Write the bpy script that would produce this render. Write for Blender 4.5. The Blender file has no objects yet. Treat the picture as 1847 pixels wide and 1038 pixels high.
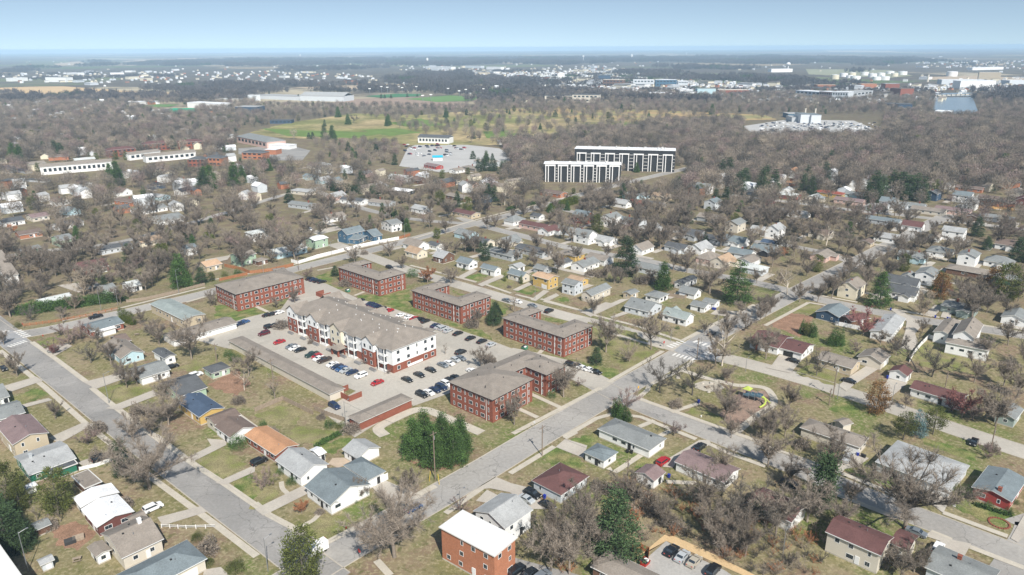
import bpy, math, random, zlib
import numpy as np
from mathutils import Vector, Matrix
# ---------------------------------------------------------------- camera, sky, sun, exposure
S = bpy.context.scene
COL = S.collection
F, H, CX, CY = 1300., 112., 923.5, 519.
PIT = math.atan((CY - 86) / F); ROLL = math.radians(0.31)
camd = bpy.data.cameras.new('camera'); cam = bpy.data.objects.new('camera', camd); COL.objects.link(cam)
camd.sensor_width = 36; camd.lens = F / 1847 * 36; camd.clip_start = 1; camd.clip_end = 90000
cam.matrix_world = Matrix.Translation((0, 0, H)) @ Matrix.Rotation(math.pi/2 - PIT, 4, 'X') @ Matrix.Rotation(-ROLL, 4, 'Z')
S.camera = cam
W = bpy.data.worlds.new('World'); S.world = W; W.use_nodes = True
nt = W.node_tree; bg = nt.nodes['Background']
sky = nt.nodes.new('ShaderNodeTexSky'); sky.sky_type = 'NISHITA'; sky.sun_disc = False
SUN_EL, SUN_AZ = math.radians(44), math.radians(-70)      # direction to the sun measured from +X
sky.sun_elevation = SUN_EL; sky.sun_rotation = math.pi/2 - SUN_AZ
sky.air_density = 1.0; sky.dust_density = 0.3; sky.ozone_density = 1.2; sky.altitude = 200
tcw = nt.nodes.new('ShaderNodeTexCoord'); vw = nt.nodes.new('ShaderNodeVectorMath'); vw.operation = 'MULTIPLY_ADD'; vw.inputs[1].default_value = (1, 1, 2.0); vw.inputs[2].default_value = (0, 0, .13)
vn = nt.nodes.new('ShaderNodeVectorMath'); vn.operation = 'NORMALIZE'; nt.links.new(tcw.outputs['Generated'], vw.inputs[0]); nt.links.new(vw.outputs[0], vn.inputs[0]); nt.links.new(vn.outputs[0], sky.inputs[0])
hsv = nt.nodes.new('ShaderNodeHueSaturation'); hsv.inputs['Saturation'].default_value = .80; hsv.inputs['Value'].default_value = .66; hsv.inputs['Hue'].default_value = .488; nt.links.new(sky.outputs[0], hsv.inputs['Color']); nt.links.new(hsv.outputs[0], bg.inputs[0]); bg.inputs[1].default_value = 0.15
sd = bpy.data.lights.new('sun', 'SUN'); sd.energy = 4.6; sd.angle = math.radians(0.53); sd.color = (1, .955, .89)
so = bpy.data.objects.new('sun', sd); COL.objects.link(so)
dv = Vector((math.cos(SUN_EL)*math.cos(SUN_AZ), math.cos(SUN_EL)*math.sin(SUN_AZ), math.sin(SUN_EL)))
so.rotation_euler = dv.to_track_quat('Z', 'Y').to_euler(); so.location = (0, 0, 200)
S.view_settings.view_transform = 'Standard'; S.view_settings.look = 'None'
S.view_settings.exposure = 0.45; S.view_settings.gamma = 1
S.cycles.max_bounces = 6; S.cycles.volume_bounces = 1; S.cycles.transparent_max_bounces = 8
HAZE = 0.000095
# ---------------------------------------------------------------- pixel -> world
Z = dict(x=(0,0,1),a=(0,780,4.015),b=(460,780,4.015),c=(920,780,4.015),d=(1380,780,3.955),e=(0,540,3.991),f=(460,540,3.991),g=(920,540,3.991),h=(1380,540,3.955),
 i=(0,370,4.943),j=(370,370,4.943),k=(740,370,4.943),l=(1110,370,4.943),m=(1480,370,4.943),n=(0,210,4.992),o=(370,210,4.992),p=(740,210,4.992),q=(1110,210,4.992),r=(1480,210,5.033),
 s=(0,80,3.93),t=(460,80,3.93),u=(920,80,3.93),v=(1377,80,3.93))
def px(z, x, y): o = Z[z]; return (o[0]+x/o[2], o[1]+y/o[2])
def at(X, Y, z=0.0):
    x = (X-CX)/F; y = (CY-Y)/F; c, s = math.cos(ROLL), math.sin(ROLL); x, y = x*c+y*s, -x*s+y*c
    cp, sp = math.cos(PIT), math.sin(PIT); dx, dy, dz = x, cp+y*sp, -sp+y*cp
    t = (z-H)/min(dz, -1e-3); return np.array((dx*t, dy*t))
def proj(x, y, z=0.0):
    cp, sp = math.cos(PIT), math.sin(PIT); dz = z-H
    d = y*cp-dz*sp; v = y*sp+dz*cp; u = x
    u, v = u/d, v/d; c, s = math.cos(ROLL), math.sin(ROLL); u, v = u*c-v*s, u*s+v*c
    return (CX+u*F, CY-v*F)
def P(s, z=0.0):            # 'e 10,20 30,40' -> world points
    t = s.split(); return [at(*px(t[0], *map(float, q.split(','))), z) for q in t[1:]]
def PM(s, z=0.0):           # 'e10,20 x30,40' each point has its own zone
    return [at(*px(q[0], *map(float, q[1:].split(','))), z) for q in s.split()]
GA = math.radians(47.5); GB = math.radians(-42.5)
# ---------------------------------------------------------------- materials
MC = {}
def mat(name, col, rough=.85, var=.18, scale=.6, spec=.25, island=0, metal=0, detail=6, fine=0, tint=None, fac2=0):
    if name in MC: return MC[name]
    m = bpy.data.materials.new(name); m.use_nodes = True; n = m.node_tree.nodes; l = m.node_tree.links
    b = n['Principled BSDF']; b.inputs['Roughness'].default_value = rough; b.inputs['Specular IOR Level'].default_value = spec
    b.inputs['Metallic'].default_value = metal; b.inputs['Base Color'].default_value = (*col, 1); MC[name] = m
    if var:
        g = n.new('ShaderNodeNewGeometry'); no = n.new('ShaderNodeTexNoise'); no.inputs['Scale'].default_value = scale; no.inputs['Detail'].default_value = detail
        no.inputs['Roughness'].default_value = .62
        l.new(g.outputs['Position'], no.inputs['Vector'])
        r = n.new('ShaderNodeMapRange'); r.inputs['From Min'].default_value = .3; r.inputs['From Max'].default_value = .7
        r.inputs['To Min'].default_value = 1-var; r.inputs['To Max'].default_value = 1+var; l.new(no.outputs['Fac'], r.inputs['Value'])
        out = r.outputs['Result']
        if island:
            r2 = n.new('ShaderNodeMapRange'); r2.inputs['To Min'].default_value = 1-island; r2.inputs['To Max'].default_value = 1+island
            l.new(g.outputs['Random Per Island'], r2.inputs['Value'])
            mm = n.new('ShaderNodeMath'); mm.operation = 'MULTIPLY'; l.new(out, mm.inputs[0]); l.new(r2.outputs[0], mm.inputs[1]); out = mm.outputs[0]
        if island:
            oi = n.new('ShaderNodeObjectInfo'); r5 = n.new('ShaderNodeMapRange'); r5.inputs['To Min'].default_value = .78; r5.inputs['To Max'].default_value = 1.3; l.new(oi.outputs['Random'], r5.inputs['Value'])
            mm = n.new('ShaderNodeMath'); mm.operation = 'MULTIPLY'; l.new(out, mm.inputs[0]); l.new(r5.outputs[0], mm.inputs[1]); out = mm.outputs[0]
        if fine:
            n2 = n.new('ShaderNodeTexNoise'); n2.inputs['Scale'].default_value = scale*9; n2.inputs['Detail'].default_value = 3; l.new(g.outputs['Position'], n2.inputs['Vector'])
            r3 = n.new('ShaderNodeMapRange'); r3.inputs['From Min'].default_value = .3; r3.inputs['From Max'].default_value = .7; r3.inputs['To Min'].default_value = 1-fine; r3.inputs['To Max'].default_value = 1+fine
            l.new(n2.outputs['Fac'], r3.inputs['Value'])
            mm = n.new('ShaderNodeMath'); mm.operation = 'MULTIPLY'; l.new(out, mm.inputs[0]); l.new(r3.outputs[0], mm.inputs[1]); out = mm.outputs[0]
        base = n.new('ShaderNodeRGB'); base.outputs[0].default_value = (*col, 1); bo = base.outputs[0]
        if tint:
            n3 = n.new('ShaderNodeTexNoise'); n3.inputs['Scale'].default_value = scale*.5; n3.inputs['Detail'].default_value = 5; l.new(g.outputs['Position'], n3.inputs['Vector'])
            r4 = n.new('ShaderNodeMapRange'); r4.inputs['From Min'].default_value = .42; r4.inputs['From Max'].default_value = .62; l.new(n3.outputs['Fac'], r4.inputs['Value'])
            mx = n.new('ShaderNodeMix'); mx.data_type = 'RGBA'; l.new(r4.outputs[0], mx.inputs[0]); l.new(bo, mx.inputs[6]); mx.inputs[7].default_value = (*tint, 1); bo = mx.outputs[2]
        vm = n.new('ShaderNodeVectorMath'); vm.operation = 'SCALE'; l.new(bo, vm.inputs[0]); l.new(out, vm.inputs['Scale'])
        l.new(vm.outputs[0], b.inputs['Base Color'])
    return m
WALL = dict(white=(.78,.78,.76), cream=(.68,.62,.48), tan=(.50,.42,.30), beige=(.60,.55,.46), grey=(.42,.44,.45), blue=(.42,.55,.60), navy=(.045,.08,.13), black=(.03,.032,.035),
 green=(.36,.48,.35), dkgreen=(.03,.16,.10), brick=(.245,.085,.055), maroon=(.15,.06,.05), orange=(.40,.17,.095), yellow=(.55,.38,.13), ltblue=(.45,.60,.64), brown=(.16,.09,.06), red=(.34,.06,.05), greygreen=(.30,.36,.33), ltgrey=(.56,.59,.61), pink=(.6,.42,.36), bluewall=(.06,.13,.2))
ROOF = dict(ltgrey=(.35,.355,.35), white=(.75,.76,.77), grey=(.21,.22,.215), dkgrey=(.095,.10,.105), bluegrey=(.17,.20,.21), brown=(.165,.125,.105), maroon=(.13,.065,.06), mauve=(.215,.155,.15),
 taupe=(.245,.213,.18), tan=(.38,.27,.18), orange=(.45,.245,.135), red=(.27,.075,.05), blue=(.065,.095,.145), pale=(.50,.52,.50), black=(.04,.04,.045), teal=(.27,.305,.29), peach=(.50,.34,.22))
def wmat(c):
    if c in ('brick', 'orange', 'red'):
        m = mat('wall_'+c, WALL[c], .9, .10, .5, fine=.16); 
        if 'brk' not in m:
            m['brk'] = 1; n = m.node_tree.nodes; l = m.node_tree.links
            tc = n.new('ShaderNodeTexCoord'); br = n.new('ShaderNodeTexNoise'); mp = n.new('ShaderNodeMapping'); mp.inputs['Scale'].default_value = (2, 2, 14)
            l.new(tc.outputs['Object'], mp.inputs[0]); l.new(mp.outputs[0], br.inputs[0]); br.inputs['Scale'].default_value = 1.4
            bp = n.new('ShaderNodeBump'); bp.inputs['Strength'].default_value = .3; bp.inputs['Distance'].default_value = .05
            l.new(br.outputs[0], bp.inputs['Height']); l.new(bp.outputs[0], n['Principled BSDF'].inputs['Normal'])
        return m
    m = mat('wall_'+c, WALL[c], .75, .05, .4, fine=.03)
    if 'sd' not in m:       # lap siding
        m['sd'] = 1; n = m.node_tree.nodes; l = m.node_tree.links
        tc = n.new('ShaderNodeTexCoord'); wv = n.new('ShaderNodeTexWave'); wv.wave_profile = 'SAW'; wv.bands_direction = 'Z'; wv.inputs['Scale'].default_value = 1.6
        l.new(tc.outputs['Object'], wv.inputs[0]); bp = n.new('ShaderNodeBump'); bp.inputs['Strength'].default_value = .35; bp.inputs['Distance'].default_value = .03
        l.new(wv.outputs['Fac'], bp.inputs['Height']); l.new(bp.outputs[0], n['Principled BSDF'].inputs['Normal'])
    return m
def rmat(c):
    m = mat('shingles_'+c, ROOF[c], .9 if c not in ('white',) else .7, .15, .35, fine=.15, detail=9)
    return m
M = dict(glass=mat('glass', (.03,.04,.05), .08, 0, spec=.8), frame=mat('white_trim', (.75,.75,.73), .6, 0), fascia=mat('fascia', (.62,.61,.58), .7, 0), dark=mat('dark_trim', (.03,.03,.03), .6, 0),
 conc=mat('concrete', (.46,.42,.355), .9, .10, .25, fine=.06), bark=mat('bark', (.215,.18,.145), .95, .2, .8, island=.35), barkd=mat('bark_dark', (.11,.098,.082), .95, .2, .8, island=.35),
 barkw=mat('bark_pale', (.52,.46,.38), .9, .15, .8, island=.25), barkr=mat('twigs_red', (.26,.115,.105), .95, .2, .8, island=.35), barkp=mat('twigs_pink', (.235,.175,.155), .95, .2, .8, island=.35),
 barko=mat('leaves_rust', (.34,.16,.08), .95, .2, .8, island=.4), barkt=mat('twigs_tan', (.29,.24,.18), .95, .2, .8, island=.35),
 pine=mat('needles_green', (.06,.11,.028), .8, .35, .5, island=.5), pined=mat('needles_dark', (.045,.075,.03), .8, .35, .5, island=.5), pineo=mat('needles_olive', (.10,.115,.03), .85, .35, .5, island=.5),
 pineb=mat('needles_blue', (.12,.19,.19), .85, .3, .5, island=.4), piner=mat('needles_rust', (.20,.11,.04), .85, .3, .5, island=.4), arb=mat('foliage_yellow_green', (.10,.125,.02), .8, .35, .6, island=.4),
 metal=mat('grey_metal', (.35,.36,.37), .4, 0, metal=.6), wood=mat('weathered_wood', (.30,.24,.18), .9, .2, 1.5), woodf=mat('cedar_boards', (.34,.15,.07), .9, .2, 1.5), pole=mat('pole_wood', (.22,.17,.13), .9, .15, 2),
 vinyl=mat('white_vinyl', (.80,.79,.77), .5, .03, .4), tyre=mat('rubber', (.02,.02,.02), .8, 0), yellow=mat('yellow_plastic', (.42,.50,.10), .4, 0), blue=mat('blue_plastic', (.02,.04,.30), .4, 0),
 redp=mat('red_paint', (.45,.03,.02), .4, 0), green=mat('green_paint', (.06,.22,.13), .5, 0), lamp=mat('lamp_lens', (.5,.1,.08), .3, 0), hlamp=mat('headlamp_lens', (.7,.7,.68), .15, 0))
# ---------------------------------------------------------------- mesh helpers
class MB:
    def __init__(s): s.v = []; s.f = []; s.m = []; s.n = 0
    def add(s, vs, fs, m=0):
        b = s.n; s.v += [tuple(p) for p in vs]; s.n += len(vs)
        for f in fs: s.f.append([i+b for i in f]); s.m.append(m)
    def box(s, x0, x1, y0, y1, z0, z1, m=0, T=None):
        vs = [(x, y, z) for z in (z0, z1) for x, y in ((x0,y0),(x1,y0),(x1,y1),(x0,y1))]
        if T: vs = [T(p) for p in vs]
        s.add(vs, [(3,2,1,0),(4,5,6,7),(0,1,5,4),(1,2,6,5),(2,3,7,6),(3,0,4,7)], m)
    def tube(s, p, q, r0, r1, k=6, m=0):
        p = Vector(p); q = Vector(q); d = (q-p).normalized(); a = d.orthogonal().normalized(); b = d.cross(a)
        vs = [c+(a*math.cos(t)+b*math.sin(t))*r for c, r in ((p, r0), (q, r1)) for t in [2*math.pi*i/k for i in range(k)]]
        s.add(vs, [(i, (i+1)%k, k+(i+1)%k, k+i) for i in range(k)] + [tuple(range(k-1,-1,-1)), tuple(range(k, 2*k))], m)
    def poly(s, pts, z, m=0): s.add([(p[0], p[1], z) for p in pts], [tuple(range(len(pts)))], m)
    def data(s, name, mats):
        me = bpy.data.meshes.new(name); me.from_pydata(s.v, [], s.f); me.polygons.foreach_set('material_index', s.m)
        for x in mats: me.materials.append(x)
        me.update(); return me
    def build(s, name, mats, parent=None, smooth=False):
        if not isinstance(mats, (list, tuple)): mats = [mats]
        o = link(name, s.data(name, mats), parent)
        if smooth: o.data.shade_smooth()
        return o
def link(name, data, parent=None, loc=None, rz=0):
    o = bpy.data.objects.new(name, data); COL.objects.link(o)
    if parent is not None: o.parent = parent
    if loc is not None: o.location = loc
    if rz: o.rotation_euler.z = rz
    return o
def tag(o, label=None, cat=None, group=None, kind=None):
    for k, v in (('label', label), ('category', cat), ('group', group), ('kind', kind)):
        if v: o[k] = v
    return o
def empty(name, loc, rz=0):
    o = link(name, None, None, loc, rz); o.empty_display_size = .5; return o
def copy_tree(o, parent=None):
    c = o.copy(); COL.objects.link(c)
    if parent: c.parent = parent
    for ch in o.children: copy_tree(ch, c)
    return c
def npmesh(name, v, f, mats, smooth=False):     # v (n,3), f (k,3) triangles
    me = bpy.data.meshes.new(name); me.vertices.add(len(v)); me.vertices.foreach_set('co', np.asarray(v, np.float32).ravel())
    me.loops.add(f.size); me.loops.foreach_set('vertex_index', np.asarray(f, np.int32).ravel()); me.polygons.add(len(f))
    me.polygons.foreach_set('loop_start', np.arange(0, f.size, f.shape[1], dtype=np.int32)); me.update(calc_edges=True); me.validate()
    for m in mats: me.materials.append(m)
    return me
LAND = []       # labelled landmarks: (x, y, z, phrase)
BLOCK = []      # footprints (cx, cy, ang, hl, hw)
LABELS = []     # objects whose label is written at the end
def inside(p, pts):
    c = False; n = len(pts)
    for i in range(n):
        a, b = pts[i], pts[i-1]
        if (a[1] > p[1]) != (b[1] > p[1]) and p[0] < (b[0]-a[0])*(p[1]-a[1])/(b[1]-a[1])+a[0]: c = not c
    return c
# ---------------------------------------------------------------- ground, roads, paths
def ground_mat():
    m = bpy.data.materials.new('ground'); m.use_nodes = True; n = m.node_tree.nodes; l = m.node_tree.links; b = n['Principled BSDF']
    b.inputs['Roughness'].default_value = 1; b.inputs['Specular IOR Level'].default_value = .1
    g = n.new('ShaderNodeNewGeometry')
    def noise(sc, det=6, lo=.4, hi=.6, off=0, rough=.6):
        x = n.new('ShaderNodeTexNoise'); x.inputs['Scale'].default_value = sc; x.inputs['Detail'].default_value = det; x.inputs['Roughness'].default_value = rough
        a = n.new('ShaderNodeVectorMath'); a.operation = 'ADD'; a.inputs[1].default_value = (off, off*2, off*3); l.new(g.outputs['Position'], a.inputs[0]); l.new(a.outputs[0], x.inputs['Vector'])
        r = n.new('ShaderNodeMapRange'); r.inputs['From Min'].default_value = lo; r.inputs['From Max'].default_value = hi; l.new(x.outputs['Fac'], r.inputs['Value']); return r.outputs[0]
    def mix(f, a, c):
        x = n.new('ShaderNodeMix'); x.data_type = 'RGBA'; l.new(f, x.inputs[0])
        for i, q in ((6, a), (7, c)):
            if isinstance(q, tuple): x.inputs[i].default_value = (*q, 1)
            else: l.new(q, x.inputs[i])
        return x.outputs[2]
    near = mix(noise(.05, 8, .38, .58), (.26,.21,.13), (.175,.165,.07))          # straw / olive lawn
    near = mix(noise(.03, 8, .53, .62, 31), near, (.125,.16,.045))               # green patches
    near = mix(noise(.06, 7, .50, .62, 77), near, (.215,.15,.105))                 # leaf litter, bare soil
    near = mix(noise(.55, 7, .52, .66, 15), near, (.13,.125,.055)); near = mix(noise(1.3, 6, .48, .68, 5), near, (.33,.28,.17))
    vo = n.new('ShaderNodeTexVoronoi'); vo.inputs['Scale'].default_value = .0011; l.new(g.outputs['Position'], vo.inputs['Vector'])
    sp = n.new('ShaderNodeSeparateColor'); l.new(vo.outputs['Color'], sp.inputs[0])
    cr = n.new('ShaderNodeValToRGB'); cr.color_ramp.interpolation = 'CONSTANT'; l.new(sp.outputs[0], cr.inputs[0]); e = cr.color_ramp.elements
    e[0].color = (.10,.085,.065,1); e[1].position = .45; e[1].color = (.34,.27,.17,1)
    for p, c in ((.62,(.14,.16,.07,1)),(.75,(.11,.09,.07,1)),(.86,(.42,.36,.25,1)),(.94,(.10,.14,.05,1))): x = e.new(p); x.color = c
    far = mix(noise(.0016, 6, .42, .50, 9), (.11,.095,.08), cr.outputs[0])
    far = mix(noise(.012, 6, .5, .62, 3), far, (.16,.135,.10))
    ln = n.new('ShaderNodeVectorMath'); ln.operation = 'LENGTH'; l.new(g.outputs['Position'], ln.inputs[0])
    r = n.new('ShaderNodeMapRange'); r.inputs['From Min'].default_value = 900; r.inputs['From Max'].default_value = 1900; l.new(ln.outputs['Value'], r.inputs['Value'])
    r2 = n.new('ShaderNodeMapRange'); r2.inputs['From Min'].default_value = 300; r2.inputs['From Max'].default_value = 480; r2.inputs['To Max'].default_value = .72; l.new(ln.outputs['Value'], r2.inputs['Value'])
    litter = mix(noise(.11, 7, .45, .6, 55), (.15,.115,.085), (.205,.175,.105)); near = mix(r2.outputs[0], near, litter)
    c = mix(r.outputs[0], near, far); l.new(c, b.inputs['Base Color'])
    bp = n.new('ShaderNodeBump'); bp.inputs['Strength'].default_value = .5; bp.inputs['Distance'].default_value = .15; l.new(noise(2.2, 6, .2, .8, 8), bp.inputs['Height']); l.new(bp.outputs[0], b.inputs['Normal'])
    return m
mb = MB(); xs = [-45000,-12000,-4000,-1500,-500,0,500,1500,4000,12000,45000]; ys = [-3000,-200,0,500,1500,4000,12000,18000,25500]
mb.add([(x, y, 0) for y in ys for x in xs], [(j*11+i, j*11+i+1, (j+1)*11+i+1, (j+1)*11+i) for j in range(len(ys)-1) for i in range(10)])
tag(mb.build('ground', ground_mat()), kind='structure')
def resample(pts, k=6):     # gentle Catmull-Rom
    pts = [np.array(p) for p in pts]; out = []; q = [2*pts[0]-pts[1]] + pts + [2*pts[-1]-pts[-2]]
    for i in range(1, len(q)-2):
        for t in np.linspace(0, 1, k, endpoint=False):
            a, b, c, d = q[i-1:i+3]; out.append(.5*(2*b+(c-a)*t+(2*a-5*b+4*c-d)*t*t+(3*b-a-3*c+d)*t**3))
    return out+[pts[-1]]
def normals(p):
    n = []
    for i in range(len(p)):
        t = p[min(i+1, len(p)-1)]-p[max(i-1, 0)]; t = t/np.linalg.norm(t); n.append(np.array((-t[1], t[0])))
    return n
LEVEL = [0]
def nz(base): LEVEL[0] += 1; return base+.004*(LEVEL[0] % 13)
def ribbon(name, pts, w, m, z=None, off=0, smooth=True, h=0, label=None):
    p = resample(pts) if smooth and len(pts) > 2 else [np.array(q) for q in pts]
    n = normals(p); z = nz(.01) if z is None else z; mb = MB()
    L = [a+b*(off+w/2) for a, b in zip(p, n)]; R = [a+b*(off-w/2) for a, b in zip(p, n)]
    k = len(p); mb.add([(*q, z+h) for q in L]+[(*q, z+h) for q in R], [(k+i, k+i+1, i+1, i) for i in range(k-1)])
    if h:
        for A in (L, R): mb.add([(*q, 0) for q in A]+[(*q, z+h) for q in A], [(i, i+1, k+i+1, k+i) for i in range(k-1)])
    return tag(mb.build(name, m), kind='structure')
def ragged(pts, amp, seed=3):
    rr = random.Random(seed+int(abs(pts[0][0])*10)); out = []
    for i, a in enumerate(pts):
        b = pts[(i+1) % len(pts)]; L_ = np.linalg.norm(b-a); k = max(1, int(L_/(1.2 if amp < 1 else 9))); n = np.array((-(b-a)[1], (b-a)[0]))/max(L_, .01)
        for j in range(k): out.append(a+(b-a)*j/k+n*rr.gauss(0, amp))
    return out
def sheet(name, pts, m, z=None):
    if name in ('lawn', 'soil', 'golf_course'): pts = ragged(pts, .45 if name != 'golf_course' else 1.6)
    mb = MB(); mb.poly(pts, nz(.01) if z is None else z); return tag(mb.build(name, m), kind='structure')
ASPH = mat('road_concrete', (.35,.33,.30), .9, .10, .12, fine=.09, tint=(.29,.275,.255))
ASPD = mat('road_asphalt', (.30,.285,.265), .9, .12, .15, fine=.09, tint=(.25,.24,.225))
LOT = mat('lot_concrete', (.43,.395,.34), .9, .08, .10, fine=.06, tint=(.39,.36,.31))
def cracks(m, sc=.10, wd=.012, dark=.62):
    n = m.node_tree.nodes; l = m.node_tree.links; b = n['Principled BSDF']; src = b.inputs['Base Color'].links[0].from_socket
    g = n.new('ShaderNodeNewGeometry'); no = n.new('ShaderNodeTexNoise'); no.inputs['Scale'].default_value = .25; no.inputs['Detail'].default_value = 4; l.new(g.outputs['Position'], no.inputs['Vector'])
    ad = n.new('ShaderNodeVectorMath'); ad.operation = 'MULTIPLY_ADD'; ad.inputs[1].default_value = (5, 5, 5); l.new(no.outputs['Color'], ad.inputs[0]); l.new(g.outputs['Position'], ad.inputs[2])
    v = n.new('ShaderNodeTexVoronoi'); v.feature = 'DISTANCE_TO_EDGE'; v.inputs['Scale'].default_value = sc; l.new(ad.outputs[0], v.inputs['Vector'])
    r = n.new('ShaderNodeMapRange'); r.inputs['From Max'].default_value = wd; r.inputs['To Min'].default_value = dark; l.new(v.outputs['Distance'], r.inputs['Value'])
    v2 = n.new('ShaderNodeTexVoronoi'); v2.inputs['Scale'].default_value = .07; l.new(ad.outputs[0], v2.inputs['Vector']); sp = n.new('ShaderNodeSeparateColor'); l.new(v2.outputs['Color'], sp.inputs[0])
    r2 = n.new('ShaderNodeMapRange'); r2.inputs['To Min'].default_value = .90; r2.inputs['To Max'].default_value = 1.08; l.new(sp.outputs[0], r2.inputs['Value'])
    mm = n.new('ShaderNodeMath'); mm.operation = 'MULTIPLY'; l.new(r.outputs[0], mm.inputs[0]); l.new(r2.outputs[0], mm.inputs[1])
    vm = n.new('ShaderNodeVectorMath'); vm.operation = 'SCALE'; l.new(src, vm.inputs[0]); l.new(mm.outputs[0], vm.inputs['Scale']); l.new(vm.outputs[0], b.inputs['Base Color'])
for m_ in (ASPH, ASPD): cracks(m_)
cracks(LOT, .14, .008, .78)
WALK = mat('walk_concrete', (.47,.425,.35), .9, .10, .4, fine=.08)
DRIVE = mat('drive_concrete', (.45,.41,.35), .9, .10, .3, fine=.08, tint=(.40,.36,.31))
GRASS = mat('lawn_green', (.12,.165,.045), 1, .35, .35, fine=.4, tint=(.21,.19,.085), spec=.1)
GRASSB = mat('lawn_straw', (.25,.22,.115), 1, .3, .35, fine=.35, tint=(.165,.175,.06), spec=.1)
SOIL = mat('soil', (.27,.165,.11), 1, .25, .3, fine=.3, spec=.1)
MARK = mat('road_paint', (.66,.64,.60), .8, .15, 1.5)
KERB = mat('kerb_concrete', (.42,.38,.32), .9, .10, .4)
def line(s, d=None):
    p = PM(s); return p
ROADS = []
def road(s, w, m=ASPH, kerb=True, z=None):
    p = PM(s); ROADS.append((resample(p), w)); ribbon('road', p, w, m, z=z)
    if kerb:
        for sg in (-1, 1): ribbon('kerb', p, .25, KERB, z=.10, off=sg*(w/2+.1), h=.02)
R_MAIN = 'x470,1085 x590,1010 x709,941 x858,856 x1020,759 x1240,633 x1296,600 x1444,524 x1541,475 x1640,424 x1780,352'
R_LEFT = 'x-60,556 x20,614 x116,688 x214,765 x379,889 x494,974 x600,1054'
R_ART = 'x-80,624 x20,607 x105,592 x230,563 x370,530 x520,489 x623,463 x694,446 x790,420 x860,403 x980,372 x1052,350 x1150,325 x1300,290'
R_MID = 'x600,440 x669,464 x740,489 x861,524 x1003,566 x1110,593 x1240,633 x1330,652 x1474,692 x1600,733 x1747,783 x1900,833'
R_LOW = 'x1060,685 x1125,718 x1196,748 x1310,793 x1431,841 x1582,904 x1734,962 x1900,1026'
R_UP = 'x1425,528 x1480,541 x1520,550 x1633,573 x1784,596 x1900,614'
R_NORTH = 'x830,392 x865,406 x950,428 x1040,450 x1160,470 x1225,485 x1290,497 x1360,510 x1430,527'
R_TOP = 'x1300,350 x1400,362 x1480,372 x1560,382 x1640,390 x1740,402 x1900,420'
road(R_MAIN, 10, ASPH, z=.02); road(R_LEFT, 9.3, ASPD, z=.024); road(R_ART, 9.5, ASPH, z=.028); road(R_MID, 8.5, LOT, z=.032)
road(R_LOW, 8.5, ASPH, z=.036); road(R_UP, 8.5, ASPH, z=.040); road(R_NORTH, 8, ASPH, z=.044); road(R_TOP, 8, ASPH, z=.048)
road('x1835,930 x1870,960 x1800,1080', 9, ASPH, z=.052, kerb=False)
road('x-30,470 x60,455 x200,440 x300,415 x420,380 x520,350 x620,330', 7, ASPH, z=.056, kerb=False)
road('x560,340 x640,372 x740,395 x860,405', 7, ASPH, z=.060, kerb=False)
road('x20,607 x-40,560 x-120,500', 9, ASPD, z=.064, kerb=False)
road('x1300,430 x1180,412 x1090,395 x1000,375', 7, ASPH, z=.068, kerb=False)
road('x1541,475 x1480,455 x1400,440 x1300,430', 7, ASPH, z=.072, kerb=False)
# plain crossings laid over the junctions
JUNC = mat('junction_asphalt', (.30,.30,.30), .9, .12, .15, fine=.09)
sheet('road', PM('g1180,370 g1270,300 g1440,310 g1530,400 g1480,440 g1280,440'), JUNC, z=.080)
sheet('road', PM('e0,255 e60,225 e170,240 e200,290 e150,330 e10,350'), JUNC, z=.084)
def stripes(a, b, n, ln, wd):   # zebra: n bars from a to b
    A, B = at(*px(*a)), at(*px(*b)); d = (B-A)/np.linalg.norm(B-A); q = np.array((-d[1], d[0])); mb = MB()
    for i in range(n):
        c = A+(B-A)*(i+.5)/n; w = np.linalg.norm(B-A)/n*.27
        mb.poly([c-d*w-q*ln/2, c+d*w-q*ln/2, c+d*w+q*ln/2, c-d*w+q*ln/2], .095)
    tag(mb.build('crosswalk_marking', MARK), kind='structure')
stripes(('g',1140,348),('g',1250,302),5,3,.5); stripes(('g',1320,300),('g',1480,355),5,3,.5); stripes(('g',1370,415),('g',1520,365),5,3,.5); stripes(('g',1170,395),('g',1330,440),6,3,.5)
stripes(('e',60,345),('e',190,300),6,3,.5); stripes(('e',120,225),('e',200,275),5,3,.5); stripes(('e',0,245),('e',60,225),3,3,.5)
def walk(s, w=1.75, smooth=False): ribbon('sidewalk', PM(s), w, WALK, z=nz(.10), smooth=smooth)
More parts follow.
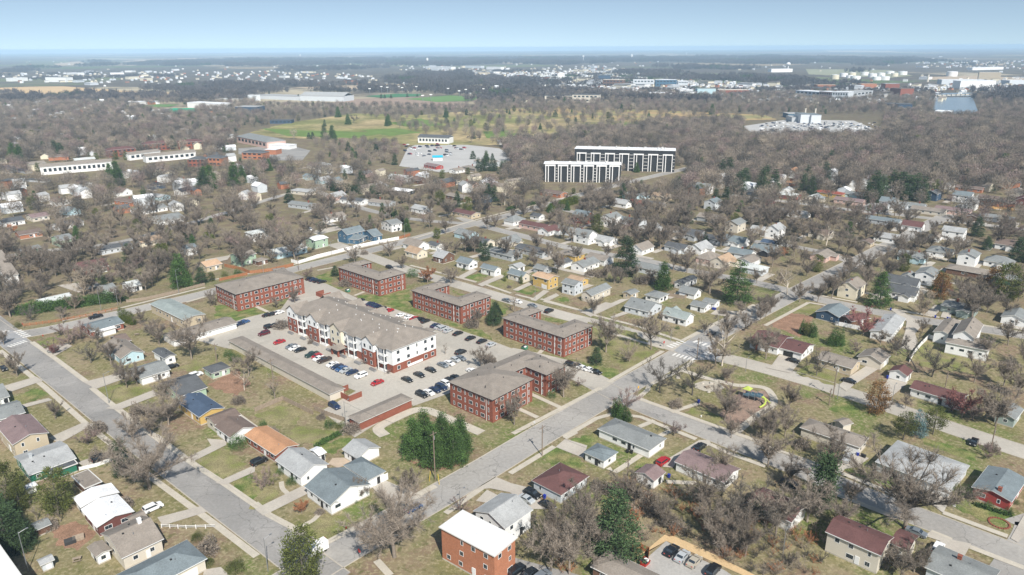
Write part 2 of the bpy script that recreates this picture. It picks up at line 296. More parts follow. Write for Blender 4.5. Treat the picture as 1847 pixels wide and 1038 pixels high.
for s in '''x60,1100|b520,800 b990,555 b1310,390|g20,970 g650,640|g705,600 g1100,375|g1240,300 g1400,215 g1580,125 g1760,40|b1380,590 b1750,330|c0,300 c320,105|c395,45 c480,0|g390,995 g620,860 g750,825
g750,825 g940,850 g1340,1010|e230,310 e400,430 e620,595|e660,640 e830,780 e1180,1040|b-130,-130 b60,10|a700,0 a1110,340 a1410,560 a1600,700 a1860,900|a1120,20 a1400,230 a1620,370 a1880,550|b0,515 b100,600 b290,700 b440,800
e0,370 e230,560 e330,640 e620,900|e620,900 e780,1030|i560,1035 i1100,915 i1829,735|j0,680 j540,590 j800,530 j1300,400 j1829,290|k0,310 k260,230 k600,130 k830,70 k900,55 k1130,0
k0,540 k200,590 k590,690|k640,700 k900,790|k940,800 k1100,840|k1190,860 k1530,945|g220,0 g520,85|g560,105 g900,190 g1230,300|g700,240 g1110,355|g920,715 g1230,825 g1620,965 g1836,1040|g920,715 g990,655 g1000,620 g1230,510 g1320,445
g1160,815 g1360,750|d0,100 d400,240|d550,295 d1010,480|d1270,575 d1730,745|d1180,710 d1330,770|d1460,820 d1847,970|d470,430 d930,610|c1450,90 c1600,160 c1850,250
g60,790 g200,855|g120,670 g360,780|g930,920 g1040,875|g1080,985 g1160,945|h0,190 h310,25|h310,25 h430,45|h870,70 h1200,125|h1330,145 h1850,240|m0,810 m330,870|m650,930 m1060,1005|b205,1040 b280,1040
j330,690 j560,620|j1000,585 j1140,560|i1660,870 i1829,820|j440,900 j560,955|j1330,810 j1420,775|g210,390 g250,350|b880,930 b980,1040|c710,260 c760,290 c990,140|c1130,360 c1350,370'''.replace('\n', '|').split('|'):
    if ' ' in s: walk(s)
walk('g1230,510 g1380,560 g1500,590 g1620,620 g1720,625 g1836,642 h50,685 h62,730 h35,775 h-60,835 g1620,965', 2.5, True); walk('f935,985 f890,945 f905,915 f1000,865 f1140,805 f1235,800 f1330,835 f1480,900 f1630,965', 3.6, True); walk('b290,700 b420,640 b490,560', 1.3, True); walk('b190,360 b200,410 b240,450', 1.3, True)
def drive(s, m=DRIVE, name='driveway'): sheet(name, PM(s), m, z=nz(.16))
for s in '''b0,560 b350,390 b400,440 b60,610|b840,400 b950,355 b1220,470 b1140,500 b1000,540|b1600,420 b1750,330 b1847,370 b1847,440 b1700,410|b1600,500 b1700,520 b1780,470 b1680,420|c0,370 c120,400 c250,520 c330,560 c160,560 c0,440|c400,50 c560,100 c530,190 c330,110
c1440,60 c1370,60 c1050,250 c1180,260 c1220,200 c1460,90|d480,290 d560,170 d620,130 d740,190 d660,250 d570,265 d540,300|d1140,480 d1200,390 d1340,440 d1270,580|d1130,740 d1180,710 d1330,770 d1470,800 d1420,890 d1290,880 d1200,850 d1250,780|d1847,590 d1750,760 d1800,790 d1900,700
e20,630 e260,560 e310,590 e80,670|e600,600 e760,560 e900,520 e940,560 e690,650|e760,790 e1100,660 e1150,690 e860,800|e310,360 e480,320 e520,340 e400,410|e50,790 e350,715 e380,730 e80,810|e350,1000 e600,890 e680,900 e430,1040|a560,220 a690,180 a840,150 a900,190 a700,240 a620,260|a1140,620 a1450,540 a1500,580 a1180,680
a1370,180 a1530,100 a1500,50 a1640,60 a1640,95 a1400,215|a1560,370 a1847,240 a1847,290 a1630,385|a1660,0 a1847,0 a1847,30|a1480,1000 a1600,980 a1660,1040 a1470,1040|h100,400 h180,400 h270,430 h180,530 h0,490 h50,470|h580,660 h520,620 h610,550 h720,480 h810,500 h640,610|h830,690 h840,620 h880,570 h1020,600 h900,700 h780,715
h900,80 h960,80 h1060,140 h1110,150 h1110,200 h1070,250 h1090,310 h1060,370 h960,350 h1000,230 h1010,160|h1250,130 h1310,0 h1360,0 h1320,145|k430,640 k560,570 k600,590 k470,660|k600,710 k810,620 k850,640 k640,730|k910,760 k1080,680 k1110,700 k960,770|k1070,850 k1190,760 k1240,770 k1120,860|k1190,840 k1300,790 k1330,810 k1230,860
k1510,960 k1740,870 k1800,880 k1580,980|g540,110 g800,0 g860,0 g580,130|g720,130 g870,70 g900,90 g740,140|j930,240 j1000,270 j1220,220 j1180,190|g1440,110 g1480,80 g1640,90 g1590,130|i510,720 i660,700 i860,690 i900,720 i700,785|i560,460 i620,370 i720,400 i640,440|j0,490 j230,450 j200,490 j0,540'''.replace('\n', '|').split('|'):
    if ' ' in s: drive(s)
# parking lots
sheet('parking_lot', PM('x345,612 x440,575 x507,558 x545,505 x575,510 x588,512 x648,540 x705,556 x811,590 x891,617 x925,630 x905,655 x850,705 x811,710 x746,733 x738,728 x640,790 x580,742 x642,706 x470,640 x405,628'), LOT, z=.094)
sheet('parking_lot', PM('x925,628 x960,635 x1045,655 x1108,690 x1085,706 x1040,690 x1000,668 x900,655'), LOT, z=.098)
sheet('parking_lot', PM('c1130,790 c1230,850 c1400,930 c1550,1000 c1700,1100 c900,1100 c960,940'), mat('lot_grey', (.37,.355,.33), .9, .12, .2, fine=.1), z=.094)
sheet('parking_lot', PM('b1847,960 c0,900 c100,930 c500,1036 c400,1150 b1600,1200'), ASPD, z=.098)
sheet('gravel_strip', PM('c860,960 c1130,735 c1130,790 c960,900 c880,950 c800,970'), mat('straw_matting', (.56,.40,.22), 1, .1, .5, fine=.1), z=.102)
sheet('gravel_strip', PM('c1130,735 c1200,760 c1400,850 c1560,930 c1790,1045 c1700,1045 c1380,900 c1180,810 c1130,790'), MC['straw_matting'], z=.106)
sheet('parking_lot', PM('x735,268 x775,250 x845,262 x900,268 x930,285 x900,300 x800,312 x720,300'), mat('lot_far', (.42,.41,.39), .9, .08, .05), z=.10)
sheet('parking_lot', PM('x430,268 x520,262 x560,272 x545,290 x480,290 x430,278'), ASPD, z=.10)
sheet('parking_lot', PM('x1340,228 x1420,216 x1540,218 x1590,238 x1560,252 x1440,250 x1360,244'), MC['lot_far'], z=.12)
sheet('courtyard', PM('b560,190 b640,185 b720,220 b600,260 b530,230'), mat('patio', (.45,.36,.27), .9, .1, .5), z=.11)
# lawns, beds, golf course
G1 = '''f130,240 f200,225 f450,345 f640,430 f880,520 f940,560 f1240,470 f1260,480 f965,592 f900,570 f640,450 f400,350|j80,900 j280,880 j430,900 j560,960 j300,1030 j100,1035|j1130,720 j1250,740 j1130,760 j1060,700 j990,640 j1140,580|j1340,810 j1829,760 j1829,960 j1680,930 j1360,830|k0,900 k120,960 k0,990
k370,760 k500,800 k450,810 k390,790|f1340,160 f1450,180 f1640,230 f1720,300 f1560,260|g610,480 g770,500 g790,560 g700,590 g610,550|g260,130 g420,160 g400,185 g260,150|k730,870 k880,920 k830,990 k780,900|f1230,460 f1370,400 f1420,430 f1290,465|a1668,375 a1780,262 a1847,300 a1847,560|b460,100 b620,40 b700,60 b540,180|c430,60 c620,0 c640,60 c560,110
k480,640 k600,610 k700,630 k610,690|k940,770 k1070,715 k1160,760 k1060,805|k1240,830 k1330,800 k1420,840 k1380,870|d560,270 d760,200 d1000,300 d900,400|d1100,30 d1500,150 d1500,210 d1150,90|d1300,520 d1430,480 d1780,600 d1700,700|h450,790 h530,730 h760,800 h600,830|i660,690 i760,650 i930,640 i900,680 i740,730|e270,300 e440,260 e400,310 e320,355
e40,740 e260,640 e360,690 e130,770|c250,160 c340,110 c560,220 c540,270 c300,260|c920,200 c1050,190 c1060,230 c900,260'''
for s in G1.replace('\n', '|').split('|'): sheet('lawn', PM(s), GRASS, z=nz(.004))
for s in '''f0,840 f200,750 f360,820 f280,910 f60,900|f210,960 f330,910 f590,960 f470,1038 f300,1036|a1410,210 a1620,110 a1800,230 a1600,345|b0,380 b180,440 b60,530 b0,510|e700,640 e1000,580 e1100,640 e850,750|e1280,500 e1400,440 e1560,440 e1400,530|g1250,820 g1360,760 g1560,880 g1600,940|h190,60 h320,30 h400,50 h340,110 h200,90
h1060,330 h1200,310 h1450,420 h1640,480 h1500,540 h1110,480|g560,160 g900,240 g1060,370 g860,520 g760,480|b320,710 b480,600 b760,620 b800,660 b540,800 b440,790|l1220,240 l1400,60 l1470,90 l1360,160|h380,420 h540,540 h510,625 h200,530|k640,720 k860,650 k930,690 k860,745|m1050,500 m1230,520 m1200,480|q1240,860 q1420,850 q1420,930 q1260,930'''.replace('\n', '|').split('|'):
    sheet('lawn', PM(s), GRASSB, z=nz(.004))
sheet('mulch_bed', PM('b1040,160 b1200,260 b1330,280 b1500,235 b1540,190 b1500,170 b1300,250 b1150,210'), SOIL, z=nz(.004))
sheet('soil', PM('e1500,620 e1700,500 e1800,600 e1700,700'), SOIL, z=nz(.004)); sheet('soil', PM('a380,700 a560,640 a700,740 a560,860 a420,820'), SOIL, z=nz(.004))
sheet('soil', PM('g1560,740 g1680,650 g1836,660 h50,720 h0,800 g1620,930 g1500,840'), mat('wood_chips', (.27,.19,.145), 1, .2, .5, fine=.3), z=nz(.004))
sheet('soil', PM('h40,150 h190,100 h360,120 h340,150 h250,270 h60,200'), SOIL, z=nz(.004))
sheet('sidewalk', PM('g1330,610 g1400,590 g1500,600 g1545,640 g1500,670 g1400,665 g1330,640'), mat('stone_plaza', (.42,.38,.31), .9, .15, .5, fine=.15), z=.16)
GOLF = mat('golf_turf', (.215,.215,.08), 1, .35, .014, fine=.25, tint=(.33,.26,.14), spec=.1)
sheet('golf_course', PM('x430,245 x520,222 x640,205 x760,208 x860,200 x980,205 x1080,205 x1180,215 x1150,235 x1060,235 x1000,255 x900,262 x740,262 x640,250 x540,250'), GOLF, z=.15)
sheet('golf_course', PM('x880,198 x1000,192 x1200,200 x1380,208 x1400,216 x1200,222 x1040,215'), mat('golf_straw', (.42,.30,.15), 1, .2, .03, tint=(.26,.24,.11), spec=.1), z=.2)
for s in 'x470,232 x560,236 x700,240 x640,250 x520,246|x650,235 x720,232 x760,240 x700,246|x700,222 x760,214 x800,226 x740,230|x870,238 x920,236 x940,246 x880,250|x1000,240 x1060,228 x1090,236 x1010,250|x1100,222 x1170,222 x1150,230'.split('|'): sheet('golf_course', PM(s), mat('fairway', (.135,.20,.05), 1, .2, .05, spec=.1), z=nz(.2))
FIELD = mat('stubble_field', (.56,.40,.22), 1, .08, .01, spec=.1)
sheet('field', PM('s0,310 s200,303 s450,300 s860,330 s1150,345 s1370,350 s1380,365 s1100,375 s900,370 s600,365 s300,385 s130,375 s100,360 s0,350'), FIELD, z=.5)
sheet('field', PM('t260,310 t600,295 t1150,278 t1180,285 t800,310 t620,330 t450,320'), mat('pale_field', (.42,.33,.23), 1, .1, .01), z=.5)
sheet('field', PM('s1370,320 s1500,308 s1820,312 s1800,325 s1500,330'), MC['pale_field'], z=.55)
sheet('field', PM('t640,390 t1100,378 t1500,420 t1480,450 t800,440 t500,430'), mat('dry_field', (.30,.22,.165), 1, .15, .02), z=.3)
sheet('sports_field', PM('t780,370 t1000,353 t1180,355 t1160,370 t900,382'), mat('turf_bright', (.05,.17,.07), 1, .1, .02), z=.6)
sheet('sports_field', PM('t1060,390 t1380,365 t1580,375 t1560,400 t1300,412'), mat('turf_bright_b', (.12,.22,.06), 1, .1, .02), z=.6)
sheet('sports_field', PM('s980,440 s1090,428 s1270,430 s1200,445 s1050,455'), MC['turf_bright_b'], z=.6)
sheet('river', PM('v1200,470 v1215,400 v1190,380 v1480,378 v1500,420 v1530,505 v1450,525 v1300,515'), mat('water', (.20,.25,.28), .25, .05, .02, spec=.6), z=.7)
sheet('river', PM('v1180,372 v1200,350 v1480,345 v1500,372'), MC['water'], z=.75)
for s in 'v0,330 v120,345 v100,380 v0,375|v1240,400 v1300,430|v300,178 v600,180 v900,185 v1060,225 v900,240 v500,225 v320,215|v1050,520 v1240,505 v1200,540 v1080,545|u1480,360 u1847,350 u1847,372 u1550,380'.split('|'):
    if len(s.split()) > 2: sheet('field', PM(s), mat('far_grass', (.27,.27,.17), 1, .1, .01), z=nz(.6))
for s in 's380,140 s560,122 s620,145 s420,155|s860,125 s1000,112 s1200,118 s1000,135|s1250,100 s1847,100 s1847,112 s1300,115|t0,130 t200,122 t260,150 t0,148|t560,150 t820,155 t800,172 t620,165|u0,120 u200,125 u260,135 u0,140|v420,46 v900,48 v1000,60 v480,56|v1480,140 v1700,140 v1700,152 v1500,150|t1250,205 t1600,200 t1700,225 t1400,215|v1150,235 v1500,225 v1847,240 v1847,262 v1200,255'.split('|'):
    sheet('field', PM(s), MC['pale_field'], z=nz(.8))
# ---------------------------------------------------------------- houses
R = random.Random(7)
WIN = {}
def window_mesh(w, h, pane=False):
    k = (round(w, 1), round(h, 1), pane)
    if k not in WIN:
        mb = MB(); t = .11
        mb.box(-w/2, w/2, -.03, .07, -h/2, -h/2+t); mb.box(-w/2, w/2, -.03, .07, h/2-t, h/2); mb.box(-w/2, -w/2+t, -.03, .07, -h/2+t, h/2-t); mb.box(w/2-t, w/2, -.03, .07, -h/2+t, h/2-t)
        if w > .9: mb.box(-.04, .04, -.03, .06, -h/2+t, h/2-t)
        else: mb.box(-w/2+t, w/2-t, -.03, .06, -.03, .03)
        g = MB(); g.box(-w/2+t, w/2-t, -.03, .03, -h/2+t, h/2-t)
        WIN[k] = (mb.data('window', [M['frame']]), g.data('pane', [M['glass']]))
    return WIN[k]
def put_window(par, x, y, z, rz, w=1.2, h=1.2, pane=True):
    f, g = window_mesh(w, h); a = link('window', f, par, (x, y, z), rz)
    link('pane', g, a)
    return a
def gdoor_mesh(w, h=2.2, m='frame'):
    mb = MB(); n = 4
    for i in range(n): mb.box(-w/2, w/2, 0, .06 if i % 2 else .05, h*i/n+.01, h*(i+1)/n-.02)
    return mb.build('garage_door', M[m])
def wall_spots(L, Wd):      # (point fn, rot, length) for four walls; outward = local -Y rotated
    return [((0, -Wd/2), 0, L), ((L/2, 0), math.pi/2, Wd), ((0, Wd/2), math.pi, L), ((-L/2, 0), -math.pi/2, Wd)]
def roof_mesh(L, Wd, h, typ, pitch, rc, oh=.45):
    mb = MB(); a, b = L/2+oh, Wd/2+oh; t = .18
    rise = b*math.tan(pitch); z0 = h-oh*math.tan(pitch)*.0
    if typ == 'f':
        mb.box(-a, a, -b, b, h, h+.22, 1); mb.box(-a+.25, a-.25, -b+.25, b-.25, h+.2, h+.226, 0)
    elif typ == 'h':
        k = min(b, a*.96); r = [(-a+k, 0, h+rise), (a-k, 0, h+rise)]
        e = [(-a, -b, h), (a, -b, h), (a, b, h), (-a, b, h)]; lo = [(x, y, h-t) for x, y, _ in e]
        mb.add(e+r+lo, [(0,1,5,4), (1,2,5), (2,3,4,5), (3,0,4)]); mb.add(e+lo, [(4,5,1,0), (5,6,2,1), (6,7,3,2), (7,4,0,3), (7,6,5,4)], 1)
        rc2 = [((-a, -b), (-a+k, 0)), ((a, -b), (a-k, 0)), ((a, b), (a-k, 0)), ((-a, b), (-a+k, 0))]
    else:
        T = h+rise
        for s in (-1, 1):
            v = [(-a, s*b, h), (a, s*b, h), (a, 0, T), (-a, 0, T)]; lo = [(x, y, z-t) for x, y, z in v]
            mb.add(v+lo, [(0,1,2,3) if s < 0 else (3,2,1,0)]); mb.add(v+lo, [(4,5,1,0), (5,6,2,1), (7,4,0,3), (7,6,5,4)], 1)
        mb.box(-a, a, -.12, .12, T-.05, T+.03, 0)
    return mb, rise
def wing(root, L, Wd, ang, h, typ, wc, rc, loc=(0, 0), pitch=None, win=1, doors=0, storeys=None, det=2, shift=0, wm=None):
    """one rectangular volume; L along local x (ridge), origin at loc relative to root"""
    pitch = math.radians(pitch if pitch else (26 if typ == 'g' else 20)); rise = (Wd/2+.45)*math.tan(pitch)
    e = Matrix.Translation((*loc, 0)) @ Matrix.Rotation(ang, 4, 'Z')
    def place(o):
        o.matrix_local = e; return o
    x, y = L/2+shift, Wd/2+shift; mb = MB(); hh = h-.05
    mb.add([(-x,-y,0),(x,-y,0),(x,y,0),(-x,y,0),(-x,-y,hh),(x,-y,hh),(x,y,hh),(-x,y,hh)], [(0,1,5,4),(1,2,6,5),(2,3,7,6),(3,0,4,7)])
    if typ == 'g': 
        z = hh+(y)*math.tan(pitch)+.1
        mb.add([(x,-y,hh),(x,y,hh),(x,0,z)], [(0,1,2)]); mb.add([(-x,-y,hh),(-x,y,hh),(-x,0,z)], [(2,1,0)])
    else: mb.add([(-x,-y,hh),(x,-y,hh),(x,y,hh),(-x,y,hh)], [(0,1,2,3)])
    place(mb.build('wall', wm or wmat(wc), root))
    if det > 1:
        f = MB(); f.box(-x-.03, x+.03, -y-.03, y+.03, 0, .35); place(f.build('foundation', M['conc'], root))
    rb, _ = roof_mesh(L, Wd, h+(.002 if shift else 0), typ, pitch, rc); place(rb.build('roof', [rmat(rc), M['fascia']], root))
    ns = storeys or (2 if h > 4.6 else 1)
    if win and det:
        for (cx, cy), rz, ln in wall_spots(L, Wd):
            n = max(1, int(ln/(3.2 if det > 1 else 4.5)))
            for s in range(ns):
                zz = (h/ns)*(s+.55)
                for i in range(n):
                    if doors and rz == 0 and s == 0: continue
                    if R.random() < .12: continue
                    q = ((i+.5)/n-.5)*ln*.94+R.uniform(-.3, .3); w = R.choice((.8, 1.2, 1.2, 1.8)) if det > 1 else 1.4
                    c, sn = math.cos(rz), math.sin(rz)
                    o = put_window(root, 0, 0, 0, 0, w, 1.15 if ns == 1 else 1.25)
                    o.matrix_local = e @ Matrix.Translation((cx+c*q+math.sin(rz)*shift, cy+sn*q-math.cos(rz)*shift, zz)) @ Matrix.Rotation(rz, 4, 'Z')
        if det > 1:
            (cx, cy), rz, ln = wall_spots(L, Wd)[0]
            d = MB(); d.box(-.5, .5, -.08, .02, .3, 2.35); o = d.build('door', M['frame'] if wc != 'white' else M['dark'], root)
            o.matrix_local = e @ Matrix.Translation((ln*.12, cy-.02, 0))
    if det > 1 and typ != 'f' and L > 7:
        for i in range(R.choice((1, 2, 2, 3))):     # roof vents and flues
            vx = R.uniform(-x*.7, x*.7); vy = R.choice((-1, 1))*R.uniform(.15, .45)*y; vz = h+rise-abs(vy)*math.tan(pitch)
            v = MB(); 
            if i: v.box(-.2, .2, -.2, .2, -.15, .18)
            else: v.tube((0, 0, -.2), (0, 0, .55), .09, .09, 6)
            o = v.build('roof_vent' if i else 'flue_pipe', M['dark'] if i else M['metal'], root); o.matrix_local = e @ Matrix.Translation((vx, vy, vz))
        g = MB()
        for s in (-1, 1): g.box(-x-.45, x+.45, s*(y+.45)-.06, s*(y+.45)+.06, h-.16, h-.02)
        place(g.build('gutter', M['frame'], root))
    return e
def side_door(root, e, L, Wd, side, off, w=4.6, m='frame', h=2.15):
    (cx, cy), rz, ln = wall_spots(L, Wd)[side]
    o = gdoor_mesh(w, h, m); o.parent = root; c, s = math.cos(rz), math.sin(rz)
    o.matrix_local = e @ Matrix.Translation((cx+c*off, cy+s*off, .02)) @ Matrix.Rotation(rz+math.pi, 4, 'Z') if False else e @ Matrix.Translation((cx+c*off+math.sin(rz)*.07, cy+s*off-math.cos(rz)*.07, .02)) @ Matrix.Rotation(rz, 4, 'Z')
def chimney(root, e, x, y, z, m='brick', w=.8, z0=2):
    mb = MB(); mb.box(-w/2, w/2, -w/2, w/2, z0, z); mb.box(-w/2-.06, w/2+.06, -w/2-.06, w/2+.06, z, z+.12)
    o = mb.build('chimney', wmat(m), root); o.matrix_local = e @ Matrix.Translation((x, y, 0))
def rect_from(Lp, Np, Rp, h):
    L, N, Rr = at(*Lp, h), at(*Np, h), at(*Rp, h); a, b = L-N, Rr-N; la, lb = np.linalg.norm(a), np.linalg.norm(b)
    ta = math.atan2(a[1], a[0]); tb = math.atan2(b[1], b[0])+math.pi/2
    while tb-ta > math.pi: tb -= 2*math.pi
    while tb-ta < -math.pi: tb += 2*math.pi
    t = (ta*la+tb*lb)/(la+lb)      # direction N->L ; N->R is t-90
    g = GB+math.pi
    if abs(((t-g+math.pi) % (2*math.pi))-math.pi) < math.radians(16): t = t*.35+g*.65 if abs(t-g) < 1 else t
    u = np.array((math.cos(t), math.sin(t))); v = np.array((math.sin(t), -math.cos(t)))
    la = max(la*abs(math.cos(ta-t)), 1.5); lb = max(lb*abs(math.cos(tb-t)), 1.5)
    c = N+u*la/2+v*lb/2
    return c, t, la, lb
NAMES = dict(g='garage', s='shed', h='house', a='apartment_building', c='carport')
def building(rows, label, cat, name, z0=0, det=2, group=None, ref=None):
    root = None
    for zone, Lp, Np, Rp, h, typ, ridge, wc, rc, opt in rows:
        c, t, la, lb = rect_from(px(zone, *Lp), px(zone, *Np), px(zone, *Rp), h)
        oh = .45; la -= 2*oh; lb -= 2*oh; la = max(la, 1.5); lb = max(lb, 1.5)
        if root is None: root = empty(name, (c[0], c[1], z0)); o0 = c; n = 0
        if ridge == 'L': L_, W_, ang = la, lb, t+math.pi      # local +x = away from L = towards N side; -y?
        else: L_, W_, ang = lb, la, t-math.pi/2
        BLOCK.append((c[0], c[1], ang, L_/2, W_/2))
        # make local -Y wall face the camera where possible
        d = np.array((math.sin(ang), -math.cos(ang)))
        if d[1] > 0: ang += math.pi
        pitch = None; k = dict(x.split('=') for x in opt.split(',') if '=' in x)
        e = wing(root, L_, W_, ang, h, typ, wc, rc, tuple(c-o0), pitch=float(k['p']) if 'p' in k else None, win=0 if 'nowin' in opt else 1, det=det, shift=.004*n, storeys=int(k['s']) if 's' in k else None, doors='gd' in k and k['gd'][0] == '0')
        rise = (W_/2+.45)*math.tan(math.radians(float(k.get('p', 26 if typ == 'g' else 20))))
        if 'gd' in k:       # garage door: side digit, offset fraction, width
            q = k['gd'].split(':'); side = int(q[0]); ln = (L_, W_)[side % 2]; side_door(root, e, L_, W_, side, float(q[1])*ln/2, float(q[2]) if len(q) > 2 else 4.6, q[3] if len(q) > 3 else 'frame')
        if 'ch' in k:
            q = k['ch'].split(':'); chimney(root, e, float(q[0])*L_/2, float(q[1])*W_/2, h+rise*(1-abs(float(q[1])))+1.0, q[2] if len(q) > 2 else 'brick', z0=0 if abs(float(q[0])) > .98 or abs(float(q[1])) > .98 else 2)
        n += 1
    tag(root, label, cat, group); LAND.append((root.location.x, root.location.y, h, ref or label)); return root
def parse_houses(txt, det=2):
    rows = []; out = []; lab = None
    def flush():
        if rows: out.append(building(rows, lab[1], lab[2], lab[0], det=det))
    for ln in txt.strip().split('\n'):
        a, _, b = ln.partition(';'); t = a.split()
        if t[0] != '+':
            flush(); rows = []; q = [s.strip() for s in b.split('@')]; lab = (q[1] if len(q) > 1 else 'house', q[0], q[2] if len(q) > 2 else (q[1].replace('_', ' ') if len(q) > 1 else 'house'))
        else: t = t[1:]
        z = t[0]; pt = [tuple(map(float, s.split(','))) for s in t[1:4]]
        rows.append((z, pt[0], pt[1], pt[2], float(t[4]), t[5], t[6], t[7], t[8], t[9] if len(t) > 9 else ''))
    flush(); return out
